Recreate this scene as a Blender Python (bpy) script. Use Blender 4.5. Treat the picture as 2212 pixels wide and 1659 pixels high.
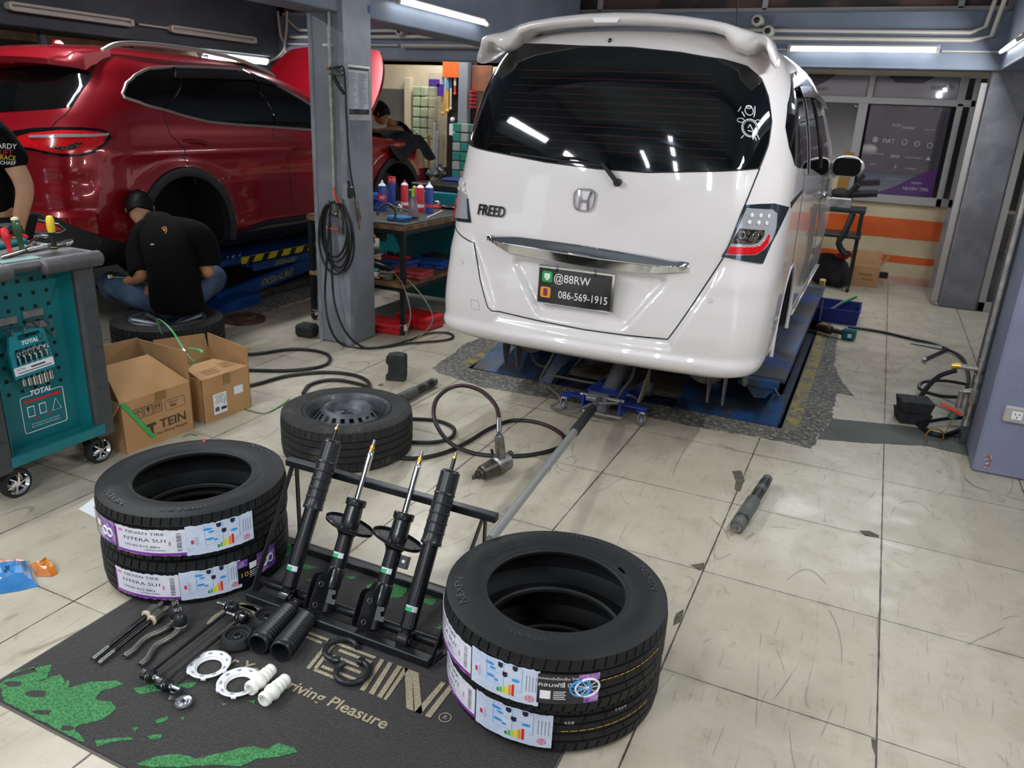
import bpy, math, random
import numpy as np
from mathutils import Vector, Matrix
from mathutils.geometry import delaunay_2d_cdt, tessellate_polygon
random.seed(7)
PI=math.pi
for o in list(bpy.data.objects): bpy.data.objects.remove(o)
SC=bpy.context.scene; COL=SC.collection
# ---------------------------------------------------------------- camera (surveyed from the floor tiles: 0.6 m grid)
H=1.565; FOC=1665.0; CX,CY=1106.0,829.5
RM=np.array([[0.9046047, -0.1785585, 0.3870492], [0.423952, 0.2827092, -0.8604303], [0.0442148, 0.9424396, 0.3314403]])
cam=bpy.data.cameras.new('camera'); cam.sensor_width=36; cam.lens=FOC/2212*36; cam.clip_start=.05; cam.clip_end=200
cam.dof.use_dof=True; cam.dof.focus_distance=2.5; cam.dof.aperture_fstop=5.0
co=bpy.data.objects.new('camera',cam); COL.objects.link(co)
co.matrix_world=Matrix([list(RM[0])+[0],list(RM[1])+[0],list(RM[2])+[H],[0,0,0,1]])
SC.camera=co
# ---------------------------------------------------------------- world, exposure
SC.view_settings.view_transform='Standard'; SC.view_settings.look='None'; SC.view_settings.gamma=1; SC.view_settings.exposure=0.48
SC.view_settings.use_curve_mapping=False
W=bpy.data.worlds.new('sky'); SC.world=W; W.use_nodes=True
wn=W.node_tree.nodes; wn.clear(); wl=W.node_tree.links
bg=wn.new('ShaderNodeBackground'); ow=wn.new('ShaderNodeOutputWorld')
tc=wn.new('ShaderNodeTexCoord'); sx=wn.new('ShaderNodeSeparateXYZ'); rp=wn.new('ShaderNodeValToRGB')
wl.new(tc.outputs['Generated'],sx.inputs[0]); wl.new(sx.outputs[2],rp.inputs[0])
rp.color_ramp.elements[0].position=0.0; rp.color_ramp.elements[0].color=(.80,.86,.95,1)
rp.color_ramp.elements[1].position=.6; rp.color_ramp.elements[1].color=(.55,.70,.95,1)
wl.new(rp.outputs[0],bg.inputs[0]); bg.inputs[1].default_value=1.35; wl.new(bg.outputs[0],ow.inputs[0])

def ray(x,y):
    return RM@np.array([(x-CX)/FOC,-(y-CY)/FOC,-1.0])
def PZ(x,y,z=0.0):
    d=ray(x,y); t=(z-H)/d[2]; return Vector((d[0]*t,d[1]*t,z))
def PY(x,y,Y):
    d=ray(x,y); t=Y/d[1]; return Vector((d[0]*t,Y,H+d[2]*t))
def PX(x,y,X):
    d=ray(x,y); t=X/d[0]; return Vector((X,d[1]*t,H+d[2]*t))
def V(*a): return Vector(a)
# ---------------------------------------------------------------- materials
MATS={}
def lin(c):
    if isinstance(c,str):
        c=[int(c[i:i+2],16)/255 for i in (0,2,4)]
    return tuple((x/12.92 if x<=.04045 else ((x+.055)/1.055)**2.4) for x in c)
def mat(name,col,r=.5,m=0.0,coat=0.0,col2=None,vs=6.0,vw=(.4,.6),bump=0.0,bs=60.0,em=0.0,trans=0.0,ior=1.45,sheen=0,spec=.5,wear=None,ws=9.0,wt=(.60,.64),rvar=0,alpha=1,det=4,tint=None,dist=.002,cior=1.5):
    if name in MATS: return MATS[name]
    M=bpy.data.materials.new(name); M.use_nodes=True; MATS[name]=M
    nt=M.node_tree; N=nt.nodes; L=nt.links; b=N['Principled BSDF']
    c=lin(col)+(1,)
    b.inputs['Base Color'].default_value=c; b.inputs['Roughness'].default_value=r; b.inputs['Metallic'].default_value=m
    b.inputs['Coat Weight'].default_value=coat; b.inputs['Coat IOR'].default_value=cior; b.inputs['Coat Roughness'].default_value=.03
    b.inputs['Specular IOR Level'].default_value=spec; b.inputs['IOR'].default_value=ior
    b.inputs['Transmission Weight'].default_value=trans; b.inputs['Alpha'].default_value=alpha
    if sheen: b.inputs['Sheen Weight'].default_value=sheen
    if em:
        b.inputs['Emission Color'].default_value=c; b.inputs['Emission Strength'].default_value=em
    tcn=None
    def tco():
        nonlocal tcn
        if not tcn: tcn=N.new('ShaderNodeTexCoord')
        return tcn.outputs['Object']
    def noise(s,d=det,rough=.55):
        n=N.new('ShaderNodeTexNoise'); n.inputs['Scale'].default_value=s; n.inputs['Detail'].default_value=d; n.inputs['Roughness'].default_value=rough
        L.new(tco(),n.inputs['Vector']); return n.outputs['Fac']
    def ramp(f,a,b_):
        q=N.new('ShaderNodeMapRange'); q.inputs[1].default_value=a; q.inputs[2].default_value=b_; L.new(f,q.inputs[0]); return q.outputs[0]
    def mix(f,a,b_):
        q=N.new('ShaderNodeMix'); q.data_type='RGBA'; L.new(f,q.inputs[0])
        for v,k in ((a,6),(b_,7)):
            if hasattr(v,'node'): L.new(v,q.inputs[k])
            else: q.inputs[k].default_value=v
        return q.outputs[2]
    cur=c
    if col2 is not None: cur=mix(ramp(noise(vs),*vw),c,lin(col2)+(1,))
    if wear is not None: cur=mix(ramp(noise(ws,6,.65),*wt),cur,lin(wear)+(1,))
    if hasattr(cur,'node'):
        L.new(cur,b.inputs['Base Color'])
        if em: L.new(cur,b.inputs['Emission Color'])
    if rvar:
        q=N.new('ShaderNodeMapRange'); q.inputs[1].default_value=.3; q.inputs[2].default_value=.7; q.inputs[3].default_value=max(0,r-rvar); q.inputs[4].default_value=min(1,r+rvar)
        L.new(noise(vs*1.7),q.inputs[0]); L.new(q.outputs[0],b.inputs['Roughness'])
    if bump:
        bn=N.new('ShaderNodeBump'); bn.inputs['Strength'].default_value=bump; bn.inputs['Distance'].default_value=dist
        L.new(noise(bs,3),bn.inputs['Height']); L.new(bn.outputs[0],b.inputs['Normal'])
    return M
# ---------------------------------------------------------------- mesh builder
def rotm(rx=0,ry=0,rz=0):
    return Matrix.Rotation(rz,4,'Z')@Matrix.Rotation(ry,4,'Y')@Matrix.Rotation(rx,4,'X')
def frame(o,z,x=None):
    z=Vector(z).normalized()
    x=Vector(x) if x is not None else (V(1,0,0) if abs(z.x)<.9 else V(0,1,0))
    x=(x-z*x.dot(z)).normalized(); y=z.cross(x)
    return Matrix(((x.x,y.x,z.x,o[0]),(x.y,y.y,z.y,o[1]),(x.z,y.z,z.z,o[2]),(0,0,0,1)))
def smooth_path(pts,n=8,closed=False):
    P=[Vector(p) for p in pts]; out=[]; k=len(P)
    for i in range(k if closed else k-1):
        if closed: a,b,c,d=P[i-1],P[i],P[(i+1)%k],P[(i+2)%k]
        else: a,b,c,d=P[max(i-1,0)],P[i],P[i+1],P[min(i+2,k-1)]
        for j in range(n):
            t=j/n
            out.append(.5*((2*b)+(c-a)*t+(2*a-5*b+4*c-d)*t*t+(3*b-a-3*c+d)*t**3))
    if not closed: out.append(P[-1])
    return out
class B:
    def __init__(s,X=None): s.v=[];s.f=[];s.m=[];s.cur=0;s.X=X or Matrix.Identity(4)
    def add(s,vs,fs,X=None):
        k=len(s.v); T=s.X@X if X is not None else s.X
        s.v+=[T@Vector(p) for p in vs]; s.f+=[tuple(i+k for i in f) for f in fs]; s.m+=[s.cur]*len(fs); return s
    def box(s,c,d,bev=0,X=None,rz=0):
        hx,hy,hz=d[0]/2,d[1]/2,d[2]/2; T=Matrix.Translation(Vector(c))
        if rz: T=T@Matrix.Rotation(rz,4,'Z')
        if X is not None: T=T@X
        if not bev:
            vs=[(x*hx,y*hy,z*hz) for x in(-1,1) for y in(-1,1) for z in(-1,1)]
            return s.add(vs,[(0,1,3,2),(4,6,7,5),(0,4,5,1),(2,3,7,6),(0,2,6,4),(1,5,7,3)],T)
        b=min(bev,hx*.95,hy*.95,hz*.95); vs=[];ix={}
        for x in(-1,1):
            for y in(-1,1):
                for z in(-1,1):
                    ix[x,y,z]=len(vs)
                    vs+=[(x*hx,y*(hy-b),z*(hz-b)),(x*(hx-b),y*hy,z*(hz-b)),(x*(hx-b),y*(hy-b),z*hz)]
        fs=[]
        def q(a): fs.append(tuple(a))
        for x in(-1,1):
            a=[ix[x,-1,-1],ix[x,1,-1],ix[x,1,1],ix[x,-1,1]]; q(a if x>0 else a[::-1])
            a=[ix[1,x,-1]+1,ix[-1,x,-1]+1,ix[-1,x,1]+1,ix[1,x,1]+1]; q(a if x>0 else a[::-1])
            a=[ix[-1,-1,x]+2,ix[1,-1,x]+2,ix[1,1,x]+2,ix[-1,1,x]+2]; q(a if x>0 else a[::-1])
        for a_ in(-1,1):
            for b_ in(-1,1):
                q(([ix[a_,b_,-1],ix[a_,b_,-1]+1,ix[a_,b_,1]+1,ix[a_,b_,1]])[::(1 if a_*b_>0 else -1)])
                q(([ix[a_,-1,b_],ix[a_,1,b_],ix[a_,1,b_]+2,ix[a_,-1,b_]+2])[::(1 if a_*b_>0 else -1)])
                q(([ix[-1,a_,b_]+1,ix[-1,a_,b_]+2,ix[1,a_,b_]+2,ix[1,a_,b_]+1])[::(1 if a_*b_>0 else -1)])
        for (x,y,z),i in ix.items(): q([i,i+1,i+2] if x*y*z>0 else [i+2,i+1,i])
        return s.add(vs,fs,T)
    def rings(s,R,closed=True,caps=True,X=None,loop=False):
        n=len(R[0]); vs=[p for r in R for p in r]; fs=[]; m=len(R)
        for i in range(m if loop else m-1):
            for j in range(n if closed else n-1):
                a=i*n+j; b=i*n+(j+1)%n; c=((i+1)%m)*n+(j+1)%n; d=((i+1)%m)*n+j
                fs.append((a,b,c,d))
        if caps and not loop: fs+=[tuple(range(n))[::-1],tuple(range((m-1)*n,m*n))]
        return s.add(vs,fs,X)
    def cyl(s,p0,p1,r0,r1=None,n=16,caps=True,bev=0,x=None):
        r1=r0 if r1 is None else r1; p0=Vector(p0);p1=Vector(p1); h=(p1-p0).length
        if bev: prof=[(r0-bev,0),(r0,bev),(r1,h-bev),(r1-bev,h)]
        else: prof=[(r0,0),(r1,h)]
        return s.lathe(prof,n,frame(p0,p1-p0,x),caps)
    def lathe(s,prof,n=24,X=None,caps=True,a0=0,a1=2*PI,loop=False):
        full=abs(a1-a0-2*PI)<1e-6; k=n if full else n+1
        R=[[ (r*math.cos(a0+(a1-a0)*j/n),r*math.sin(a0+(a1-a0)*j/n),z) for j in range(k)] for r,z in prof]
        return s.rings(R,closed=full,caps=caps and full,X=X,loop=loop)
    def tube(s,pts,r,n=8,closed=False,caps=True,sm=0,flat=None):
        P=[Vector(p) for p in pts]
        if sm: P=smooth_path(P,sm,closed)
        m=len(P); T=[]
        for i in range(m):
            a=P[i-1] if (i or closed) else P[0]; b=P[(i+1)%m] if (i<m-1 or closed) else P[-1]
            t=(b-a); T.append(t.normalized() if t.length>1e-9 else V(0,0,1))
        x=V(0,0,1) if abs(T[0].z)<.9 else V(1,0,0); R=[]
        for i in range(m):
            x=(x-T[i]*x.dot(T[i])).normalized(); y=T[i].cross(x)
            rr=r[min(int(i*len(r)/m),len(r)-1)] if isinstance(r,(list,tuple)) else (r(i/(m-1)) if callable(r) else r)
            fa=1 if flat is None else flat
            R.append([P[i]+x*(rr*fa*math.cos(2*PI*j/n))+y*(rr*math.sin(2*PI*j/n)) for j in range(n)])
        return s.rings(R,caps=caps,loop=closed)
    def prism(s,poly,h0,h1,X=None,holes=()):
        loops=[[Vector((p[0],p[1],0)) for p in poly]]+[[Vector((p[0],p[1],0)) for p in h] for h in holes]
        tri=tessellate_polygon(loops); flat=[p for l in loops for p in l]; n=len(flat)
        vs=[(p.x,p.y,h0) for p in flat]+[(p.x,p.y,h1) for p in flat]; fs=[]
        for t in tri:
            a,b,c=[flat[i] for i in t]
            if (b-a).cross(c-a).z<0: t=(t[0],t[2],t[1])
            fs.append(tuple(i+n for i in t)); fs.append((t[2],t[1],t[0]))
        k=0
        for li,l in enumerate(loops):
            ar=sum(l[i].x*l[(i+1)%len(l)].y-l[(i+1)%len(l)].x*l[i].y for i in range(len(l)))
            flip=(ar<0)!=(li>0)
            for i in range(len(l)):
                a=k+i;b=k+(i+1)%len(l); f=(a,b,b+n,a+n)
                if (ar<0): f=f[::-1]
                if li>0: f=f if True else f
                fs.append(f)
            k+=len(l)
        return s.add(vs,fs,X)
    def sph(s,c,r,nu=16,nv=10,X=None):
        r=(r,r,r) if not isinstance(r,(tuple,list)) else r
        R=[]
        for i in range(nv+1):
            t=PI*i/nv; q=max(math.sin(t),1e-4)
            R.append([(r[0]*q*math.cos(2*PI*j/nu),r[1]*q*math.sin(2*PI*j/nu),-r[2]*math.cos(t)) for j in range(nu)])
        T=Matrix.Translation(Vector(c)); T=T@X if X is not None else T
        return s.rings(R,X=T,caps=False)
    def torus(s,X,R,r,n=32,m=10,a0=0,a1=2*PI):
        full=abs(a1-a0-2*PI)<1e-6; k=n if full else n+1
        RR=[[((R+r*math.cos(2*PI*j/m))*math.cos(a),(R+r*math.cos(2*PI*j/m))*math.sin(a),r*math.sin(2*PI*j/m)) for j in range(m)] for a in [a0+(a1-a0)*i/n for i in range(k)]]
        return s.rings(RR,X=X,loop=full,caps=not full)
    def grid(s,fn,nu,nv):
        vs=[fn(i/nu,j/nv) for i in range(nu+1) for j in range(nv+1)]
        return s.add(vs,[(i*(nv+1)+j,(i+1)*(nv+1)+j,(i+1)*(nv+1)+j+1,i*(nv+1)+j+1) for i in range(nu) for j in range(nv)])
    def quad(s,a,b,c,d,th=0):
        a,b,c,d=map(Vector,(a,b,c,d))
        if not th: return s.add([a,b,c,d],[(0,1,2,3)])
        n=(b-a).cross(d-a).normalized()*-th
        return s.add([a,b,c,d,a+n,b+n,c+n,d+n],[(0,1,2,3),(7,6,5,4),(0,4,5,1),(1,5,6,2),(2,6,7,3),(3,7,4,0)])
    def text(s,t,size,xf,ext=0,align='CENTER',sx=1,shear=0,bold=0,sub=0):
        c=bpy.data.curves.new('t','FONT'); c.body=t; c.size=size; c.align_x=align; c.align_y='CENTER'; c.shear=shear; c.resolution_u=3; c.offset=bold; c.extrude=ext
        o=bpy.data.objects.new('t',c); COL.objects.link(o)
        dg=bpy.context.evaluated_depsgraph_get(); me=bpy.data.meshes.new_from_object(o.evaluated_get(dg))
        vs=[]; 
        for v in me.vertices:
            p=Vector((v.co.x*sx,v.co.y,v.co.z)); vs.append(xf(p) if callable(xf) else xf@p)
        fs=[tuple(p.vertices) for p in me.polygons]
        if vs: s.add(vs,fs)
        bpy.data.objects.remove(o); bpy.data.curves.remove(c); bpy.data.meshes.remove(me); return s
    def mesh(s,name,mats,inv=None,ang=35,sharp=False):
        me=bpy.data.meshes.new(name); vs=[inv@p for p in s.v] if inv is not None else s.v
        me.from_pydata([tuple(p) for p in vs],[],s.f)
        if not isinstance(mats,(list,tuple)): mats=[mats]
        for q in mats: me.materials.append(q)
        if len(mats)>1: me.polygons.foreach_set('material_index',s.m)
        me.validate(); me.update()
        if not sharp:
            me.shade_smooth(); me.set_sharp_from_angle(angle=math.radians(ang))
        return me
    def obj(s,name,mats,parent=None,ang=35,label=None,sub=0,sharp=False):
        inv=None
        if parent is not None:
            r=parent
            while r.parent is not None: r=r.parent
            if r.get('_w'): inv=r.matrix_basis.inverted()
        me=s.mesh(name,mats,inv,ang,sharp)
        o=bpy.data.objects.new(name,me); COL.objects.link(o)
        if parent is not None: o.parent=parent
        if label: o['label']=label
        if sub:
            q=o.modifiers.new('s','SUBSURF'); q.levels=sub; q.render_levels=sub
        return o
def tag(o,label=None,cat=None,group=None,kind=None):
    for k,v in (('label',label),('category',cat),('group',group),('kind',kind)):
        if v: o[k]=v
    return o
def thing(name,label,cat,loc=(0,0,0),rz=0,group=None,w=True,rot=None):
    o=bpy.data.objects.new(name,None); COL.objects.link(o); o.empty_display_size=.1
    o.location=loc; o.rotation_euler=rot or (0,0,rz)
    if w: o['_w']=1
    return tag(o,label,cat,group)
def solo(b,name,mats,label,cat,group=None,kind=None,ang=35,loc=None,sharp=False,sub=0):
    """one-mesh thing built in world coordinates, origin moved to loc"""
    if loc is None and b.v:
        xs=[p.x for p in b.v];ys=[p.y for p in b.v];zs=[p.z for p in b.v]; loc=((min(xs)+max(xs))/2,(min(ys)+max(ys))/2,min(zs))
    me=b.mesh(name,mats,Matrix.Translation(Vector(loc)).inverted(),ang,sharp)
    o=bpy.data.objects.new(name,me); COL.objects.link(o); o.location=loc
    if sub:
        q=o.modifiers.new('s','SUBSURF'); q.levels=sub; q.render_levels=sub
    return tag(o,label,cat,group,kind)
def copy_tree(o,loc=None,rot=None,label=None,group=None,parent=None):
    c=o.copy(); COL.objects.link(c); c.parent=parent
    if loc is not None: c.location=loc
    if rot is not None: c.rotation_euler=rot
    if label: c['label']=label
    if group: c['group']=group
    for ch in o.children: copy_tree(ch,parent=c)
    return c
def struct(b,name,mats,ang=35,sharp=False):
    o=b.obj(name,mats,ang=ang,sharp=sharp); o['kind']='structure'; return o
def lerp(a,b,t): return a+(b-a)*t
def sst(t): t=max(0,min(1,t)); return t*t*(3-2*t)

# ---------------------------------------------------------------- palette
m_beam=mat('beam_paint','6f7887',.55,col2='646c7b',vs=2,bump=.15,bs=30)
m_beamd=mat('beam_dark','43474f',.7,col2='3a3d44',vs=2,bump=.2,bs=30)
m_pillar=mat('pillar_paint','8b9098',.5,col2='777c84',vs=2.5,wear='c9ccd0',ws=22,wt=(.70,.72),bump=.25,bs=40)
m_colp=mat('column_paint','878ba3',.55,col2='7a7e96',vs=3,wear='d8dade',ws=16,wt=(.72,.735),bump=.2,bs=40)
m_dkmetal=mat('dark_metal','3b3d40',.45,m=.6,bump=.1)
m_conduit=mat('conduit_paint','b9b2a8',.45)
m_white=mat('white_frame','aaa5a4',.4)
m_alu=mat('aluminium','b9b4b0',.35,m=.7)
m_cream=mat('cream_wall','d6c5a6',.45,col2='cbb894',vs=3,bump=.05)
m_orange=mat('orange_paint','e0662a',.4,col2='d55c22',vs=3)
m_black=mat('black_plastic','17181a',.45)
m_blackr=mat('black_rubber','1a1b1d',.65,bump=.1)
m_blackg=mat('black_gloss','0b0c0d',.12,coat=.5)
m_chrome=mat('chrome','e6e8ea',.08,m=1)
m_steel=mat('steel','9b9c9c',.32,m=.9,col2='83817e',vs=12)
m_brass=mat('brass','c99f4a',.3,m=.9)
m_red=mat('red_plastic','c8232b',.35)
m_bluepl=mat('blue_plastic','1d4fa0',.4)
m_teal=mat('teal_paint','0a6a72',.35,col2='08636b',vs=4)
m_glassd=mat('dark_glass','0a0c0e',.04,coat=.6,spec=.8)
m_tube=mat('lit_tube','f4fbff',.3,em=9)
m_tubeoff=mat('unlit_tube','b7b0a6',.35)
m_paper=mat('paper','dfe2e6',.6)
m_card=mat('cardboard','b58c60',.75,col2='ab8257',vs=5,bump=.1,bs=120)
m_cardin=mat('cardboard_inside','a98258',.8,col2='9c7750',vs=5)
m_conc=mat('repair_concrete','5c5b58',.75,col2='4b4a48',vs=5,wear='8f8a80',ws=38,wt=(.50,.60),bump=.6,bs=35,dist=.004)
m_concd=mat('smooth_concrete','5a5a58',.7,col2='50504e',vs=4,bump=.3,bs=50)
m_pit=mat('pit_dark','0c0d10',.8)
# ---------------------------------------------------------------- floor
def floor_mat():
    M=bpy.data.materials.new('floor_tiles'); M.use_nodes=True; nt=M.node_tree; N=nt.nodes; L=nt.links; b=N['Principled BSDF']
    tc=N.new('ShaderNodeTexCoord'); S=N.new('ShaderNodeSeparateXYZ'); L.new(tc.outputs['Object'],S.inputs[0])
    def m(op,a,c=None,d=None):
        q=N.new('ShaderNodeMath'); q.operation=op
        for i,v in enumerate((a,c,d)):
            if v is None: continue
            if hasattr(v,'node'): L.new(v,q.inputs[i])
            else: q.inputs[i].default_value=v
        return q.outputs[0]
    def noise(sc,det=4,rough=.55,vec=None,out='Fac'):
        n=N.new('ShaderNodeTexNoise'); n.inputs['Scale'].default_value=sc; n.inputs['Detail'].default_value=det; n.inputs['Roughness'].default_value=rough
        L.new(vec if vec else tc.outputs['Object'],n.inputs['Vector']); return n.outputs[out]
    def rng(v,a,b_,c=0,d=1):
        q=N.new('ShaderNodeMapRange'); q.interpolation_type='SMOOTHSTEP'
        for i,x in ((1,a),(2,b_),(3,c),(4,d)): q.inputs[i].default_value=x
        L.new(v,q.inputs[0]); return q.outputs[0]
    def mix(f,a,b_):
        q=N.new('ShaderNodeMix'); q.data_type='RGBA'
        if hasattr(f,'node'): L.new(f,q.inputs[0])
        else: q.inputs[0].default_value=f
        for v,k in ((a,6),(b_,7)):
            if hasattr(v,'node'): L.new(v,q.inputs[k])
            else: q.inputs[k].default_value=lin(v)+(1,)
        return q.outputs[2]
    # warped slightly coordinates for chipped joints
    nz=noise(9,3); wob=m('MULTIPLY',m('SUBTRACT',nz,.5),.006)
    gx=m('DIVIDE',m('ADD',m('SUBTRACT',S.outputs[0],.2590),30.0),.6); gy=m('DIVIDE',m('ADD',m('SUBTRACT',S.outputs[1],.158),30.0),.6)
    def line(g,w):
        d=m('ABSOLUTE',m('SUBTRACT',m('FRACT',m('ADD',g,.5)),.5)); d=m('MULTIPLY',d,.6)
        return m('ADD',d,wob),d
    dx,dx0=line(gx,0); dy,dy0=line(gy,0)
    g1=rng(dx,.0012,.0036,1,0); g2=rng(dy,.0008,.0026,1,0); g=m('MAXIMUM',g1,m('MULTIPLY',g2,.85))
    cell=N.new('ShaderNodeCombineXYZ'); L.new(m('FLOOR',gx),cell.inputs[0]); L.new(m('FLOOR',gy),cell.inputs[1])
    wn_=N.new('ShaderNodeTexWhiteNoise'); L.new(cell.outputs[0],wn_.inputs[0])
    base=mix(rng(noise(2.2,5),.35,.65),'b1a998','bbb4a4')
    base=mix(m('MULTIPLY',wn_.outputs[0],.35),base,'a39b88')
    # veins of the tile print
    mp=N.new('ShaderNodeMapping'); mp.inputs['Scale'].default_value=(3.2,1.9,1); mp.inputs['Rotation'].default_value=(0,0,.25); L.new(tc.outputs['Object'],mp.inputs[0])
    base=mix(m('MULTIPLY',rng(noise(2.5,6,.65,mp.outputs[0]),.47,.70),.38),base,'938b7b')
    base=mix(m('MULTIPLY',rng(noise(1.1,5,.6),.52,.75),.4),base,'8f8875')
    base=mix(m('MULTIPLY',rng(noise(7,6,.75),.48,.68),.35),base,'978d78')
    base=mix(m('MULTIPLY',rng(noise(4.3,5,.7),.56,.72),.30),base,'d2cab6')
    # scuffs: thin wandering lines = narrow bands of stretched noises
    sc=None
    for k,(rz,sx,sy,w,am) in enumerate(((.5,1.3,.35,.0035,.65),(-.35,1.0,.3,.003,.6),(1.3,1.2,.4,.003,.55),(2.2,1.6,.45,.003,.5),(.1,2.2,.7,.004,.4),(.9,1.7,.5,.003,.5))):
        mq=N.new('ShaderNodeMapping'); mq.inputs['Scale'].default_value=(sx,sy,1); mq.inputs['Rotation'].default_value=(0,0,rz); mq.inputs['Location'].default_value=(k*3.7,k*1.9,k*5.)
        L.new(tc.outputs['Object'],mq.inputs[0])
        n=noise(1.5,1,.4,mq.outputs[0]); d=m('ABSOLUTE',m('SUBTRACT',n,.5+.02*k))
        l=m('MULTIPLY',rng(d,0,w,1,0),rng(noise(2.3+k,2),.50,.58))
        l=m('MULTIPLY',l,am); sc=l if sc is None else m('MAXIMUM',sc,l)
    base=mix(sc,base,'6d6353')
    for k,rz in enumerate((.3,1.1,2.0,2.7)):
        mq=N.new('ShaderNodeMapping'); mq.inputs['Scale'].default_value=(60,3.5,1); mq.inputs['Rotation'].default_value=(0,0,rz); mq.inputs['Location'].default_value=(k*7.7,k,0)
        L.new(tc.outputs['Object'],mq.inputs[0])
        l=m('MULTIPLY',rng(noise(1.2,2,.5,mq.outputs[0]),.68,.74),.32); base=mix(l,base,'766c5d')
    # grime and specks
    base=mix(m('MULTIPLY',rng(noise(14,6,.7),.60,.70),.25),base,'6a655a')
    base=mix(rng(noise(24,2,.5),.79,.80),base,'3a3733')
    base=mix(m('MULTIPLY',rng(m('MINIMUM',dx0,dy0),.0,.03,1,0),m('MULTIPLY',rng(noise(5,5,.7),.45,.65),.35)),base,'7b7465')
    col=mix(m('MULTIPLY',g,.93),base,'2a2523')
    L.new(col,b.inputs['Base Color'])
    L.new(rng(noise(6,5,.6),.3,.7,.27,.48),b.inputs['Roughness']); b.inputs['Specular IOR Level'].default_value=.45
    bn=N.new('ShaderNodeBump'); bn.inputs['Strength'].default_value=.5; bn.inputs['Distance'].default_value=.003
    L.new(m('SUBTRACT',m('MULTIPLY',noise(30,4),.05),g),bn.inputs['Height']); L.new(bn.outputs[0],b.inputs['Normal'])
    return M
m_floor=floor_mat()
PITX=(-2.205,-.255); PITY=(4.19,8.0)
b=B(); X0,X1,Y0,Y1=-9.5,6.5,-7,9.6
for x0,x1,y0,y1 in ((X0,X1,Y0,PITY[0]),(X0,PITX[0],PITY[0],PITY[1]),(PITX[1],X1,PITY[0],PITY[1]),(X0,X1,PITY[1],Y1)):
    b.quad((x0,y0,0),(x1,y0,0),(x1,y1,0),(x0,y1,0))
b.cur=1; p,q,r,s_=PITX[0],PITX[1],PITY[0],PITY[1]; d=-.32
b.quad((p,r,0),(q,r,0),(q,r,d),(p,r,d)); b.quad((p,s_,0),(p,s_,d),(q,s_,d),(q,s_,0)); b.quad((p,r,0),(p,r,d),(p,s_,d),(p,s_,0)); b.quad((q,r,0),(q,s_,0),(q,s_,d),(q,r,d)); b.quad((p,r,d),(q,r,d),(q,s_,d),(p,s_,d))
struct(b,'floor',[m_floor,m_pit],sharp=True)
def decal(pts,name,mt,z=.0015,th=.0015,jag=0,close=None,world=None,holes=(),thing_=None):
    P=[PZ(*p) for p in pts] if not world else [Vector((x,y,0)) for x,y in pts]
    Q=[]
    for i,a in enumerate(P):
        c=P[(i+1)%len(P)]; n=max(1,int((c-a).length/.03)) if jag else 1
        for j in range(n):
            t=j/n; v=a.lerp(c,t); Q.append((v.x+random.uniform(-jag,jag),v.y+random.uniform(-jag,jag)))
    bb=B(); bb.prism(Q,z-th,z,holes=holes); return bb
out=[(1000,745),(985,762),(962,774),(935,795),(948,806),(1000,822),(1040,836),(1120,850),(1240,870),(1380,896),(1500,922),(1640,945),(1755,969),(1763,947),(1800,905),(1797,890),(1810,850),(1846,857),(1812,815),(1803,790),(1806,750),(1812,722),(1790,700)]
W_=[tuple(PZ(*p)[:2]) for p in out]; W_+= [(-.1,7.9),(-2.4,7.9),(-2.42,5.4)]
bb=decal(W_,'x',m_conc,z=.002,th=.002,jag=.008,world=1,holes=[[(PITX[0]-.002,PITY[0]-.002),(PITX[1]+.002,PITY[0]-.002),(PITX[1]+.002,PITY[1]-.2),(PITX[0]-.002,PITY[1]-.2)]])
struct(bb,'trim_1',m_conc,sharp=True)
bb=decal([(1800,905),(1763,948),(1850,956),(2000,963),(2094,985),(2096,968),(2080,945),(1960,921)],'x',m_concd,z=.0022,th=.002,jag=.004)
struct(bb,'trim_2',m_concd,sharp=True)
m_yel=mat('worn_yellow','9c8a3c',.6,col2='6f6b55',vs=10,wear='55534c',ws=18,wt=(.5,.6))
b=B(); b.box((PITX[1]+.045,(4.2+7.4)/2,.003),(.075,3.2,.004)); b.box((PITX[0]-.045,(4.25+7.4)/2,.003),(.075,3.1,.004)); struct(b,'trim_3',m_yel,sharp=True)
# left lift bay: worn concrete
bb=decal([(-4.22,3.55),(-4.18,4.2),(-4.25,5.2),(-4.22,7.5),(-6.9,7.5),(-6.9,4.6),(-5.2,4.2),(-4.9,3.7)],'x',m_conc,z=.002,jag=.012,world=1); struct(bb,'trim_4',m_conc,sharp=True)
# chips in the joints
b=B()
for c in ([(1582,1018),(1600,1016),(1608,1040),(1598,1062),(1587,1058),(1590,1040)],[(1855,1146),(1880,1148),(1900,1158),(1896,1162),(1870,1158)],[(1492,1222),(1520,1216),(1522,1228),(1510,1232)],[(1460,1325),(1478,1316),(1470,1345),(1455,1352)],[(1880,1593),(1894,1600),(1893,1635),(1886,1615)],[(816,831),(826,828),(829,833),(818,835)]):
    q=decal(c,'x',None,z=.0012,th=.001,jag=.003); b.v,b.f,b.m,k=b.v+q.v,b.f+[tuple(i+len(b.v) for i in f) for f in q.f],b.m+q.m,0
struct(b,'trim_5',mat('chip','4d483f',.9,col2='5f594c',vs=30,bump=.6),sharp=True)
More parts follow.
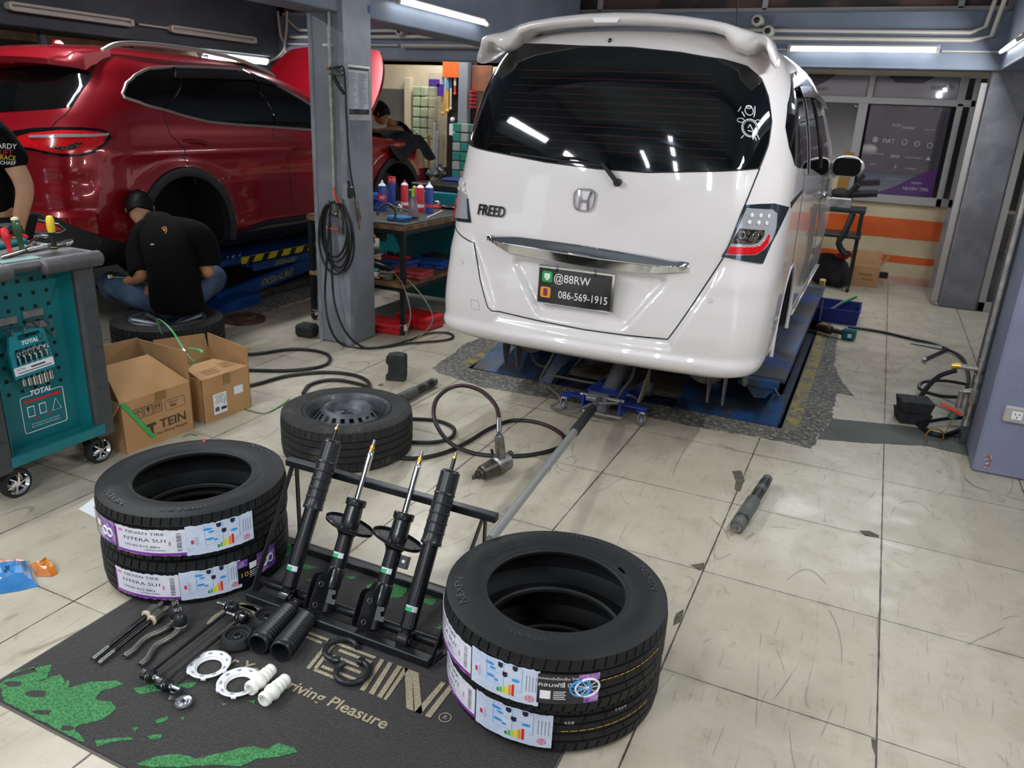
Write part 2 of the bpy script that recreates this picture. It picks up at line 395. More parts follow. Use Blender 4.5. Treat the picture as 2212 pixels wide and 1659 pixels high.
# ---------------------------------------------------------------- beams, ceiling, walls
ZB,ZC=2.09,3.02
def beam(n,c0,c1,mt=None,bev=.006):
    b=B(); c=[(a+d)/2 for a,d in zip(c0,c1)]; s=[abs(a-d) for a,d in zip(c0,c1)]; b.box(c,s,bev); return struct(b,n,mt or m_beam)
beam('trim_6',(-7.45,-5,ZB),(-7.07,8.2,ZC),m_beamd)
beam('trim_7',(-7.45,8.2,ZB),(6,8.45,2.56))
beam('trim_8',(-3.38,-5,ZB),(-3.12,8.2,ZC))
beam('trim_9',(.74,-5,ZB),(1.0,8.2,ZC))
b=B(); b.box((-1.5,2,ZC+.03),(16,14.2,.06)); struct(b,'ceiling',mat('ceiling_paint','8a939c',.7,col2='7f8890',vs=2))
# cross joists of the mezzanine
b=B()
for y in (-3.2,-.6,2.0,6.2): b.box((-1.2,y,ZC-.12),(4.2-.3,.18,.24),.005); b.box((-5.2,y,ZC-.12),(3.7,.18,.24),.005)
struct(b,'trim_10',m_beam)
# pillar in the middle
b=B(); b.box((-3.235,4.33,ZC/2),(.25,.30,ZC),.012)
struct(b,'trim_11',m_pillar)
b=B(); b.box((-3.36,4.19,1.5),(.03,.03,3),.002); b.box((-3.118,4.185,1.5),(.045,.045,3),.003)
struct(b,'trim_12',mat('steel_angle','8d9298',.45,col2='7a8086',vs=8,wear='d0d0cc',ws=30,wt=(.66,.7)))
# right column + dark return
b=B(); b.box((.885,4.29,ZC/2),(.46,.36,ZC),.012); struct(b,'trim_13',m_colp)
# back pillar
b=B(); b.box((.855,8.42,ZC/2),(.31,.28,ZC),.01); struct(b,'trim_14',mat('back_pillar','7f7f85',.5,col2='6c6c72',vs=5,bump=.3,bs=20))
b=B(); b.box((.66,8.33,1.02),(.05,.06,1.95),.004); struct(b,'trim_15',m_white)
# back wall (cream with orange bands)
def wbox(b,x0,x1,z0,z1,y,th=.02,bev=0): b.box(((x0+x1)/2,y-th/2,(z0+z1)/2),(x1-x0,th,z1-z0),bev)
b=B(); b.box((-2,9.43,.42),(16,.2,.84)); b.box((-6.5,9.43,1.6),(7,.2,2.9)); b.box((-2.2,9.43,2.6),(16,.2,1.0)); struct(b,'wall_back',m_cream)
b=B(); b.box((1.5,9.85,1.6),(9.4,.1,2.0)); struct(b,'wall_office',mat('office_dark','2c2826',.8,col2='3c3631',vs=2))
b=B(); wbox(b,-3,.66,.48,.685,9.33,.004); wbox(b,-3,.66,.22,.295,9.33,.004); struct(b,'trim_16',m_orange)
b=B(); wbox(b,-3,.70,0,.075,9.33,.02); struct(b,'baseboard_back',mat('skirting','cfa394',.3,col2='c49788',vs=3))
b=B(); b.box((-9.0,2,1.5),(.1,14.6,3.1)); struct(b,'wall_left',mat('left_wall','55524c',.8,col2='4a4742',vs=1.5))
b=B(); b.box((6.2,1,1.5),(.1,11,3.1)); struct(b,'wall_right',mat('right_wall','9a958c',.8,col2='8d887f',vs=1.5))
# left: steel posts and timber plank under the dark beam
b=B()
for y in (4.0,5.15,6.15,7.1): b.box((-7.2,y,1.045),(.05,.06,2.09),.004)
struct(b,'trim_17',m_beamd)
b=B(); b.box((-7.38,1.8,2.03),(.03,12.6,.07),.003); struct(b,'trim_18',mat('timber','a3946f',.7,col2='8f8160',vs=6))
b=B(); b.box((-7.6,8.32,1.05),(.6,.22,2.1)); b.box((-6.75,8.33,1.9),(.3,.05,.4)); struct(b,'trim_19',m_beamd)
# upper windows above the back beam
b=B(); b.box((-.6,8.33,2.585),(13,.04,.05),.004)
for x in (-5.6,-4.3,-2.95,-1.3,.35,2): b.box((x,8.33,2.8),(.05,.04,.42),.004)
struct(b,'window_1',m_white)
b=B(); b.box((-.6,8.36,2.8),(13,.01,.42)); struct(b,'window_2',mat('upper_pane','3e3836',.15,col2='6b5149',vs=1.2,vw=(.45,.55)))
# ------------------------------------------------ office window at the back right
yw=9.30
b=B()
for x0,x1,z0,z1 in ((-1.2,.70,.84,.925),(-1.2,.70,1.82,1.885),(-.36,-.27,.84,1.82),(.545,.60,.84,1.85),(.66,.70,0,2.1),(-1.2,-1.15,.84,2.1),(-.30,-.245,1.88,2.1),(.53,.60,1.88,2.1),(-3,-1.15,.84,.9),(-3,-1.15,1.85,1.9),(-2.1,-2.05,.84,2.1)): wbox(b,x0,x1,z0,z1,yw+.03,.06,.004)
struct(b,'window_3',m_white)
b=B(); wbox(b,-3,-.36,.92,1.82,yw+.035,.006)
struct(b,'window_4',mat('office_pane','1c1a1a',.08,col2='3a302c',vs=3,spec=.8,coat=1,cior=2.0))
# poster film on the sliding pane
m_film=mat('window_film','453f45',.1,coat=1,cior=2.6)
m_filmp=mat('film_purple','56306a',.15,coat=.5); m_films=mat('film_print','bcb8c0',.3)
f=thing('window_poster','purple and charcoal poster film with white maker logos on the office window','poster',(.13,9.3,.925))
b=B(); wbox(b,-.245,.50,.93,1.81,yw+.03,.004); b.obj('film',m_film,f,sharp=True)
b=B(); b.prism([(-.05,.93),(.5,.93),(.5,1.22),(.36,1.16),(.12,1.0)],0,.002,X=Matrix(((1,0,0,0),(0,0,-1,yw+.008),(0,1,0,0),(0,0,0,1)))); b.obj('purple_panel',m_filmp,f,sharp=True)
XW=lambda x,z,y=yw+.004: Matrix(((1,0,0,x),(0,0,-1,y),(0,1,0,z),(0,0,0,1)))
b=B()
for i,(x,z) in enumerate([(-.14,1.47),(.02,1.46),(.14,1.46),(.26,1.45),(.38,1.44)]):
    if i==1: b.text('FIAT',.06,XW(x-.03,z))
    else:
        b.torus(XW(x,z),.024,.004,20,5)
        if i==3: b.text('H',.035,XW(x,z))
        if i==0: b.lathe([(.012,0),(.014,.001)],4,XW(x,z)@Matrix.Diagonal((1,1.5,1,1)))
for x,z,t,s in ((.04,1.62,'ISUZU',.035),(.15,1.60,'SUBARU',.03),(.35,1.59,'MERCEDES',.02),(-.10,1.33,'LANDROVER',.022),(.08,1.32,'Jeep',.05),(.25,1.31,'VOLKSWAGEN',.024),(.39,1.31,'▲',.05),(-.12,1.22,'FORD',.022),(.1,1.21,'S',.05),(.25,1.2,'HYUNDAI',.022),(.1,1.09,'www.nexentire',.02)): b.text(t,s,XW(x,z))
b.text('NEXEN TIRE',.045,XW(.33,1.0,yw+.003)); b.text('NEXEN',.03,XW(.33,1.06,yw+.003))
b.obj('logo_print',m_films,f,sharp=True)
# frosted posters over the top lights
m_top=mat('toplight_film','8f898c',.12,coat=1,cior=2.3,col2='7d7779',vs=1)
f=thing('transom_film','grey diagonal striped film with dark lettering above the office window','window film',(-.1,9.3,1.9))
b=B(); wbox(b,-1.15,-.31,1.89,2.095,yw+.03,.004); wbox(b,-.24,.525,1.89,2.095,yw+.03,.004); b.obj('film',m_top,f,sharp=True)
b=B()
for p in ([(-1.15,2.095),(-.62,2.095),(-.80,1.98),(-1.15,1.95)],[(-.13,2.095),(.30,2.095),(.2,2.03),(-.05,2.03)]): b.prism(p,0,.002,X=XW(0,0,yw+.009))
b.obj('dark_stripe',mat('film_dark','3f3b3e',.2),f,sharp=True)
b=B(); b.text('HAIDO',.06,XW(.37,1.99,yw+.004),shear=.3); b.text('2 YEAR',.03,XW(.36,1.93,yw+.004)); b.text('SUN AT',.05,XW(-.78,1.95,yw+.004)); b.obj('print',mat('film_ink','4a4447',.4),f,sharp=True)
# things seen on the office counter through the left pane
tag(solo(B().box((-.37,9.26,1.12),(.10,.04,.42),.004),'wooden_panel',mat('ochre','a07a32',.5),'ochre wooden panel standing behind the van mirror','panel'))
b=B(); b.box((-.62,9.27,1.0),(.40,.03,.16),.003); solo(b,'cream_board',m_cream,'cream board below the dark office window beside the van','board')
# right of back pillar: white framed glass with things behind
b=B()
for x0,x1,z0,z1 in ((1.02,1.08,0,2.1),(1.02,4,0,.09),(2.2,2.27,0,2.1),(1.02,4,1.95,2.05)): wbox(b,x0,x1,z0,z1,8.36,.06,.004)
struct(b,'window_5',m_white)
b=B(); wbox(b,1.08,4,.05,.9,8.36,.005); struct(b,'window_6',mat('right_pane','33302e',.1,col2='57524e',vs=4,vw=(.4,.6),spec=.8))

# ---------------------------------------------------------------- fluorescent fittings (garage lamps in view, and added ones out of view)
def tube_light(name,p0,p1,label,lit=True,power=38,n=1,down=(0,0,-1),r=.014,grp='ceiling tube lights'):
    p0=Vector(p0);p1=Vector(p1); d=(p1-p0).normalized(); t=thing(name,label,'ceiling light',(p0+p1)/2,group=grp)
    up=-Vector(down); side=d.cross(up)
    b=B(); c=(p0+p1)/2+up*.035; L=(p1-p0).length
    b.box((0,0,0),(.045,.03,L+.06),.004,X=frame(c,d,side)); b.obj('housing',m_conduit if not lit else m_white,t)
    b=B()
    for k in range(n):
        o=side*((k-(n-1)/2)*.05); b.cyl(p0+o,p1+o,r,n=12)
    b.obj('tube',m_tube if lit else m_tubeoff,t)
    b=B(); b.box((0,0,0),(.03*n,.05,.03),.004,X=frame(p0-d*.015,d,side)); b.box((0,0,0),(.03*n,.05,.03),.004,X=frame(p1+d*.015,d,side)); b.obj('socket',m_conduit,t)
    if lit and power:
        la=bpy.data.lights.new('tube_light','AREA'); la.shape='RECTANGLE'; la.size=L; la.size_y=.06; la.energy=power; la.color=(.95,.98,1.0)
        lo=bpy.data.objects.new('tube_light',la); COL.objects.link(lo); z=-Vector(down); x=d
        y=z.cross(x); q=(p0+p1)/2+Vector(down)*.03
        lo.matrix_world=Matrix(((x.x,y.x,z.x,q.x),(x.y,y.y,z.y,q.y),(x.z,y.z,z.z,q.z),(0,0,0,1)))
    return t
D=V(.6,0,-.8).normalized()
tube_light('tube_light_fitting',(-3.05,4.7,2.22),(-3.05,5.95,2.22),'lit fluorescent tube on the beam right of the middle pillar',power=26,down=V(.8,0,-.6))
tube_light('tube_light_fitting',(-.98,8.12,2.235),(.22,8.12,2.235),'lit fluorescent tube on the back beam above the office window',power=11,down=V(0,-.7,-.7))
tube_light('tube_light_fitting',(.70,6.9,2.22),(.70,7.9,2.22),'lit fluorescent tube on the right beam in the top right corner',power=16,down=V(-.8,0,-.6))
tube_light('tube_light_fitting',(-7.2,7.05,2.03),(-7.2,8.1,2.03),'warm lit twin tube behind the red car roof',power=14,n=2,down=V(.7,0,-.7))
tube_light('tube_light_fitting',(-5.2,8.13,2.235),(-4.1,8.13,2.235),'unlit tube on the back beam between pillar and white van',lit=False,down=V(0,-1,0))
for i,(y0,y1) in enumerate(((3.0,4.75-.9),(4.78,5.98),(6.5,7.7))):
    tube_light('tube_light_fitting',(-7.02,y0,2.24),(-7.02,y1,2.24),('unlit twin tube at the top left corner of the dark beam','unlit twin tube on the dark beam above the red car antenna','unlit twin tube on the dark beam nearest the back corner')[i],lit=False,n=2,down=V(1,0,0))
# lamps mirrored in the rear window, unseen ones added to light the red car
for x,y in ((-1.9,-2.4),(-1.1,-2.6),(-.3,-2.4),(-5.2,1.2),(-5.2,3.6),(-5.2,6.3),(-1.1,-.9),(2.6,1.0)):
    tube_light('louvre_light',(x,y-.6,2.90),(x,y+.6,2.90),'twin tube ceiling light overhead in the garage, out of view',power=26,n=2,grp='overhead twin tube lights')
for p0,p1 in (((-3.05,1.0,2.25),(-3.05,2.2,2.25)),((-3.05,-1.0,2.25),(-3.05,.2,2.25))):
    tube_light('tube_light_fitting',p0,p1,'lit fluorescent tube on the middle beam towards the street',power=24,down=V(.8,0,-.6))
for p0,p1 in (((.70,1.0,2.25),(.70,2.2,2.25)),((.70,3.0,2.25),(.70,4.0,2.25))):
    tube_light('tube_light_fitting',p0,p1,'lit fluorescent tube on the right beam towards the street',power=15,down=V(-.8,0,-.6))
tube_light('tube_light_fitting',(-5.6,8.75,2.9),(-4.4,8.75,2.9),'unseen tube light over the back wall, hidden behind the beam',power=26)  # unseen lamp hidden by the beam, added to brighten the cream wall
# conduits
def pipe(name,pts,r,mt,label,cat='pipe',sm=0,n=8,grp=None,clips=None):
    b=B(); b.tube(pts,r,n,sm=sm); return solo(b,name,mt,label,cat,grp)
pipe('conduit',[(-6.9,8.15,2.52),(-6.72,8.15,2.40),(-5.9,8.15,2.39),(-1.3,8.15,2.40),(.46,8.15,2.385),(.56,8.15,2.43),(.62,8.0,2.95)],.017,m_conduit,'upper beige conduit pipe along the back beam','conduit')
pipe('conduit',[(-6.85,8.15,2.32),(-6.6,8.15,2.325),(-1.3,8.15,2.335),(.48,8.15,2.325),(.62,8.15,2.36),(.68,7.9,2.95)],.019,m_conduit,'lower beige conduit pipe along the back beam','conduit')
pipe('conduit',[(-.92,8.16,2.235),(-1.4,8.16,2.24)],.008,m_conduit,'thin conduit left of the lit back beam tube','conduit')
pipe('conduit',[(.27,8.16,2.235),(.72,8.16,2.235)],.008,m_conduit,'thin conduit right of the lit back beam tube','conduit')
pipe('conduit',[(-6.9,8.16,2.245),(-5.3,8.16,2.24)],.010,m_conduit,'thin conduit on the back beam left of the middle pillar','conduit')
for k,y in enumerate((3.9,6.1)): pipe('conduit',[(-7.04,y,2.24),(-7.04,y+.75,2.24)],.010,m_conduit,('thin conduit joining the tubes at far left of the dark beam','thin conduit joining the tubes further along the dark beam')[k],'conduit')
pipe('conduit',[(-6.98,8.1,2.6),(-6.96,8.1,2.35),(-6.9,8.1,2.2),(-6.98,8.05,2.08),(-7.0,7.9,2.03)],.014,m_conduit,'bent beige conduit dropping in the dark back corner','conduit',sm=4)
pipe('conduit',[(-6.84,8.1,2.6),(-6.86,8.1,2.4),(-6.9,8.1,2.2),(-6.8,8.1,2.08),(-6.5,8.1,2.07)],.014,m_conduit,'second bent conduit crossing in the back corner','conduit',sm=4)
# cctv domes
for (px_,py_),lab in (((1637,45),'round camera dome on the back beam, the upper of two'),((1660,68),'round camera dome on the back beam, the lower of two'),((868,68),'small camera on the back beam right of the middle pillar')):
    p=PY(px_,py_,8.12); t=thing('security_camera',lab,'camera',p,group='security cameras on the back beam')
    b=B(); b.cyl((p.x,8.2,p.z),(p.x,8.06,p.z),.05,n=20,bev=.008); b.obj('housing',m_conduit,t)
    b=B(); b.torus(frame((p.x,8.055,p.z),(0,-1,0)),.035,.008,20,6); b.obj('ring',m_conduit,t)
    b=B(); b.sph((p.x,8.055,p.z),(.024,.02,.024)); b.obj('lens',m_blackg,t)
tag(solo(B().box((-.9,-16,4.2),(22,.5,8.4),.02),'shophouse',mat('shophouse','94807a',.7,col2='86706a',vs=1),'dull red brick shophouse across the street','building'))
b=B(); b.quad((-40,-40,-.02),(40,-40,-.02),(40,-7,-.02),(-40,-7,-.02)); struct(b,'trim_20',mat('street','8d8c88',.8,col2='7f7e7a',vs=.5))
for o in ('tube_light',): pass

# ---------------------------------------------------------------- shared: bodies made of horizontal sections
def pchip(xs,ys,x):
    i=0
    if x<=xs[0]: return ys[0]
    if x>=xs[-1]: return ys[-1]
    while x>xs[i+1]: i+=1
    n=len(xs); d=[(ys[k+1]-ys[k])/(xs[k+1]-xs[k]) for k in range(n-1)]
    def sl(k):
        if k==0: return d[0]
        if k==n-1: return d[-1]
        a,b=d[k-1],d[k]
        return 0 if a*b<=0 else 2*a*b/(a+b)
    h=xs[i+1]-xs[i]; t=(x-xs[i])/h; m0,m1=sl(i),sl(i+1)
    return (2*t**3-3*t*t+1)*ys[i]+(t**3-2*t*t+t)*h*m0+(-2*t**3+3*t*t)*ys[i+1]+(t**3-t*t)*h*m1
class Body:
    """z -> W,Y0,bow,rx,ry,Yf ; s in [-5,5] runs from rear centre round the side to the front centre"""
    def __init__(s,xc,tab,disp=None,fr=.45):
        s.xc=xc; s.z=[r[0] for r in tab]; s.c=[[r[k] for r in tab] for k in range(1,7)]; s.disp=disp; s.fr=fr
    def par(s,z): return [pchip(s.z,c,z) for c in s.c]
    def pt(s,u,z,off=0,raw=False):
        W,Y0,bow,rx,ry,Yf=s.par(z); sg=-1 if u<0 else 1; a=abs(u)
        rx=min(rx,W*.9); x0=W-rx; y0=Y0+bow*(x0/W)**2; m=2*bow*x0/W/W; fr=min(s.fr,W*.8)
        if a<=1: x=a*x0; y=Y0+bow*(x/W)**2; nx,ny=-2*bow*x/W/W,-1
        elif a<=2:
            t=a-1; p1=(W,y0+m*rx); p2=(W,y0+ry)
            x=(1-t)**2*x0+2*t*(1-t)*p1[0]+t*t*p2[0]; y=(1-t)**2*y0+2*t*(1-t)*p1[1]+t*t*p2[1]
            dx=2*(1-t)*(p1[0]-x0)+2*t*(p2[0]-p1[0]); dy=2*(1-t)*(p1[1]-y0)+2*t*(p2[1]-p1[1]); nx,ny=dy,-dx
        elif a<=3: t=a-2; x=W; y=lerp(y0+ry,Yf-fr,t); nx,ny=1,0
        elif a<=4:
            t=a-3; x=(1-t)**2*W+2*t*(1-t)*W+t*t*(W-fr); y=(1-t)**2*(Yf-fr)+2*t*(1-t)*Yf+t*t*Yf
            nx,ny=(1-t),t
        else: t=a-4; x=(W-fr)*(1-t); y=Yf+.06*t; nx,ny=0,1
        l=math.hypot(nx,ny); nx/=l; ny/=l
        d=off
        if s.disp and not raw: d+=s.disp(x,z,a,y)
        return Vector((s.xc+sg*(x+nx*d),y+ny*d,z))
    def sz_of(s,px,py,smin,smax,zmin,zmax):
        """surface parameters seen along a surveyed sight line"""
        Q=RM.T
        def proj(u,z):
            p=s.pt(u,z,raw=True); c=Q@np.array([p.x,p.y,p.z-H]); return CX+FOC*c[0]/-c[2],CY-FOC*c[1]/-c[2]
        best=None
        for i in range(25):
            for j in range(25):
                u=lerp(smin,smax,i/24); z=lerp(zmin,zmax,j/24); q=proj(u,z); e=(q[0]-px)**2+(q[1]-py)**2
                if best is None or e<best[0]: best=(e,u,z)
        e,u,z=best
        for _ in range(12):
            q=proj(u,z); r=np.array([px-q[0],py-q[1]]); h=1e-3
            a=proj(u+h,z); b=proj(u,z+h); J=np.array([[(a[0]-q[0])/h,(b[0]-q[0])/h],[(a[1]-q[1])/h,(b[1]-q[1])/h]])
            try: d=np.linalg.lstsq(J,r,rcond=.02)[0]
            except Exception: break
            u+=float(max(-.3,min(.3,d[0]))); z+=float(max(-.08,min(.08,d[1])))
            u=max(smin,min(smax,u)); z=max(zmin,min(zmax,z))
        return u,z
    def poly(s,pts,*r): return [s.sz_of(x,y,*r) for x,y in pts]
    def patch(s,P,off=.004,b=None,step=(.08,.03),skirt=.012,fn=None):
        """thin shell following the body inside the outline P (s,z)"""
        Q=[]
        for i,a in enumerate(P):
            c=P[(i+1)%len(P)]; n=max(1,int(max(abs(c[0]-a[0])/step[0],abs(c[1]-a[1])/step[1])))
            for j in range(n): Q.append((lerp(a[0],c[0],j/n),lerp(a[1],c[1],j/n)))
        n=len(Q); vs=[Vector(q) for q in Q]; ed=[(i,(i+1)%n) for i in range(n)]
        u0,u1=min(q[0] for q in Q),max(q[0] for q in Q); z0,z1=min(q[1] for q in Q),max(q[1] for q in Q)
        def inside(x,y):
            c=False
            for i in range(n):
                (x1,y1),(x2,y2)=Q[i-1],Q[i]
                if (y1>y)!=(y2>y) and x<(x2-x1)*(y-y1)/(y2-y1)+x1: c=not c
            return c
        i=u0+step[0]/2
        while i<u1:
            j=z0+step[1]/2
            while j<z1:
                if inside(i,j): vs.append(Vector((i,j)))
                j+=step[1]
            i+=step[0]
        ov,oe,of,_,_,_=delaunay_2d_cdt(vs,ed,[tuple(range(n))],1,1e-5)
        b=b or B(); pts=[s.pt(v.x,v.y,off+(fn(v.x,v.y) if fn else 0)) for v in ov]; 
        # orient outward
        fs=[]
        for f in of:
            a,c,d=[pts[k] for k in f[:3]]; nn=(c-a).cross(d-a); cen=Vector((s.xc,(a.y+3),a.z))
            fs.append(tuple(f) if nn.dot(a-cen)>0 else tuple(f[::-1]))
        b.add(pts,fs)
        if skirt:
            r0=[s.pt(q[0],q[1],off+(fn(*q) if fn else 0)) for q in Q]; r1=[s.pt(q[0],q[1],off-skirt) for q in Q]
            k=len(Q); b.add(r0+r1,[(i,(i+1)%k,(i+1)%k+k,i+k) for i in range(k)]+[(i+k,(i+1)%k+k,(i+1)%k,i) for i in range(0)])
        return b
    def line(s,P,r,off=.001,b=None,closed=False,step=.05,n=6):
        b=b or B(); Q=[]
        m=len(P)
        for i in range(m if closed else m-1):
            a,c=P[i],P[(i+1)%m]; k=max(1,int(max(abs(c[0]-a[0])/step,abs(c[1]-a[1])/.02)))
            for j in range(k): Q.append((lerp(a[0],c[0],j/k),lerp(a[1],c[1],j/k)))
        if not closed: Q.append(P[-1])
        b.tube([s.pt(u,z,off) for u,z in Q],r,n,closed=closed); return b
    def build(s,zs,us):
        b=B(); b.rings([[s.pt(u,z) for u in us] for z in zs],X=None); return b
def boolcut(o,cut):
    COL.objects.link(cut) if cut.name not in COL.objects else None
    m=o.modifiers.new('c','BOOLEAN'); m.operation='DIFFERENCE'; m.object=cut; m.solver='EXACT'
    dg=bpy.context.evaluated_depsgraph_get(); me=bpy.data.meshes.new_from_object(o.evaluated_get(dg))
    o.modifiers.remove(m); o.data=me; bpy.data.objects.remove(cut)
    me.set_sharp_from_angle(angle=math.radians(32))
# ---------------------------------------------------------------- white minivan
m_vanp=mat('pearl_white_paint','dbd5d4',.28,coat=.9)
m_vgap=mat('panel_gap','1a1a1c',.6)
m_lens=mat('clear_lens','b9b9bd',.12,coat=.8,m=.35)
m_redl=mat('red_lens','e01420',.2,coat=.6,col2='c80f1a',vs=60)
m_lampd=mat('lamp_dark','2a2624',.2,m=.5,coat=.6,col2='6a625c',vs=60,vw=(.45,.55))
m_lampc=mat('lamp_chrome','6e7c88',.12,m=.9,coat=.6)
m_tint=mat('tinted_glass','07090a',.03,spec=.75,coat=.25)
m_grayun=mat('dusty_underbody','6f6c6d',.7,col2='5b5859',vs=8,bump=.3)
XC=-1.195
VT=[(.425,.70,3.56,.05,.20,.25,7.45),(.44,.79,3.48,.06,.20,.28,7.5),(.47,.828,3.435,.07,.19,.28,7.52),(.52,.842,3.415,.08,.18,.30,7.55),(.62,.847,3.41,.08,.18,.32,7.57),(.74,.848,3.42,.08,.19,.34,7.57),(.85,.846,3.435,.08,.20,.36,7.55),(1.0,.843,3.44,.08,.21,.38,7.45),(1.2,.838,3.462,.08,.23,.42,7.25),(1.36,.828,3.482,.09,.25,.45,6.9),(1.5,.808,3.503,.10,.26,.46,6.6),(1.65,.775,3.533,.11,.27,.46,6.25),(1.76,.735,3.565,.12,.28,.45,6.0),(1.84,.69,3.602,.13,.29,.43,5.85),(1.90,.63,3.65,.13,.28,.40,5.75),(1.94,.56,3.72,.12,.26,.38,5.65),(1.965,.47,3.83,.11,.24,.36,5.55),(1.982,.34,3.93,.08,.2,.3,5.4),(1.99,.16,4.1,.04,.1,.2,5.2)]
van=Body(XC,VT)
RR=(-1.99,1.99,.43,1.96)
seamR=[(1641,364),(1600,464),(1565,552),(1500,652),(1442,733)]; seamB=[(1350,724),(1262,712),(1160,692),(1066,670)]; seamL=[(1057,662),(1040,600),(1025,524),(1020,450),(1017,386),(1011,312)]
SR=van.poly(seamR,.2,1.99,.43,1.5); SB=van.poly(seamB,-1,1,.43,.9); SL=van.poly(seamL,-1.99,-.2,.43,1.6)
zbot=sum(z for _,z in SB)/len(SB)
def xs_at(z):
    pts=[(zz,abs(van.pt(u,zz,raw=True).x-XC)) for u,zz in SR]; pts.sort()
    return float(np.interp(z,[p[0] for p in pts],[p[1] for p in pts]))
def vdisp(x,z,a,y):
    if a>2.0: return 0
    d=0; sxz=xs_at(z)
    o=max(x-sxz-.004,(zbot-.012)-z)          # outside the tailgate
    f=1-sst((z-.86)/.14)
    d+=.022*sst(o/.035)*f
    d+=.018*sst((zbot-.05-z)/.05)*sst((z-.45)/.03)
    # recess for the number plate
    w=.40-.18*max(0,(.86-z)/.26)
    if z<.90: d-=.03*sst((w-x)/.05)*sst((z-.615)/.04)*sst((.90-z)/.03)
    fade=1 if a<1.2 else sst((2-a)/.8)
    return d*fade
van.disp=vdisp
vroot=thing('minivan','white minivan seen from behind, chrome strip above its dark plate, raised over the floor lift','van',(XC,5.4,0))
zs=[];z=.425
while z<1.2: zs.append(z); z+=.0125
while z<1.94: zs.append(z); z+=.025
zs+=[1.94,1.95,1.96,1.968,1.976,1.982,1.986,1.99]
us=[-5+ i*.25 for i in range(8)]+[-3+.1*i for i in range(10)]+[-2+.05*i for i in range(20)]+[-1+.0125*i for i in range(161)][0:]+[1+.05*i for i in range(1,21)]+[2+.1*i for i in range(1,11)]+[3+.25*i for i in range(1,9)]
us=sorted(set(round(u,5) for u in us)); us=us[:-1]
b=van.build(zs,us); body=b.obj('body',[m_vanp,m_pit],vroot,ang=50)
yw_=4.34; zw=.53
def cutter(x0,x1,y,z,r,root,r2=None):
    c=B(); c.cyl((x0,y,z),(x1,y,z),r,n=48); c.m=[1]*len(c.f); o=bpy.data.objects.new('cut',c.mesh('cut',[m_vanp,m_pit],root.matrix_basis.inverted())); COL.objects.link(o); o.parent=root; return o
for x0,x1 in ((XC+.55,XC+1.0),(XC-1.0,XC-.55)):
    for yy in (yw_,yw_+2.74):
        boolcut(body,cutter(x0,x1,yy,zw,.335,vroot))
b=B()
for x in (XC+.7,XC-.7): b.cyl((x-.14,yw_,zw),(x+.14,yw_,zw),.33,n=32)
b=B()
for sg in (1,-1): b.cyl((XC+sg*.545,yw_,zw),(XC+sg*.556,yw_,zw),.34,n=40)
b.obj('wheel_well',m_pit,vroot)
for sg,nm in ((1,'arch_trim'),(-1,'arch_trim')):
    b=B(); b.tube([(XC+sg*.840,yw_+.337*math.cos(a),zw+.337*math.sin(a)) for a in [PI*(-.08)+PI*1.16*i/30 for i in range(31)]],.011,8); b.obj(nm,m_vanp,vroot)
# seams
b=van.line([(u,z) for u,z in SR[::1]]+SB+SL,.0035,off=-.0005); b.obj('tailgate_seam',m_vgap,vroot)
# rear glass with dot-matrix border, heater wires
GL=[(1011,307),(1022,231),(1040,174),(1063,136),(1087,117),(1145,105),(1253,101),(1362,104),(1470,115),(1560,130),(1612,145),(1643,172),(1658,210),(1665,260),(1658,310),(1638,362),(1542,368),(1398,371),(1289,363),(1181,349),(1090,331)]
G=van.poly(GL,-1.99,1.99,1.2,1.95)
b=van.patch([ (u*1.012,z+(.006 if z>1.6 else -.006)) for u,z in G],off=.001,step=(.06,.03)); b.obj('glass_gasket',m_vgap,vroot)
b=van.patch(G,off=.004,step=(.05,.025)); gl=b.obj('rear_window',m_tint,vroot,ang=60)
b=B()
for k in range(11):
    zz=1.42+k*.034; uu=[-1.05+2.1*i/30 for i in range(31)]
    van.line([(u,zz) for u in (-1.0,1.0)],.0006,off=.0046,b=b,step=.08,n=4)
b.obj('heater_wire',mat('heater_wire','5b3424',.5),gl)
# decal: line-drawn drum kit
DC=van.sz_of(1618,258,.5,1.99,1.4,1.8)
def onv(u0,z0,off=.0055,sc=1.0):
    p0=van.pt(u0,z0); du=(van.pt(u0+.02,z0)-van.pt(u0-.02,z0)).length/.04
    return lambda p: van.pt(u0+p.x/du,z0+p.y,off+p.z)
f=onv(*DC); b=B()
def ring2(cx,cy,r,w=.002,n=24,e=1): 
    b.tube([f(Vector((cx+r*math.cos(2*PI*i/n),cy+e*r*math.sin(2*PI*i/n),0))) for i in range(n)],w,4,closed=True)
ring2(0,-.035,.036,.0022); ring2(0,-.035,.030,.0012); ring2(.002,.035,.018,.002); ring2(.002,.05,.012,.002,e=.5); ring2(-.038,-.005,.014,.0016,e=.6); ring2(.038,-.008,.013,.0016,e=.6)
for a,c in (((-.03,.05),(-.045,.03)),((.03,.055),(.025,.02)),((-.02,.01),(-.03,.03)),((.02,.01),(.028,.035)),((-.03,-.065),(-.042,-.078)),((.03,-.06),(.04,-.08)),((.02,-.07),(.025,-.085)),((-.01,-.035),(.0,-.02)),((0,-.02),(.012,-.045)),((-.012,-.045),(.01,-.05))):
    b.tube([f(Vector((*a,0))),f(Vector((*c,0)))],.0022,4)
b.obj('window_sticker',mat('decal_white','cfd6d8',.5),gl)
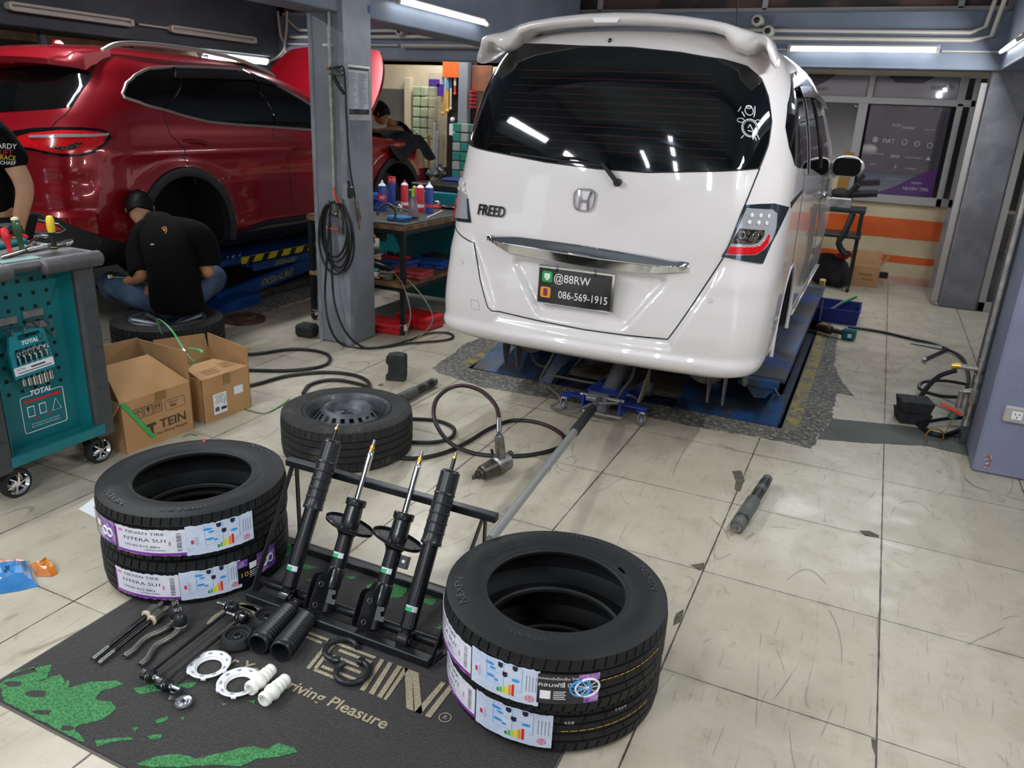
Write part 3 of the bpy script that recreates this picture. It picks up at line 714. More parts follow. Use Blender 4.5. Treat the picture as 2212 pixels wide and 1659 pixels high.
# lamps
def zz(pts,ox=1540,oy=400,s=5.53): return [(ox+x/s,oy+y/s) for x,y in pts]
def lampset(side,outl,lens,dark,red,leds,rng_):
    P=van.poly(outl,*rng_); b=van.patch(P,off=.006,step=(.05,.02),skirt=.03); L=b.obj('tail_lamp',m_lampc,vroot,label='clear and red tail lamp with chrome surround')
    b=van.patch(van.poly(lens,*rng_),off=.010,step=(.05,.02)); b.obj('lens',m_lens,L)
    b=van.patch(van.poly(dark,*rng_),off=.013,step=(.05,.02)); b.obj('reflector_bowl',m_lampd,L)
    b=van.patch(van.poly(red,*rng_),off=.015,step=(.04,.02)); b.obj('red_reflector',m_redl,L)
    for q in leds:
        u,z=van.sz_of(*q,*rng_); b=B(); p=van.pt(u,z,.012); n=(van.pt(u,z,.05)-van.pt(u,z,0)).normalized()
        b.lathe([(.0095,0),(.008,.002),(.0,.003)],14,frame(p,n)); b.obj('led',mat('led_clear','e6e2e6',.15,coat=.5),L)
    return L
rr=(.8,2.6,.8,1.3)
L=lampset(1,[(1609.6,442),(1640,440),(1670,439),(1703,447),(1690,475),(1665,525),(1646,569),(1600,562),(1559,554)],
 zz([(395,270),(690,285),(745,335),(735,500),(690,640),(600,760),(500,830),(150,830)]),zz([(315,512),(595,532),(585,610),(520,680),(450,700),(215,690)]),
 zz([(205,728),(480,733),(560,703),(615,635),(640,585),(652,592),(630,690),(565,775),(490,818),(160,812)]),zz([(455,355),(553,360),(645,365),(425,437),(530,443),(620,450)]),rr)
for q in zz([(338,590),(492,595)]):
    u,z=van.sz_of(*q,*rr); b=B(); p=van.pt(u,z,.014); n=(van.pt(u,z,.05)-van.pt(u,z,0)).normalized(); X=frame(p,n)
    b.torus(X,.014,.0025,20,6); b.sph((0,0,0),(.009,.009,.005),X=None) if 0 else None; b.obj('bulb_ring',m_chrome,L)
zl=lambda pts:[(600+x/4.148,350+y/4.148) for x,y in pts]
lr=(-1.97,-.8,.8,1.35)
L=lampset(-1,zl([(1572,118),(1640,120),(1692,140),(1712,330),(1738,542),(1640,532),(1562,512),(1546,400),(1542,200)]),zl([(1578,150),(1688,165),(1702,290),(1712,510),(1600,488),(1563,420),(1560,230)]),
 zl([(1584,285),(1700,308),(1712,440),(1625,400),(1592,370)]),zl([(1560,320),(1568,315),(1590,400),(1650,432),(1716,452),(1718,510),(1600,488),(1568,430)]),zl([(1605,175),(1645,182),(1680,190),(1605,232),(1645,240),(1682,248)]),lr)
# chrome garnish over the plate
def col(pts,xs):
    return lambda x: float(np.interp(x,[p[0] for p in pts],[p[1] for p in pts]))
top=van.poly([(1053,507),(1120,511),(1189,520),(1260,530),(1334,542),(1410,554),(1489,567)],-1,1,.7,1.1)
bot=van.poly([(1060,520),(1099,546),(1175,561),(1240,573),(1298,582),(1417,591),(1472,588)],-1,1,.7,1.1)
u0,u1=top[0][0],top[-1][0]
def garn(i,j):
    u=lerp(u0,u1,i); zt=float(np.interp(u,[p[0] for p in top],[p[1] for p in top])); zb=float(np.interp(u,[p[0] for p in bot],[p[1] for p in bot]))
    e=sst(min(i,1-i)/.06); ridge=.42
    w=(j/ridge if j<ridge else (1-j)/(1-ridge)); off=(.004+.034*e*(w**.75) if j<ridge else (.004+(.034*e if j<.93 else .034*e*(1-j)/.07)*(1-.35*(j-ridge)/(1-ridge))))
    return van.pt(u,lerp(zt,zb,j),off)
b=B(); b.grid(lambda i,j:garn(i,j),60,20); b.obj('chrome_garnish',m_chrome,vroot,ang=25)
b=B(); 
for i in range(40):
    pass
ub=[lerp(-.62,.55,i/20) for i in range(21)]
b.tube([van.pt(u,float(np.interp(u,[p[0] for p in bot],[p[1] for p in bot]))-.012,.006) for u in ub],.010,8); pass
# number plate
c=[PY(1168,573,3.412),PY(1331,594,3.412),PY(1320,672,3.412),PY(1157,654,3.412)]
pcx=sum(p.x for p in c)/4; pcz=sum(p.z for p in c)/4; pw=((c[1]-c[0]).length+(c[2]-c[3]).length)/2; ph=((c[0]-c[3]).length+(c[1]-c[2]).length)/2
pl=thing('plate','','') if 0 else None
Xp=Matrix(((1,0,0,pcx),(0,0,-1,3.412),(0,1,0,pcz),(0,0,0,1)))
b=B(); b.box((0,0,-.008),(pw,ph,.012),.004,X=None)
b=B(Xp); b.box((0,0,-.006),(pw+.008,ph+.008,.014),.004); plate=b.obj('license_plate',m_chrome,vroot,label='dark plate with white characters in a chrome frame')
b=B(Xp); b.box((-.004,-.002,.003),(pw-.016,ph-.014,.006),.001); b.obj('plate_face',mat('plate_black','232325',.25,coat=.4,col2='3c3c3f',vs=4),plate)
s=pw/.40
b=B(Xp@Matrix.Translation((0,0,.0065))); b.text('@88RW',.058*s,Matrix.Translation((-.018*s,.040*s,0)),sx=.92,ext=.0004); b.text('086-569-1915',.054*s,Matrix.Translation((.045*s,-.042*s,0)),sx=.86,ext=.0004); b.obj('plate_text',mat('plate_white','e6e4e0',.4),plate)
def rrect(w,h,r,n=5):
    P=[]
    for sx_,sy_,a in ((1,1,0),(-1,1,PI/2),(-1,-1,PI),(1,-1,1.5*PI)):
        for k in range(n+1): t=a+PI/2*k/n; P.append((sx_*(w/2-r)+r*math.cos(t),sy_*(h/2-r)+r*math.sin(t)))
    return P
for (x,y),cc,nm in (((-.15,.043),'2f9a57','green_icon'),((-.155,-.037),'e8963c','orange_icon')):
    b=B(Xp@Matrix.Translation((x*s,y*s,.0063))); b.prism(rrect(.055*s,.055*s,.010*s),0,.0006); ic=b.obj(nm,mat(nm,cc,.35),plate)
    b=B(Xp@Matrix.Translation((x*s,y*s,.0070)))
    if nm[0]=='g': b.prism([(-.015*s,.016*s),(.015*s,.016*s),(.015*s,-.006*s),(0,-.02*s),(-.015*s,-.006*s)],0,.0004)
    else: b.prism(rrect(.022*s,.038*s,.003*s),0,.0004)
    q=b.obj('icon_mark',mat('icon_w' if nm[0]=='g' else 'icon_r','e8e8e4' if nm[0]=='g' else '7c3a4c',.4),ic)
b=B(Xp@Matrix.Translation((-.15*s,.043*s,.0076))); b.text('L',.022*s,Matrix.Identity(4)); b.obj('icon_letter',MATS['green_icon'],plate)
b=B(Xp)
for x in (-.10,.10): b.cyl((x*s,.08*s,0),(x*s,.08*s,.012),.005,n=8); b.tube([(x*s,.078*s,.01),(x*s,.10*s,.012),(x*s-.004,.11*s,-.004)],.0015,5)
b.obj('plate_tie',m_black,plate)
# emblem
EU=van.sz_of(1263,432,-.6,.6,.9,1.3); f=onv(*EU,off=.004); k=.065
b=B(); P=[Vector((x,y,0)) for x,y in rrect(.100,.096,.030,6)]
P=[Vector((p.x*(1.0+.10*p.y/.05),p.y,0)) for p in P]
b.tube([f(p+Vector((0,0,.004))) for p in P],.0052,6,closed=True); em=b.obj('emblem',m_chrome,vroot,label='chrome H badge')
b=B()
for sg in (-1,1):
    b.add([f(Vector((sg*x,y,z_))) for x,y,z_ in [(.037,.043,.003),(.027,.043,.003),(.014,-.005,.007),(.018,-.043,.003),(.029,-.043,.003),(.026,0,.006)]],[(0,1,2,5),(5,2,3,4)] if sg>0 else [(5,2,1,0),(4,3,2,5)])
b.add([f(Vector(v)) for v in [(-.018,.002,.006),(.018,.002,.006),(.018,-.010,.006),(-.018,-.010,.006)]],[(0,1,2,3)]); b.obj('badge_letter',m_chrome,em)
FU=van.sz_of(1062,456,-1.5,-.3,.9,1.25); f=onv(*FU,off=.007)
b=B(); b.text('FREED',.072,lambda p:f(Vector((p.x,p.y,p.z))),sx=.80,ext=.003,bold=.0012); b.obj('lettering',mat('dark_chrome','4a4742',.18,m=.9),vroot)
# wiper
WP=van.sz_of(1336,394,-.5,.8,1.1,1.5); W1=van.sz_of(1306,352,-.8,.8,1.2,1.6); W2=van.sz_of(1195,338,-1,.5,1.2,1.6); W3=van.sz_of(1110,331,-1.5,.2,1.2,1.6)
b=B(); b.tube([van.pt(*WP,.02),van.pt(*W1,.035)],[.016,.013],10,flat=.7); b.cyl(van.pt(*WP,-.01),van.pt(*WP,.03),.017,n=14,bev=.004); wi=b.obj('rear_wiper',m_black,vroot)
b=B(); b.tube([van.pt(*W1,.035),van.pt(lerp(W1[0],W2[0],.3),W1[1]+.014,.036),van.pt(*W2,.022)],.008,8,flat=.7); b.obj('wiper_arm',m_black,wi)
b=B(); b.tube([van.pt(lerp(W1[0],W3[0],i/10)-.02,lerp(W1[1]-.012,W3[1],i/10),.012) for i in range(11)],.006,6); b.obj('wiper_blade',m_blackr,wi)
# camera, washer, parking sensors, tow cover
q=van.sz_of(1318,88,-.5,.5,1.8,1.96); b=B(); p=van.pt(*q,.003); b.sph(p,(.009,.008,.012)); b.obj('rear_camera',m_blackg,vroot)
for x,y in ((1536,648),(1004,566)):
    q=van.sz_of(x,y,-1.9,1.9,.5,1.0); p=van.pt(*q,.0); n=(van.pt(*q,.05)-p).normalized(); b=B(); b.torus(frame(p,n),.013,.0012,20,5); b.lathe([(.011,.0),(.010,.003),(0,.004)],16,frame(p,n)); b.obj('parking_sensor',m_vanp,vroot)
b=van.line(van.poly([(1020,645),(1036,648),(1040,668),(1022,664),(1020,645)],-1.5,-.5,.45,.9),.0012,off=.0); b.obj('tow_cover',mat('faint_gap','8d8a88',.5),vroot)
# spoiler
SP=[(0,2.014,1.956,3.585,3.80),(.15,2.010,1.953,3.587,3.80),(.3,1.998,1.944,3.592,3.81),(.42,1.982,1.930,3.60,3.82),(.475,1.972,1.912,3.605,3.83),(.505,1.966,1.875,3.61,3.84),(.53,1.96,1.85,3.62,3.85),(.575,1.948,1.835,3.63,3.86),(.60,1.940,1.845,3.63,3.87),(.625,1.932,1.872,3.62,3.88),(.645,1.925,1.872,3.60,3.89),(.665,1.912,1.845,3.59,3.90),(.684,1.885,1.80,3.61,3.82),(.702,1.845,1.785,3.62,3.76),(.708,1.815,1.79,3.63,3.72)]
R=[]
for sg in (-1,1):
    for r in (SP[::-1] if sg<0 else SP[1:]):
        x,zt,zb,ya,yb=r; ring=[]
        for k in range(20):
            a=2*PI*k/20; cy=math.cos(a); sz_=math.sin(a)
            y=lerp(ya,yb,.5-.5*(abs(cy)**.75)*(1 if cy>0 else -1)); h=(zt-zb)/2; mid=(zt+zb)/2
            drop=.03*((y-ya)/(yb-ya))
            ring.append((XC+sg*x,y,mid+h*(abs(sz_)**.7)*(1 if sz_>0 else -1)*(1-.35*(y-ya)/(yb-ya))-drop*0))
        R.append(ring)
b=B(); b.rings(R); sp=b.obj('roof_spoiler',m_vanp,vroot,ang=50)
b=B(); p0=PY(1308,43,3.58); b.prism([(-.065,.010),(.065,.010),(.052,-.010),(-.052,-.010)],0,.006,X=Matrix(((1,0,0,p0.x),(0,0,-1,3.588),(0,1,0,p0.z),(0,0,0,1)))); b.obj('high_stop_lamp',mat('stop_lamp_white','efeaec',.2,coat=.5),sp)
# side windows and visor (right side), left side too
def side(sg):
    rng=(1.2,3.0,1.0,1.95)
    O=[(1707,160),(1724,150),(1742,168),(1758,192),(1772,232),(1783,290),(1789,345),(1789,385),(1772,378),(1752,365),(1716,356),(1704,318),(1696,275),(1701,225)]
    P=van.poly(O,*rng)
    if sg<0: P=[(-u,z) for u,z in P]
    b=van.patch(P,off=.003,step=(.05,.03)); g=b.obj('side_window',m_tint,vroot,ang=60)
    for uu in (2.22,2.52,2.56):
        zl_,zh=1.33,1.76; b=van.line([(sg*uu,zl_),(sg*(uu+.0),zh)],.008,off=.003); b.obj('window_pillar',m_blackg,g)
    b=van.patch([(sg*u,z) for u,z in [(2.05,1.745),(2.5,1.775),(3.0,1.73),(3.0,1.68),(2.5,1.72),(2.08,1.70)]],off=.022,step=(.1,.02)); b.obj('rain_visor',mat('smoke_visor','1c1c1f',.08,coat=.6),g)
    b=van.line([(sg*u,z) for u,z in [(2.14,.55),(2.14,1.30),(2.14,1.78)]],.002,off=0); van.line([(sg*2.62,.5),(sg*2.62,1.8)],.002,off=0,b=b); b.obj('door_gap',m_vgap,vroot)
    b=B(); p=van.pt(sg*2.56,1.14,.03); q=van.pt(sg*2.63,1.14,.03); b.tube([van.pt(sg*2.55,1.14,.0),p,q,van.pt(sg*2.64,1.14,0)],.014,8,sm=3); b.obj('door_handle',m_chrome,vroot)
    b=van.patch([(sg*u,z) for u,z in [(2.35,.44),(2.9,.44),(2.9,.51),(2.35,.51)]],off=.015,step=(.1,.03)); b.obj('side_skirt',m_vanp,vroot)
    b=van.patch([(sg*u,z) for u,z in [(1.86,1.235),(2.14,1.262),(2.14,1.245),(1.9,1.205)]],off=.002,step=(.05,.01)); b.obj('rail_channel',m_vgap,vroot)
    x=XC+sg*.95
    b=B(); b.sph((XC+sg*.945,6.42,1.30),(.118,.07,.078),24,14); mi=b.obj('door_mirror',m_vanp,vroot)
    b=B(); b.prism(rrect(.19,.125,.045),0,.006,X=Matrix(((1,0,0,XC+sg*.945),(0,0,-1,6.344),(0,1,0,1.30),(0,0,0,1)))); b.obj('mirror_glass',mat('mirror_glass','0a0f0f',.08,spec=.4),mi)
    b=B(); b.tube([(XC+sg*.80,6.40,1.22),(XC+sg*.87,6.42,1.24)],.025,10); b.obj('mirror_stalk',m_vanp,mi)
side(1); side(-1)
b=B(); b.cyl(PY(1591,62,6.0),PY(1592,62,6.0)+V(-.02,-.12,.42),.006,.002,n=6); b.obj('antenna',m_black,vroot)
# underbody: floor pan, trailing arms, hubs, hanging spring seats
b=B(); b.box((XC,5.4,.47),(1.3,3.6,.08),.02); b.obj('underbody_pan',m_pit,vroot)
b=B(); b.cyl((XC-.62,4.42,.40),(XC+.62,4.42,.40),.035,n=12); b.obj('axle_beam',m_grayun,vroot)
for sg in (-1,1):
    b=B(); b.tube([(XC+sg*.55,4.75,.42),(XC+sg*.56,4.35,.36),(XC+sg*.58,4.05,.34)],.045,10,sm=4,flat=1.5)
    b.sph((XC+sg*.52,4.06,.31),(.10,.10,.085),20,12); b.torus(Matrix.Translation((XC+sg*.52,4.06,.265)),.078,.009,24,8); b.torus(Matrix.Translation((XC+sg*.52,4.08,.30)),.10,.013,24,8)
    b.obj('trailing_arm',m_grayun,vroot)
    b=B()
    for dx in (-.045,.035): b.prism([(3.93,.36),(4.03,.36),(4.03,.24),(4.0,.14),(3.96,.15),(3.93,.26)],XC+sg*.60+dx,XC+sg*.60+dx+.006,X=Matrix(((0,0,1,0),(1,0,0,0),(0,1,0,0),(0,0,0,1))))
    b.obj('shock_bracket',m_grayun,vroot)
    b=B(); b.lathe([(.03,-.03),(.06,-.03),(.06,.0),(.135,.0),(.135,.012),(.115,.02),(.05,.02),(.03,.05)],32,frame((XC+sg*.70,4.26,.32),(sg,0,0))); b.obj('wheel_hub',m_grayun,vroot)

# ---------------------------------------------------------------- tyres
m_tyre=mat('tyre_rubber','1b1c1e',.58,col2='161718',vs=8,bump=.12,bs=150,spec=.35)
m_tyreold=mat('old_tyre_rubber','242323',.75,col2='1d1c1c',vs=6,wear='47433f',ws=9,wt=(.56,.72),bump=.2,bs=120)
m_tyretxt=mat('tyre_lettering','33363b',.4)
TR,TW=.3075,.172
def sidewall(w,R,rb):
    """profile from tread edge to bead on +z side: list (r,z)"""
    h=w/2
    return [(R-.010,h*.90),(R-.020,h*.955),(R-.030,h*.965),(R-.033,h*.985),(R-.05,h*.995),(lerp(rb,R,.52),h*1.0),(lerp(rb,R,.36),h*.975),(lerp(rb,R,.22),h*.93),(lerp(rb,R,.14),h*.89),(lerp(rb,R,.12),h*.87),(rb+.008,h*.86),(rb+.003,h*.85),(rb,h*.82),(rb+.001,h*.72)]
def tyre_mesh(name,mt,R=TR,w=TW,rb=.1905,ns=64,depth=.0045,closed=True,zig=1):
    h=w/2; prof=[]          # (r, z, kind) kind 1 = shoulder rib with sipes, 2 = middle rib
    sw=sidewall(w,R,rb)
    prof+=[(r,-z,0) for r,z in sw[::-1]]
    g=lambda z0,wd:[(R,z0-wd/2,0),(R-.007,z0-wd/2+.001,0),(R-.007,z0+wd/2-.001,0),(R,z0+wd/2,0)]
    cr=lambda z:R-.007*(abs(z)/h)**3
    T=[(-.88,1),(-.72,1),(-.56,1)]
    T=[(cr(h*a),h*a,k) for a,k in T]
    T+=g(-h*.48,.008)+[(R,-h*.36,2),(R,-h*.26,2)]+g(-h*.18,.008)+[(R,-.03*h,2),(R,.03*h,2)]+g(h*.18,.008)+[(R,h*.26,2),(R,h*.36,2)]+g(h*.48,.008)
    T+=[(cr(h*a),h*a,1) for a in (.56,.72,.88)]
    prof+=T; prof+=[(r,z,0) for r,z in sw]
    inner=[(rb+.006,h*.66),(rb+.03,h*.80),(lerp(rb,R,.5),h*.90),(R-.035,h*.78),(R-.016,h*.55),(R-.012,0)]
    prof+=[(r,z,0) for r,z in inner]; prof+=[(r,-z,0) for r,z in inner[::-1][1:]]
    fr=[0,.80,.83,.93,.96]; rings=[]
    for (r,z,k) in prof:
        ring=[]
        for i in range(ns):
            for j,f_ in enumerate(fr):
                sh=(abs(z)/h-.5)*.55*zig if k==1 else z/h*1.2*zig
                a=2*PI*(i+f_+sh*(1 if z>0 else -1))/ns; rr=r
                if k==1 and j in (2,3): rr=r-depth
                if k==2 and j in (2,3) and i%2==0: rr=r-depth*.7
                ring.append((rr*math.cos(a),rr*math.sin(a),z+h))
        rings.append(ring)
    b=B(); b.rings(rings,loop=True,closed=True)
    return b.mesh(name,mt,ang=28)
ME_TYRE=tyre_mesh('tyre',m_tyre)
def side_text(b,t,size,r0,a0,z,ext=.0006,sx=1.25):
    """letters raised on the upper sidewall, reading from outside"""
    def f(p):
        r=r0-p.y; a=a0+p.x/r0
        r=r0+p.y; a=a0-p.x/r0
        tt=max(0,min(1,(r-.1905)/(TR-.1905))); zz=float(np.interp(tt,[.1,.22,.36,.52,.8],[.87,.93,.975,1.0,.99]))*.086+.086
        return Vector((r*math.cos(a),r*math.sin(a),zz+.0006+p.z))
    b.text(t,size,f,ext=ext,sx=sx)
def ang_of(px_,c,z,R=TR+.001):
    best=None
    for i in range(-1800,200):
        a=math.radians(i*.1)
        P=np.array([c[0]+R*math.cos(a),c[1]+R*math.sin(a),z-H])
        if P[0]*math.cos(a)+P[1]*math.sin(a)>0: continue   # faces away
        q=RM.T@P; x=CX+FOC*q[0]/-q[2]; e=abs(x-px_)
        if best is None or e<best[0]: best=(e,a)
    return best[1]
m_foil=mat('foil_label','e2e3ec',.28,bump=.9,bs=28,col2='d4d6e4',vs=12,dist=.004,coat=.5)
m_foilb=mat('foil_label_blue','d3dcec',.26,bump=.9,bs=30,col2='c6d2e8',vs=14,dist=.004,coat=.5)
m_ink=mat('label_ink','2b2740',.4); m_purp=mat('label_purple','7f2f9c',.3,coat=.3); m_pblue=mat('picto_blue','3f9be0',.35)
m_prom=mat('promo_black','15131c',.2,coat=.5); m_promp=mat('promo_purple','5a3a92',.25,col2='c08ac8',vs=30,coat=.4); m_wht=mat('print_white','eceaf0',.35); m_gold=mat('print_gold','d8a93a',.3)
RBOW=[mat('bar%d'%i,c,.35) for i,c in enumerate(('1f9a4c','5cb947','c9d534','f4dd2e','f0902c','de2c30'))]
m_tis=mat('red_mark','d23a4a',.4); m_barc=mat('bar_ink','3a3a46',.5)
def cylmap(a0,r=TR+.0016,zc=.090,tilt=0):
    return lambda p: Vector(((r+p.z)*math.cos(a0+p.x/r),(r+p.z)*math.sin(a0+p.x/r),zc+p.y*.77+tilt*p.x))
def curved(b,f,x0,x1,y0,y1,off=0,n=None,th=.0012,rag=0):
    n=n or max(1,int((x1-x0)/.008)); o=[]
    R=[]
    for i in range(n+1):
        x=lerp(x0,x1,i/n); ry=random.uniform(-rag,rag) if 0<i<n else 0
        R.append([f(Vector((x,y0+ry*.5,off))),f(Vector((x,y1+ry,off))),f(Vector((x,y1+ry,off+th))),f(Vector((x,y0+ry*.5,off+th)))])
    b.rings(R)
def label_info(parent,a0,a1,reflect=False,tilt=0):
    """white maker label with purple border; a0<a1"""
    L=(a1-a0)*TR; f=cylmap(a0,tilt=tilt); b=B(); curved(b,f,0,L,-.078,.040,rag=.003); lab=b.obj('label',m_foil,parent,label='white foil label with purple lower edge')
    b=B(); curved(b,f,.0,L,-.077,-.064,off=.0013,th=.0002); curved(b,f,.0,.006,-.077,.03,off=.0013,th=.0002); b.obj('purple_border',m_purp,lab)
    b=B(); k=L/.17
    b.text('NEXEN TIRE',.017,lambda p:f(Vector((p.x+.078*k,p.y+.022,.0016+p.z))),sx=1.0*k); b.text("N'FERA SU1",.021,lambda p:f(Vector((p.x+.077*k,p.y-.008,.0016+p.z))),sx=.98*k)
    b.text('195/60 R15 88H',.014,lambda p:f(Vector((p.x+.068*k,p.y-.038,.0016+p.z))),sx=.95*k); b.text('DURABLE NEXEN',.008,lambda p:f(Vector((p.x+.10*k,p.y-.052,.0016+p.z)))); b.obj('label_text',m_ink,lab)
    b=B()
    for i in range(16):
        y=-.055+i*.0052; curved(b,f,L-.028,L-.014,y,y+random.choice((.0012,.0022,.003)),off=.0014,th=.0002,n=2)
    b.obj('barcode',m_barc,lab)
    b=B(); curved(b,f,.010*k,.022*k,.016,.028,off=.0014,th=.0002,n=2); curved(b,f,L-.052,L-.046,-.03,-.01,off=.0014,th=.0002,n=2); b.obj('pink_mark',mat('pink_print','d07ac0',.4),lab)
    return lab
def label_eu(parent,a0,a1,tilt=0):
    L=(a1-a0)*TR; f=cylmap(a0,r=TR+.0022,tilt=tilt); b=B(); curved(b,f,0,L,-.082,.052,rag=.003); lab=b.obj('label',m_foilb,parent,label='bluish foil rating label with coloured bars')
    k=L/.145; O=.0015
    b=B()
    for x,y,w,h in ((.045,.028,.020,.012),(.052,.014,.014,.010),(.048,-.018,.018,.012),(.060,-.026,.010,.010),(.100,-.004,.016,.012)):
        P=[f(Vector(((x+w/2*math.cos(t))*k,y+h/2*math.sin(t),O))) for t in [2*PI*i/14 for i in range(14)]]; b.add(P,[tuple(range(14))])
    for x in (.038,.075,.112): curved(b,f,x*k,(x+.0008)*k,-.04,.045,off=O,th=.0001,n=1)
    for y in (-.042,.003,.045): curved(b,f,.038*k,.112*k,y,y+.0008,off=O,th=.0001)
    b.obj('pictogram',m_pblue,lab)
    b=B()
    for x,y in ((.068,.036),(.098,.040),(.078,.006)):
        b.add([f(Vector(((x+p)*k,y+q,O+.0002))) for p,q in ((-.005,.011),(.005,.011),(.005,-.004),(0,-.010),(-.005,-.004))],[(0,1,2,3,4)])
    b.obj('rating_arrow',m_ink,lab)
    for i in range(6):
        b=B(); curved(b,f,(.062+i*.0062)*k,(.0668+i*.0062)*k,-.066,-.052+i*.0062,off=O,th=.0002,n=1); b.obj('colour_bar',RBOW[i],lab)
    b=B(); c=(.128*k,-.058); b.tube([f(Vector((c[0]+.011*math.cos(t),c[1]+.011*math.sin(t),O))) for t in [2*PI*i/20 for i in range(20)]],.0009,4,closed=True)
    b.tube([f(Vector((c[0]+.008*math.cos(t),c[1]+.008*math.sin(t),O))) for t in [PI/2*i for i in range(4)]],.0009,4,closed=True); b.tube([f(Vector((c[0],c[1]-.008,O))),f(Vector((c[0],c[1]+.008,O)))],.0007,4); b.tube([f(Vector((c[0]-.008,c[1],O))),f(Vector((c[0]+.008,c[1],O)))],.0007,4)
    b.obj('red_mark',m_tis,lab)
    b=B(); 
    for x in (.120,.126,.132,.138): curved(b,f,x*k,(x+.0016)*k,-.03,.028,off=O,th=.0002,n=1)
    b.text('NEXEN',.012,lambda p:f(Vector((-p.y+.022*k,p.x-.02,O)))); b.obj('small_print',mat('faint_print','8f93a8',.5),lab)
    b=B(); curved(b,f,.010*k,.016*k,-.03,-.012,off=O,th=.0002,n=1); b.obj('red_print',m_tis,lab)
    return lab
def label_promo(parent,a0,a1,mirror=False,thai=True,tilt=0):
    L=(a1-a0)*TR; f=cylmap(a0,r=TR+.0030,tilt=tilt); b=B(); curved(b,f,0,L,-.066,.046); lab=b.obj('label',m_prom,parent,label='black and purple promotion label')
    k=L/.13; O=.0014
    if thai:
        b=B(); b.text('ยางรถยนต์เน็กเซ็น ไทร์',.012,lambda p:f(Vector((p.x+.036*k,p.y+.030,O))),sx=.9*k); b.text('เคลมฟรี',.020,lambda p:f(Vector((p.x+.025*k,p.y+.006,O))),sx=.9*k); b.text('1',.028,lambda p:f(Vector((p.x+.055*k,p.y+.007,O)))); b.text('ปี',.018,lambda p:f(Vector((p.x+.066*k,p.y+.006,O))))
        for i in range(5): curved(b,f,.034*k,(.060-.003*(i%2))*k,-.020-i*.007,-.0175-i*.007,off=O,th=.0001)
        curved(b,f,.006*k,.028*k,-.048,-.016,off=O,th=.0001); b.obj('print',m_wht,lab)
        b=B(); curved(b,f,.098*k,.1295*k,-.065,-.028,off=O-.0002,th=.0002); curved(b,f,.085*k,.1295*k,.02,.045,off=O-.0002,th=.0002); b.obj('purple_panel',m_promp,lab)
        for c,r,mt in ((.090,.026,m_pblue),(.104,.030,m_wht)):
            b=B(); 
            b.tube([f(Vector((c*k+r*math.cos(t),-.006+r*1.1*math.sin(t),O+.001))) for t in [2*PI*i/24 for i in range(24)]],.0026,5,closed=True)
            for i in range(9):
                t=2*PI*i/9; b.tube([f(Vector((c*k,-.006,O+.001))),f(Vector((c*k+r*math.cos(t),-.006+r*1.1*math.sin(t),O+.001)))],.001,4)
            b.obj('wheel_picture',mt,lab)
    else:
        b=B(); curved(b,f,.06*k,.1295*k,-.060,.044,off=O-.0003,th=.0003); curved(b,f,0,.03*k,.01,.044,off=O-.0003,th=.0003); b.obj('purple_panel',m_promp,lab)
        b=B(); b.text('10',.030,lambda p:f(Vector((p.x+.018*k,p.y-.03,O))),sx=1.1); b.obj('number',m_gold,lab)
        b=B(); curved(b,f,.035*k,.058*k,-.012,.018,off=O,th=.0001); 
        for i in range(4): curved(b,f,.034*k,.075*k,-.024-i*.009,-.021-i*.009,off=O,th=.0001)
        b.torus(Matrix.Identity(4),0,0,3,3) if 0 else None
        b.obj('print',m_wht,lab)
        for cx_ in (.085,.108):
            b=B(); b.tube([f(Vector((cx_*k+.012*math.cos(t),-.012+.018*math.sin(t),O+.001))) for t in [2*PI*i/16 for i in range(16)]],.003,5,closed=True); b.obj('wheel_picture',m_wht,lab)
    return lab
def new_tyre(c,z,lab,texts,dot=None,rz=0,grp='new tyres stacked in pairs'):
    t=thing('tyre',lab,'tyre',(c[0],c[1],z),rz=0,group=grp,w=False)
    o=bpy.data.objects.new('rubber',ME_TYRE); COL.objects.link(o); o.parent=t; o.rotation_euler=(0,0,rz)
    if texts:
        b=B()
        for tx,s_,r0,ad in texts: side_text(b,tx,s_,r0,math.radians(ad),0)
        b.obj('raised_lettering',m_tyretxt,t)
    if dot:
        b=B(); r,a=dot; a=math.radians(a); b.lathe([(.006,TW-.002),(.006,TW+.0012)],12,Matrix.Translation((r*math.cos(a),r*math.sin(a),-.0))); b.obj('red_dot',m_tis,t)
    return t
TXT=lambda a:[('NEXEN',.030,.268,a),("N'FERA SU1",.022,.268,a-125),('195/60R15',.018,.245,a+60),('TUBELESS RADIAL 88H',.010,.225,a-60),('NEXEN',.030,.268,a+180)]
CRT,CRB=(-.612,1.722),(-.622,1.768); CLT,CLB=(-1.972,1.737),(-1.985,1.745)
TZ0=.007
t=new_tyre(CRT,TZ0+.170,'upper tyre of the front right stack, with the Thai promotion label on its tread',TXT(215),rz=.3)
aL=lambda c,x,z:ang_of(x,c,z)
a=[aL(CRT,964.5,.30)-.35,aL(CRT,1020,.30),aL(CRT,1022,.30),aL(CRT,1168,.30),aL(CRT,1163,.30),aL(CRT,1297,.30)]
label_info(t,a[0],a[1]); label_eu(t,a[2],a[3]); label_promo(t,a[4],a[5],tilt=.02)
b=B(); r=.212; am=math.radians(50); f=lambda p:Vector(((r-.0+p.y)*math.cos(am-p.x/r),(r+p.y)*math.sin(am-p.x/r),TW-.006)); curved(b,f,-.015,.015,-.004,.004); b.obj('white_tag',m_wht,t); UT=t
t=new_tyre(CRB,TZ0,'lower tyre of the front right stack, tread marked 458 and T569',[],rz=1.1)
a=[aL(CRB,968,.10)-.35,aL(CRB,1028,.10),aL(CRB,1030,.10),aL(CRB,1195,.10)]
label_info(t,a[0],a[1]); label_eu(t,a[2],a[3])
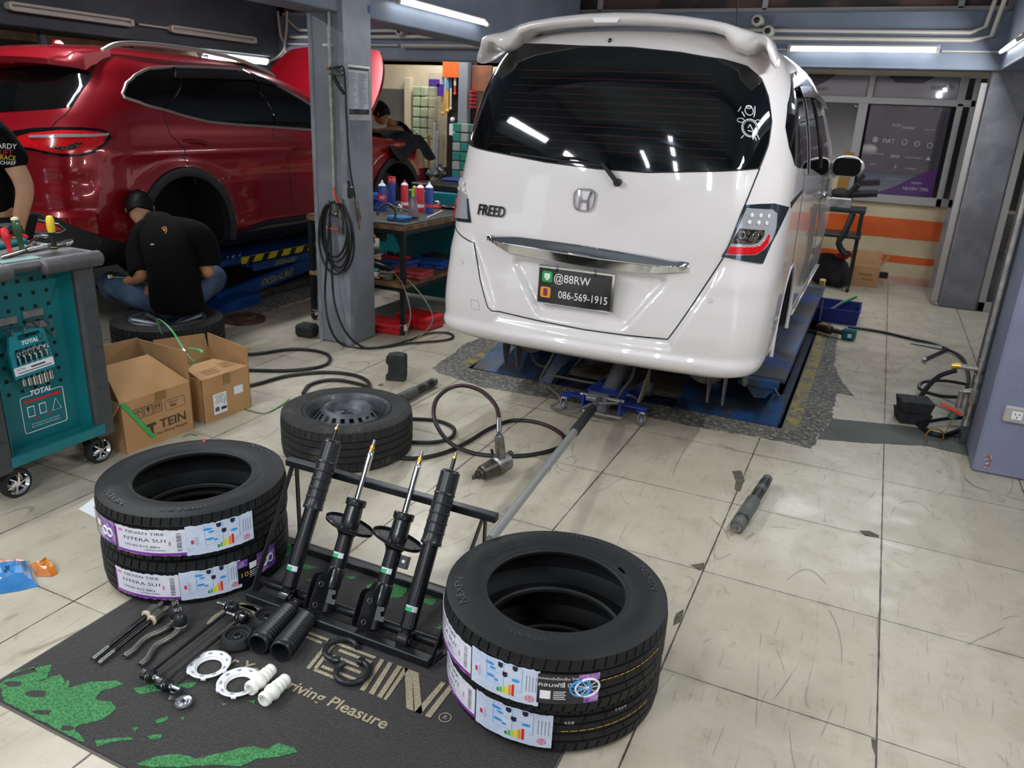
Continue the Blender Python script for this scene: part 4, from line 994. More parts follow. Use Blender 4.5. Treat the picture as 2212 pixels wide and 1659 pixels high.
f=cylmap(aL(CRB,1215,.1),r=TR+.0006); b=B(); b.text('458',.017,lambda p:f(Vector((p.x+.016,p.y+.022,0))),sx=1.1); f2=cylmap(aL(CRB,1325,.1),r=TR+.0006); b.text('T569',.017,lambda p:f2(Vector((p.x+.02,p.y+.040,0))),sx=1.1); b.obj('chalk_mark',mat('tread_white','b9bdc0',.6),t)
m_yelline=mat('tread_yellow','c79a34',.6)
def ydash(t,c,x0,x1,z,zl,zr):
    a0,a1=aL(c,x0,z),aL(c,x1,z); f=cylmap(a0,r=TR+.0008); L=(a1-a0)*TR; b=B(); n=12
    for i in range(n): curved(b,lambda p:f(Vector((p.x,p.y+lerp(zl,zr,p.x/L),p.z))),L*i/n,L*(i+.8)/n,-.0012,.0012,n=2,th=.0006)
    b.obj('yellow_line',m_yelline,t)
ydash(t,CRB,1212,1400,.1,-.012,-.006)
ydash(UT,CRT,1300,1425,.3,.012,.018)
t=new_tyre(CLT,TZ0+.170,'upper tyre of the left stack, with a red dot on its sidewall',TXT(75),dot=(.262,128),rz=.1); t['label']='upper tyre of the left stack behind the mat, red dot on its sidewall'
a=[aL(CLT,207,.28),aL(CLT,250,.28),aL(CLT,250,.28),aL(CLT,402,.28),aL(CLT,400,.28),aL(CLT,545,.28)]
label_promo(t,a[0],a[1],thai=False); label_info(t,a[2],a[3]); label_eu(t,a[4],a[5])
t=new_tyre(CLB,TZ0,'lower tyre of the left stack, promotion label towards the damper stand',[],rz=.7)
a=[aL(CLB,252,.1),aL(CLB,388,.1),aL(CLB,388,.1),aL(CLB,520,.1),aL(CLB,512,.1),aL(CLB,592,.1)]
label_info(t,a[0],a[1]); label_eu(t,a[2],a[3]); label_promo(t,a[4],a[5],thai=False)
# ---------------------------------------------------------------- steel wheel with used tyre
m_steelw=mat('steel_wheel_black','565a5e',.5,m=.4,col2='3f4246',vs=9,wear='7d807f',ws=16,wt=(.60,.72))
t=thing('car_wheel','used black steel wheel with a worn tyre lying behind the damper stand','wheel',(-2.115,2.80,0),w=False)
o=bpy.data.objects.new('tyre',tyre_mesh('old_tyre',m_tyreold,R=.31,w=.21,rb=.193,ns=56,depth=.0025)); COL.objects.link(o); o.parent=t
b=B(); b.lathe([(.196,.200),(.203,.206),(.206,.196),(.198,.186),(.190,.175),(.186,.150),(.176,.135),(.172,.12),(.166,.02),(.19,.01),(.19,.006),(.160,.006),(.16,.09),(.162,.118),(.180,.143),(.184,.176),(.192,.19)],56,loop=True,caps=False); rim=b.obj('rim',m_steelw,t)
b=B(); pr=[(.170,.140),(.157,.158),(.124,.196),(.115,.207),(.104,.212),(.092,.207),(.080,.192),(.070,.176),(.060,.170),(.034,.170),(.033,.174),(.031,.174),(.031,.15),(.170,.13)]
# disc with holes: angular columns, holes skipped between r .150 and .128
nh=20; cols=160; rr_=[(r,z) for r,z in pr]
vs=[];fs=[];m_=len(pr)
for j in range(cols):
    a_=2*PI*j/cols
    for r,z in pr: vs.append((r*math.cos(a_),r*math.sin(a_),z))
for j in range(cols):
    for i in range(m_-1):
        ph=(j%(cols//nh)); 
        if i==1 and 2<=ph<=5: continue
        fs.append((j*m_+i,j*m_+i+1,((j+1)%cols)*m_+i+1,((j+1)%cols)*m_+i))
b.add(vs,fs); b.obj('wheel_disc',m_steelw,t)
b=B()
for i in range(4): a_=PI/4+PI/2*i; b.cyl((.052*math.cos(a_),.052*math.sin(a_),.1695),(.052*math.cos(a_),.052*math.sin(a_),.1715),.008,n=12)
b.cyl((0,0,.152),(0,0,.1535),.031,n=24); b.obj('bolt_hole',m_pit,rim)
b=B(); b.cyl((0,0,.01),(0,0,.03),.16,n=40); b.obj('well_floor',m_pit,rim)
b=B(); f3_=[('BRIDGESTONE',.022,.272,150),('TURANZA',.022,.272,265),('BRIDGESTONE',.022,.272,10)]
for tx,s_,r0,ad in f3_: side_text(b,tx,s_,r0,math.radians(ad),0)
b.v=[Vector((p.x,p.y,p.z+.010)) for p in b.v]; b.obj('raised_lettering',m_tyretxt,t)
# ---------------------------------------------------------------- alloy wheel under the mechanic
m_alloy=mat('alloy_silver','aeb3bb',.25,m=.75,coat=.3)
t=thing('car_wheel','silver spoked alloy wheel lying flat with the crouching mechanic sitting on it','wheel',(-4.06,3.50,0),w=False)
o=bpy.data.objects.new('tyre',tyre_mesh('suv_tyre',m_tyreold,R=.345,w=.215,rb=.222,ns=60,depth=.004)); COL.objects.link(o); o.parent=t
b=B(); b.lathe([(.226,.205),(.236,.208),(.236,.198),(.225,.19),(.218,.17),(.20,.12),(.2,.02),(.19,.02),(.19,.12),(.212,.175),(.22,.192)],56,loop=True,caps=False); b.obj('rim',m_alloy,t)
for i in range(5):
    b=B(Matrix.Rotation(2*PI*i/5+.2,4,'Z'))
    for sg in (-1,1):
        b.tube([(.03,sg*.008,.150),(.09,sg*.028,.165),(.15,sg*.045,.178),(.222,sg*.058,.192)],.017,8,sm=3,flat=.8)
    b.obj('spoke',m_alloy,t)
b=B(); b.cyl((0,0,.12),(0,0,.165),.045,n=24,bev=.008); b.obj('hub',m_alloy,t)
b=B(); b.cyl((0,0,.03),(0,0,.05),.20,n=40); b.obj('well_floor',m_pit,t)
# brake disc on the floor
t=thing('brake_disc','rusty brake disc lying on the floor between the mechanic and the pillar','brake disc',(-4.16,4.28,0),w=False)
b=B(); b.lathe([(.075,.0),(.15,.0),(.152,.002),(.152,.022),(.15,.024),(.092,.024),(.085,.03),(.08,.045),(.035,.045),(.035,.03),(.07,.03)],48,loop=True,caps=False); b.obj('disc',mat('rust_iron','4c443f',.6,m=.4,col2='6a4a36',vs=14),t)
b=B(); b.lathe([(.092,.0245),(.080,.046),(.078,.046)],48,caps=False); b.obj('hat_rust',mat('rust','6b4c38',.8,col2='543c2e',vs=20),t)
b=B()
for i in range(5): a_=2*PI*i/5; b.cyl((.055*math.cos(a_),.055*math.sin(a_),.045),(.055*math.cos(a_),.055*math.sin(a_),.0456),.006,n=10)
b.obj('stud_hole',m_pit,t)

# ---------------------------------------------------------------- printed carpet mat
m_matc=mat('mat_carpet','2b2827',.95,col2='1f1d1c',vs=120,bump=1.0,bs=260,sheen=.2,det=6,dist=.003,wear='4a4644',ws=190,wt=(.60,.68))
m_green=mat('mat_green','4a8c56',.95,col2='2f6339',vs=170,bump=1.0,bs=260,dist=.003)
m_greend=mat('mat_green_flat','3f8a48',.9,col2='357a3e',vs=60)
m_print=mat('mat_print','a79d83',.9,col2='857c66',vs=220,bump=.8,bs=260,dist=.002)
MZ=.007
t=thing('floor_mat','black carpet mat with green splashes and beige TEIN lettering','mat',(-1.24,1.48,0))
MX0,MX1,MY0,MY1=-1.985,-.487,.963,2.003
b=B(); b.box(((MX0+MX1)/2,(MY0+MY1)/2,MZ/2-.0005),(MX1-MX0,MY1-MY0,MZ-.001),.003); b.obj('carpet',m_matc,t)
b=B(); b.box(((MX0+MX1)/2,(MY0+MY1)/2,.0015),(MX1-MX0+.012,MY1-MY0+.012,.003),.001); b.obj('rubber_edge',mat('mat_edge','55514d',.7),t)
GP=[[(0,1478),(12,1468),(60,1455),(80,1452),(72,1440),(30,1455),(28,1448),(110,1437),(112,1445),(95,1470),(75,1472),(130,1458),(140,1470),(130,1485),(150,1466),(150,1486),(195,1473),(250,1470),(265,1478),(240,1488),(218,1492),(205,1512),(238,1515),(250,1530),(225,1553),(180,1565),(172,1566),(160,1575),(176,1590),(175,1612),(130,1592),(60,1556),(20,1535),(0,1520)],
 [(287,1487),(330,1478),(345,1485),(360,1478),(425,1475),(408,1488),(380,1482),(350,1492),(300,1500)],[(205,1600),(245,1595),(280,1592),(290,1598),(240,1603),(210,1612)],
 [(320,1590),(350,1586),(348,1595),(322,1597)],[(335,1555),(365,1546),(360,1555),(340,1562)],[(388,1550),(400,1548),(395,1556)],
 [(295,1650),(345,1632),(390,1628),(425,1640),(480,1625),(540,1612),(580,1618),(600,1605),(635,1615),(640,1625),(600,1635),(555,1640),(520,1655),(450,1652),(400,1657),(330,1657)],
 [(615,1172),(632,1176),(665,1182),(668,1200),(640,1195),(630,1205),(610,1200)],[(690,1196),(735,1203),(700,1202)],[(790,1265),(840,1248),(880,1270),(870,1290),(830,1292),(800,1280)],[(905,1290),(945,1296),(935,1308),(910,1302)],[(935,1355),(970,1350),(965,1365)],[(660,1252),(690,1247),(695,1256),(668,1258)],[(745,1245),(770,1246),(760,1252)],[(640,1215),(690,1225),(660,1232)],
 [(478,1519),(484,1524),(492,1520)],[(538,1514),(552,1512),(550,1520)],[(285,1572),(300,1570),(292,1580)]]
b=B()
for g in GP:
    P=[PZ(x,y,MZ) for x,y in g]; P=[Vector((min(max(p.x,MX0+.004),MX1-.004),min(max(p.y,MY0+.004),MY1-.004),0)) for p in P]
    Q=[]
    for i,p in enumerate(P):
        q=P[(i+1)%len(P)]; n=max(1,int((p-q).length/.012))
        for j in range(n): v=p.lerp(q,j/n); Q.append((v.x+random.uniform(-.002,.002),v.y+random.uniform(-.002,.002)))
    try: b.prism(Q,MZ-.0005,MZ+.0006)
    except Exception: pass
b.obj('green_splash',m_green,t,sharp=True)
b=B()
for cx_,cy_,rx_,ry_ in ((80,1499,22,9),(28,1478,18,7),(92,1539,20,6),(145,1573,14,7)):
    b.prism([tuple(PZ(cx_+rx_*math.cos(a)*(1+.2*math.sin(3*a+cx_)),cy_+ry_*math.sin(a)*(1+.2*math.cos(2*a)),MZ))[:2] for a in [-2*PI*i/20 for i in range(20)]],MZ,MZ+.0009)
b.obj('dark_gap',m_matc,t,sharp=True)
b=B()
ZT=MZ+.0009
def stroke(p,q,w): 
    p=Vector((*p,0));q=Vector((*q,0)); d=(q-p).normalized(); n=Vector((-d.y,d.x,0))*w/2
    b.quad(*[(v.x,v.y,ZT) for v in (p-n,q-n,q+n,p+n)])
def bar(x0,x1,y,w=.0105): stroke((x0,y),(x1,y),w)
y0,y1=1.450,1.587
def para(xt0,xt1,xb0,xb1,yt=y1,yb=y0): b.quad((xb0,yb,ZT),(xb1,yb,ZT),(xt1,yt,ZT),(xt0,yt,ZT))
# T
bar(-1.44,-1.272,1.582); bar(-1.435,-1.30,1.562); para(-1.395,-1.381,-1.373,-1.359,1.557); para(-1.375,-1.361,-1.353,-1.339,1.557)
# E: three double bars
for y,xa,xb in ((1.582,-1.262,-1.118),(1.560,-1.235,-1.116),(1.530,-1.235,-1.138),(1.508,-1.245,-1.118),(1.478,-1.235,-1.115),(1.456,-1.245,-1.115)): bar(xa,xb,y,.0115)
para(-1.292,-1.279,-1.270,-1.257); para(-1.272,-1.260,-1.25,-1.238,1.578,1.46)
# I
para(-1.102,-1.088,-1.080,-1.064); para(-1.074,-1.059,-1.050,-1.033)
# N double stroke
para(-1.042,-1.026,-1.022,-1.006); para(-1.020,-1.005,-1.000,-.990,1.587,1.45); 
para(-1.018,-.992,-.925,-.902); para(-.992,-.970,-.898,-.873)
para(-.893,-.878,-.897,-.878); para(-.866,-.850,-.866,-.848)
# emblem arc left
for r,w in ((.055,.016),): 
    for i in range(12):
        a0,a1=PI*(.25+i/12*.95),PI*(.25+(i+1)/12*.95)
        c=(-1.615,1.515); b.quad(*[(c[0]+q*math.cos(a),c[1]+q*1.25*math.sin(a),ZT) for q,a in ((r,a0),(r+w,a0),(r+w,a1),(r,a1))])
para(-1.612,-1.59,-1.60,-1.575,1.57,1.44); para(-1.66,-1.57,-1.66,-1.565,1.603,1.585)
b.text('For Your Driving Pleasure',.054,Matrix.Translation((-1.237,1.374,ZT)),sx=1.05,bold=.001)
b.text('R',.022,Matrix.Translation((-.814,1.470,ZT)))
for i in range(24):
    a0,a1=2*PI*i/24,2*PI*(i+1)/24; b.quad(*[(-.814+q*math.cos(a),1.470+q*math.sin(a),ZT) for q,a in ((.015,a0),(.018,a0),(.018,a1),(.015,a1))])
b.obj('lettering',m_print,t,sharp=True)
# ---------------------------------------------------------------- damper stand
m_rack=mat('stand_paint','26282c',.38,m=.3,col2='1d1f22',vs=8,wear='b5b2ab',ws=42,wt=(.70,.72),bump=.2,bs=60)
t=thing('damper_stand','black scratched angle-iron stand on the mat carrying four dampers','stand',(-1.3,1.8,0))
def rod(b,p,q,w,h,up=(0,0,1)): 
    p=Vector(p);q=Vector(q); d=q-p; b.box((0,0,0),(w,h,d.length),.003,X=frame((p+q)/2,d,Vector(up).cross(d))) 
b=B(); rod(b,(-1.652,1.628,.022),(-.953,1.628,.022),.030,.030); b.obj('front_rail',m_rack,t)
b=B(); b.cyl((-1.665,1.705,.030),(-.965,1.705,.030),.016,n=14); b.obj('lower_tube',m_rack,t)
b=B(); rod(b,(-1.73,1.945,.020),(-.90,1.945,.020),.028,.028); b.obj('rear_rail',m_rack,t)
p,q=PY(622,1004,1.925),PY(1074,1116,1.925); b=B(); rod(b,(p.x,1.925,.375),(q.x,1.925,.375),.030,.026); b.obj('top_rail',m_rack,t)
XL_,XR_=p.x+.03,q.x-.045
for x,nm in ((XL_,0),(XR_,0)):
    b=B(); rod(b,(x,1.935,.365),(x-.01,1.945,.02),.022,.005,up=(1,0,0)); b.obj('rear_leg',m_rack,t)
    b=B(); xf=-1.648 if x<-1.3 else -.957; rod(b,(x,1.912,.365),(xf,1.64,.02),.005,.024,up=(0,1,0)); b.obj('front_leg',m_rack,t)
for x in (-1.66,-.96):
    b=B(); rod(b,(x,1.63,.006),(x+ (-.05 if x<-1.3 else .05),1.945,.006),.02,.006); b.obj('floor_strip',m_rack,t)
# ---------------------------------------------------------------- dampers
m_dgl=mat('damper_black','141518',.3,coat=.35); m_dsat=mat('damper_boot','202125',.33)
m_grn=mat('sticker_green','2fa46a',.35,coat=.3); m_stw=mat('sticker_silver','c9d2d6',.3,coat=.3)
LEAN=math.atan(.6)
def local(x,y0,z0,lx=0): # local z along the damper
    d=V(lx,math.sin(LEAN),math.cos(LEAN)).normalized(); return frame((x,y0,z0),d,(1,0,0))
def sticker(t,r,z,w,h,a):
    b=B(); f=lambda p:Vector(((r+.0006+p.z)*math.cos(a+p.x/r),(r+.0006+p.z)*math.sin(a+p.x/r),z+p.y))
    curved(b,f,-w/2,w/2,-h/2,h/2,th=.0004,n=10); s_=b.obj('sticker',m_stw,t)
    b=B(); curved(b,f,-w/2,w*.08,-h/2,h/2-.004,off=.0004,th=.0003,n=6); b.obj('green_panel',m_grn,s_)
    b=B(); b.text('TEIN',.006,lambda p:f(Vector((p.x-w*.25,p.y+h*.25,.0009)))); b.obj('sticker_text',m_wht,s_)
def damper(x,lab):
    L=.605; t=thing('damper',lab,'shock absorber',(0,0,0),w=False,group='tall slim dampers leaning on the stand'); t.matrix_basis=local(x,1.655,.045)
    F=Matrix.Identity(4)
    b=B(); b.cyl((0,0,.03),(0,0,.33),.0255,n=28,bev=.006); b.lathe([(.016,.018),(.017,.03),(.021,.036),(.0255,.045)],24,caps=False); b.obj('body_tube',m_dgl,t)
    b=B(); b.cyl((-.019,0,0),(.019,0,0),.024,n=24,bev=.003); b.cyl((0,0,.0),(0,0,.035),.013,n=12); e=b.obj('lower_eye',m_dgl,t)
    b=B(); b.cyl((-.022,0,0),(.022,0,0),.013,n=20,bev=.002); b.torus(frame((.0215,0,0),(1,0,0)),.009,.003,18,6); b.obj('bush',m_dsat,e)
    pr=[(.030,.292),(.033,.292),(.0335,.30)]
    for i in range(5):
        z=.302+i*.030; r=.0325-.0000*i; pr+=[(r-.0006,z+.002),(r-.001,z+.026),(r+.0014,z+.028),(r+.0014,z+.030)]
    pr+=[(.0315,.456),(.0312,.52),(.029,.524),(.006,.525)]
    b=B(); b.lathe(pr,32); b.obj('dust_sleeve',m_dsat,t,ang=25)
    b=B(); b.lathe([(.006,.525),(.024,.525),(.026,.527),(.024,.529),(.006,.529)],28); b.obj('top_washer',m_steel,t)
    b=B(); b.cyl((0,0,.52),(0,0,.568),.0062,n=14); b.obj('piston_rod',m_dgl,t)
    b=B(); b.cyl((0,0,.566),(0,0,.573),.0072,n=6); b.obj('locking_nut',m_brass,t)
    b=B(); b.cyl((0,0,.57),(0,0,.586),.0048,n=12); b.obj('threaded_end',m_steel,t)
    sticker(t,.0255,.095,.040,.017,math.radians(-78))
    return t
damper(-1.517,'tall slim rear damper at the left end of the stand'); damper(-1.062,'tall slim rear damper at the right end of the stand, beside the tyres')
XX=local(0,0,0)
def strut(x,lab,rz,bracket):
    t=thing('strut',lab,'shock absorber',(0,0,0),w=False,group='front struts with spring plates'); t.matrix_basis=local(x,1.665,.030)@Matrix.Rotation(rz,4,'Z')
    b=B(); b.cyl((0,0,.0),(0,0,.262),.026,n=28,bev=.004); b.lathe([(.0255,.255),(.030,.268),(.030,.30),(.028,.352)],28,caps=False); b.obj('body_tube',m_dgl,t)
    b=B(); b.lathe([(.028,.345),(.033,.348),(.034,.352),(.034,.366),(.031,.370),(.011,.370)],28,caps=False); b.obj('end_cap',m_dgl,t)
    b=B(); b.cyl((0,0,.36),(0,0,.520),.0105,n=20); b.lathe([(.0105,.52),(.0095,.522),(.0095,.535)],18,caps=False); b.obj('piston_rod',m_chrome,t)
    b=B(); b.cyl((0,0,.533),(0,0,.553),.0085,.0078,n=6); b.lathe([(.009,.541),(.0095,.543),(.009,.545)],16,caps=False); b.obj('brass_nut',m_brass,t)
    b=B(); b.cyl((0,0,.55),(0,0,.572),.0052,n=14); b.obj('threaded_end',m_steel,t)
    # spring plate: pointed oval pressed steel, tilted
    b=B(); T=Matrix.Translation((0,0,.280))@Matrix.Rotation(math.radians(9),4,'Y')@Matrix.Rotation(math.radians(17),4,'X')
    O=[];k=40
    for i in range(k):
        a=2*PI*i/k; r=.066+.020*abs(math.cos(a))**3; O.append((r*math.cos(a),.86*r*math.sin(a)))
    hol=[[(x0+.0035*math.cos(q),y0+.0035*math.sin(q)) for q in [2*PI*j/8 for j in range(8)]] for x0,y0 in ((.066,0),(.048,-.034),(.018,-.046),(-.016,-.046),(-.048,-.034),(-.066,0),(.03,.044),(-.03,.044))]
    hol.append([(.027*math.cos(q),.027*math.sin(q)) for q in [2*PI*j/20 for j in range(20)]])
    b.prism(O,0,.0035,X=T,holes=hol)
    R=[]
    for (q,z) in ((.95,-.001),(1.0,.004),(1.015,.010),(1.0,.011),(.97,.004)): R.append([T@Vector((p[0]*q,p[1]*q,z)) for p in O])
    b.rings(R,caps=False); b.lathe([(.046,.0),(.040,-.012),(.029,-.028),(.026,-.040)],28,X=T,caps=False); b.obj('spring_plate',m_dgl,t)
    # clamp bracket: two cheeks pointing to the viewer/left
    BR=Matrix.Rotation(math.radians(52),4,'Z')
    for sy in (-1,1):
        b=B(BR); b.prism([(-.024,.0),(-.060,.004),(-.066,.012),(-.066,.105),(-.060,.118),(-.040,.124),(-.024,.150),(.0,.150),(.0,.0)],-.0022,.0022,X=Matrix(((1,0,0,0),(0,0,-1,sy*.017),(0,1,0,-.005),(0,0,0,1))));
        ck=b.obj('clamp_cheek',m_dgl,t)
        b=B(BR)
        for z in (.022,.088): b.torus(Matrix(((1,0,0,-.048),(0,0,-1,sy*.0195),(0,1,0,z),(0,0,0,1))),.0075,.0016,16,6)
        b.obj('bolt_rim',m_steel,ck)
    b=B(); b.lathe([(.0262,.08),(.0285,.082),(.0285,.14),(.0262,.145)],26,caps=False); b.obj('clamp_band',m_dgl,t)
    b=B()
    if bracket: b.box((.040,.0,.222),(.028,.003,.040),.002); b.box((.054,.008,.222),(.003,.018,.040),.001); b.obj('hose_bracket',m_dgl,t); b=B(); b.cyl((.040,-.003,.224),(.040,-.0018,.224),.0055,n=14); b.obj('bracket_hole',m_paper,t)
    b=B(); b.prism([(.010,.0),(.040,.0),(.040,.018),(.028,.014),(.022,.026),(.034,.034),(.030,.044),(.008,.040)],0,.003,X=Matrix(((1,0,0,0),(0,0,-1,-.028),(0,1,0,.035),(0,0,0,1)))); b.obj('abs_bracket',mat('bracket_grey','4a4d50',.4,m=.5),t)
    sticker(t,.026,.185,.038,.017,math.radians(-80)-rz)
    return t
strut(-1.372,'left strut of the pair with round spring plates and bare chrome rods',.15,False)
strut(-1.188,'right strut of the pair, small square bracket on its right side',.15,True)
# ---------------------------------------------------------------- small new parts on the mat
Z=MZ+.001
m_cast=mat('raw_cast','7d7a74',.42,m=.8,col2='6a6762',vs=20); m_wash=mat('plain_washer','cbb9a0',.4)
def group_pair(fn,A,Bv,la,lb):
    a=fn(A[0],A[1],la); fn(Bv[0],Bv[1],lb)
def inner_rod(p0,p1,lab):
    p0=V(p0[0],p0[1],Z+.008);p1=V(p1[0],p1[1],Z+.018); d=(p1-p0); L=d.length; t=thing('inner_tie_rod',lab,'tie rod',p0,w=False,group='inner tie rods on the mat'); t.matrix_basis=frame(p0,d,(0,0,1))
    b=B(); b.cyl((0,0,.0),(0,0,.055),.0075,n=12); b.torus(Matrix.Translation((0,0,.001)),.005,.002,12,5); b.obj('threaded_end',m_steel,t)
    b=B(); b.lathe([(.0065,.055),(.0075,.065),(.0075,L*.45),(.0085,L*.5),(.0085,L*.8)],12); b.obj('shaft',m_dgl,t)
    b=B(); b.lathe([(.008,L*.78),(.016,L*.785),(.018,L*.80),(.016,L*.815),(.008,L*.815)],14); b.obj('lock_washer',m_wash,t)
    b=B(); b.cyl((0,0,L*.81),(0,0,L*.96),.017,n=8,bev=.004); b.cyl((0,0,L*.95),(0,0,L*1.06),.008,n=12); b.obj('ball_housing',m_cast,t)
inner_rod((-1.825,1.185),(-1.855,1.445),'left inner tie rod on the mat corner below the left tyres')
inner_rod((-1.795,1.18),(-1.82,1.435),'right inner tie rod, second from the mat edge')
def tie_end(p0,p1,lab):
    p0=V(p0[0],p0[1],Z+.009);p1=V(p1[0],p1[1],Z+.012); d=p1-p0; t=thing('tie_rod_end',lab,'tie rod end',p0,group='outer tie rod ends on the mat')
    n=V(-d.y,d.x,0).normalized()*.012
    b=B(); b.tube([p0,p0+d*.16,p0+d*.34+n*.9,p0+d*.5+n*1.0,p0+d*.66+n*.1,p0+d*.82-n*.3,p1],[.0105,.0105,.0105,.010,.010,.011],12,sm=4); b.torus(frame(p0,-d),.0068,.0028,16,6); b.cyl(p1+V(0,0,-.008),p1+V(0,0,.014),.021,n=20,bev=.004); b.obj('arm',m_cast,t)
    b=B(); b.cyl(p0-d.normalized()*.0015,p0,.0058,n=12); b.obj('thread_bore',m_pit,t)
    b=B(); b.lathe([(.020,0),(.021,.006),(.019,.02),(.014,.032),(.0085,.036)],20,Matrix.Translation(p1+V(0,0,.014))); b.obj('rubber_boot',m_dsat,t)
    b=B(); q=p1+V(0,0,.050); b.cyl(q,q+V(0,0,.014),.0095,n=6)
    for i in range(6): a=2*PI*(i+.5)/6; b.box(q+V(.0075*math.cos(a),.0075*math.sin(a),.017),(.005,.004,.008),.001,rz=a)
    b.obj('castle_nut',m_chrome,t); b=B(); b.cyl(q+V(0,0,.01),q+V(0,0,.034),.0042,.003,n=10); b.obj('ball_stud',m_steel,t)
tie_end((-1.755,1.235),(-1.752,1.425),'left grey tie rod end with a chrome castle nut standing up')
tie_end((-1.685,1.23),(-1.715,1.405),'right grey tie rod end with a chrome castle nut standing up')
def link(p0,p1,lab):
    p0=V(*p0,Z+.022);p1=V(*p1,Z+.022); d=(p1-p0).normalized(); n=V(d.y,-d.x,0); t=thing('stabiliser_link',lab,'stabiliser link',p0,group='stabiliser links on the mat')
    b=B(); b.cyl(p0,p1,.0055,n=10); b.obj('rod',m_dgl,t)
    for p,sg,nm in ((p0,1,'near'),(p1,-1,'far')):
        b=B(); X=frame(p-n*sg*.012,n*sg); b.lathe([(.012,-.004),(.017,0),(.017,.014),(.014,.018),(.016,.022),(.020,.024),(.018,.032),(.010,.038)],22,X); j=b.obj('ball_joint',m_dgl,t)
        b=B(); b.torus(frame(p-n*sg*.012+n*sg*.022,n*sg),.0185,.0013,22,5); b.lathe([(.009,.036),(.0095,.044)],14,X); b.obj('clamp_ring',m_chrome,j)
        b=B(); b.cyl(p+n*sg*.028,p+n*sg*.060,.0062,n=12); b.obj('stud',m_steel,t)
link((-1.622,1.20),(-1.640,1.545),'upper of two long black stabiliser links with ball joints')
link((-1.555,1.195),(-1.575,1.520),'lower of two long black stabiliser links with ball joints')
m_wpl=mat('white_plastic','e6e5e6',.3,coat=.3,spec=.6); m_cwpl=mat('cream_plastic','e9e8e0',.35,coat=.2)
def wring(x,y,lab):
    t=thing('bearing_ring',lab,'spring seat ring',(x,y,Z),w=False,group='white spring seat rings')
    b=B(); b.lathe([(.034,.004),(.036,.001),(.040,.001),(.044,.008),(.058,.012),(.060,.016),(.056,.018),(.053,.016),(.040,.012),(.037,.006)],56,loop=True,caps=False); b.obj('ring',m_wpl,t)
    b=B()
    for i in range(9): a=2*PI*i/9+.2; b.box((.049*math.cos(a),.049*math.sin(a),.0155),(.005,.010,.002),0,rz=a)
    b.obj('slot',mat('slot_shade','8b8ca6',.6),t)
    b=B()
    for i in range(6): a=2*PI*i/6; b.box((.060*math.cos(a),.060*math.sin(a),.012),(.004,.014,.007),.0012,rz=a)
    b.obj('tab',m_wpl,t)
wring(-1.511,1.318,'left white plastic spring seat ring, nearer the stabiliser links'); wring(-1.385,1.303,'right white plastic spring seat ring beside the bump stops')
def mount(x,y,lab):
    t=thing('strut_mount',lab,'strut mount',(x,y,Z),w=False,group='round rubber strut mounts')
    b=B(); pr=[(.036,0),(.047,.004),(.050,.012),(.044,.032),(.040,.038),(.035,.038),(.033,.028),(.014,.026)]
    R=[[(r*(1+(.03 if (j%2 and 1<=i<=3) else 0))*math.cos(2*PI*j/48),r*(1+(.03 if (j%2 and 1<=i<=3) else 0))*math.sin(2*PI*j/48),z) for j in range(48)] for i,(r,z) in enumerate(pr)]
    b.rings(R,caps=False); b.cyl((0,0,.0),(0,0,.024),.034,n=32); b.obj('rubber_cone',m_blackr,t)
    b=B(); b.lathe([(.013,.020),(.016,.030),(.013,.034),(.009,.034),(.0085,.02)],24,caps=False); b.torus(Matrix.Translation((0,0,.028)),.024,.003,28,6); b.obj('inner_sleeve',m_dsat,t)
    b=B(); b.cyl((0,0,.0245),(0,0,.0252),.0085,n=18); b.obj('bore',m_pit,t)
mount(-1.52,1.44,'nearer black ribbed strut mount cup'); mount(-1.505,1.555,'further black ribbed strut mount cup by the stand')
def boot(p0,p1,lab):
    p0=V(*p0,Z+.034);p1=V(*p1,Z+.026); d=p1-p0; L=d.length; t=thing('dust_boot',lab,'dust boot',p0,w=False,group='corrugated dust boots'); t.matrix_basis=frame(p0,d,(0,0,1))
    pr=[(.028,.0),(.031,-.001),(.034,.001),(.034,.012),(.032,.014)]; n=12; z0=.020
    for i in range(n):
        z=z0+(L-.045-z0)*i/(n); w=(L-.045-z0)/n; f=1-.12*i/n; pr+=[(.0265*f,z),(.0275*f,z+w*.15),(.0345*f,z+w*.38),(.0365*f,z+w*.5),(.0345*f,z+w*.62),(.0275*f,z+w*.85)]
    pr+=[(.026,L-.042),(.027,L-.034),(.025,L-.03),(.020,L-.022),(.0195,L-.006),(.021,L-.002),(.018,L)]
    pr2=[(.016,L),(.017,L-.03),(.019,L-.05),(.024,.03),(.028,.012)]
    b=B(); b.lathe(pr+pr2,32,loop=True,caps=False); b.obj('bellows',m_dsat,t,ang=60)
boot((-1.432,1.432),(-1.475,1.655),'left corrugated black dust boot lying beside the strut mounts'); boot((-1.352,1.437),(-1.405,1.650),'right corrugated black dust boot, touching the stand')
def bump(p0,p1,lab):
    p0=V(*p0,Z+.023);p1=V(*p1,Z+.021); d=p1-p0; L=d.length; t=thing('bump_stop',lab,'bump stop',p0,w=False,group='cream foam bump stops'); t.matrix_basis=frame(p0,d,(0,0,1))
    pr=[(.010,.012),(.012,.0),(.018,-.001),(.021,.004),(.021,.012),(.018,.018),(.0195,.024),(.023,.030),(.024,.040),(.021,.047),(.018,.050),(.021,.055),(.021,.060),(.017,.065),(.020,.070),(.0195,.076),(.016,.080),(.0185,.086),(.0175,L-.004),(.013,L)]
    b=B(); b.lathe(pr,32); b.obj('foam_body',m_cwpl,t,ang=60)
bump((-1.330,1.287),(-1.335,1.385),'left cream bump stop lying beside the white ring'); bump((-1.268,1.272),(-1.272,1.372),'right cream bump stop with a small blue stamp')
f=lambda p:V(-1.27+p.x,1.32+p.y,Z+.0465)
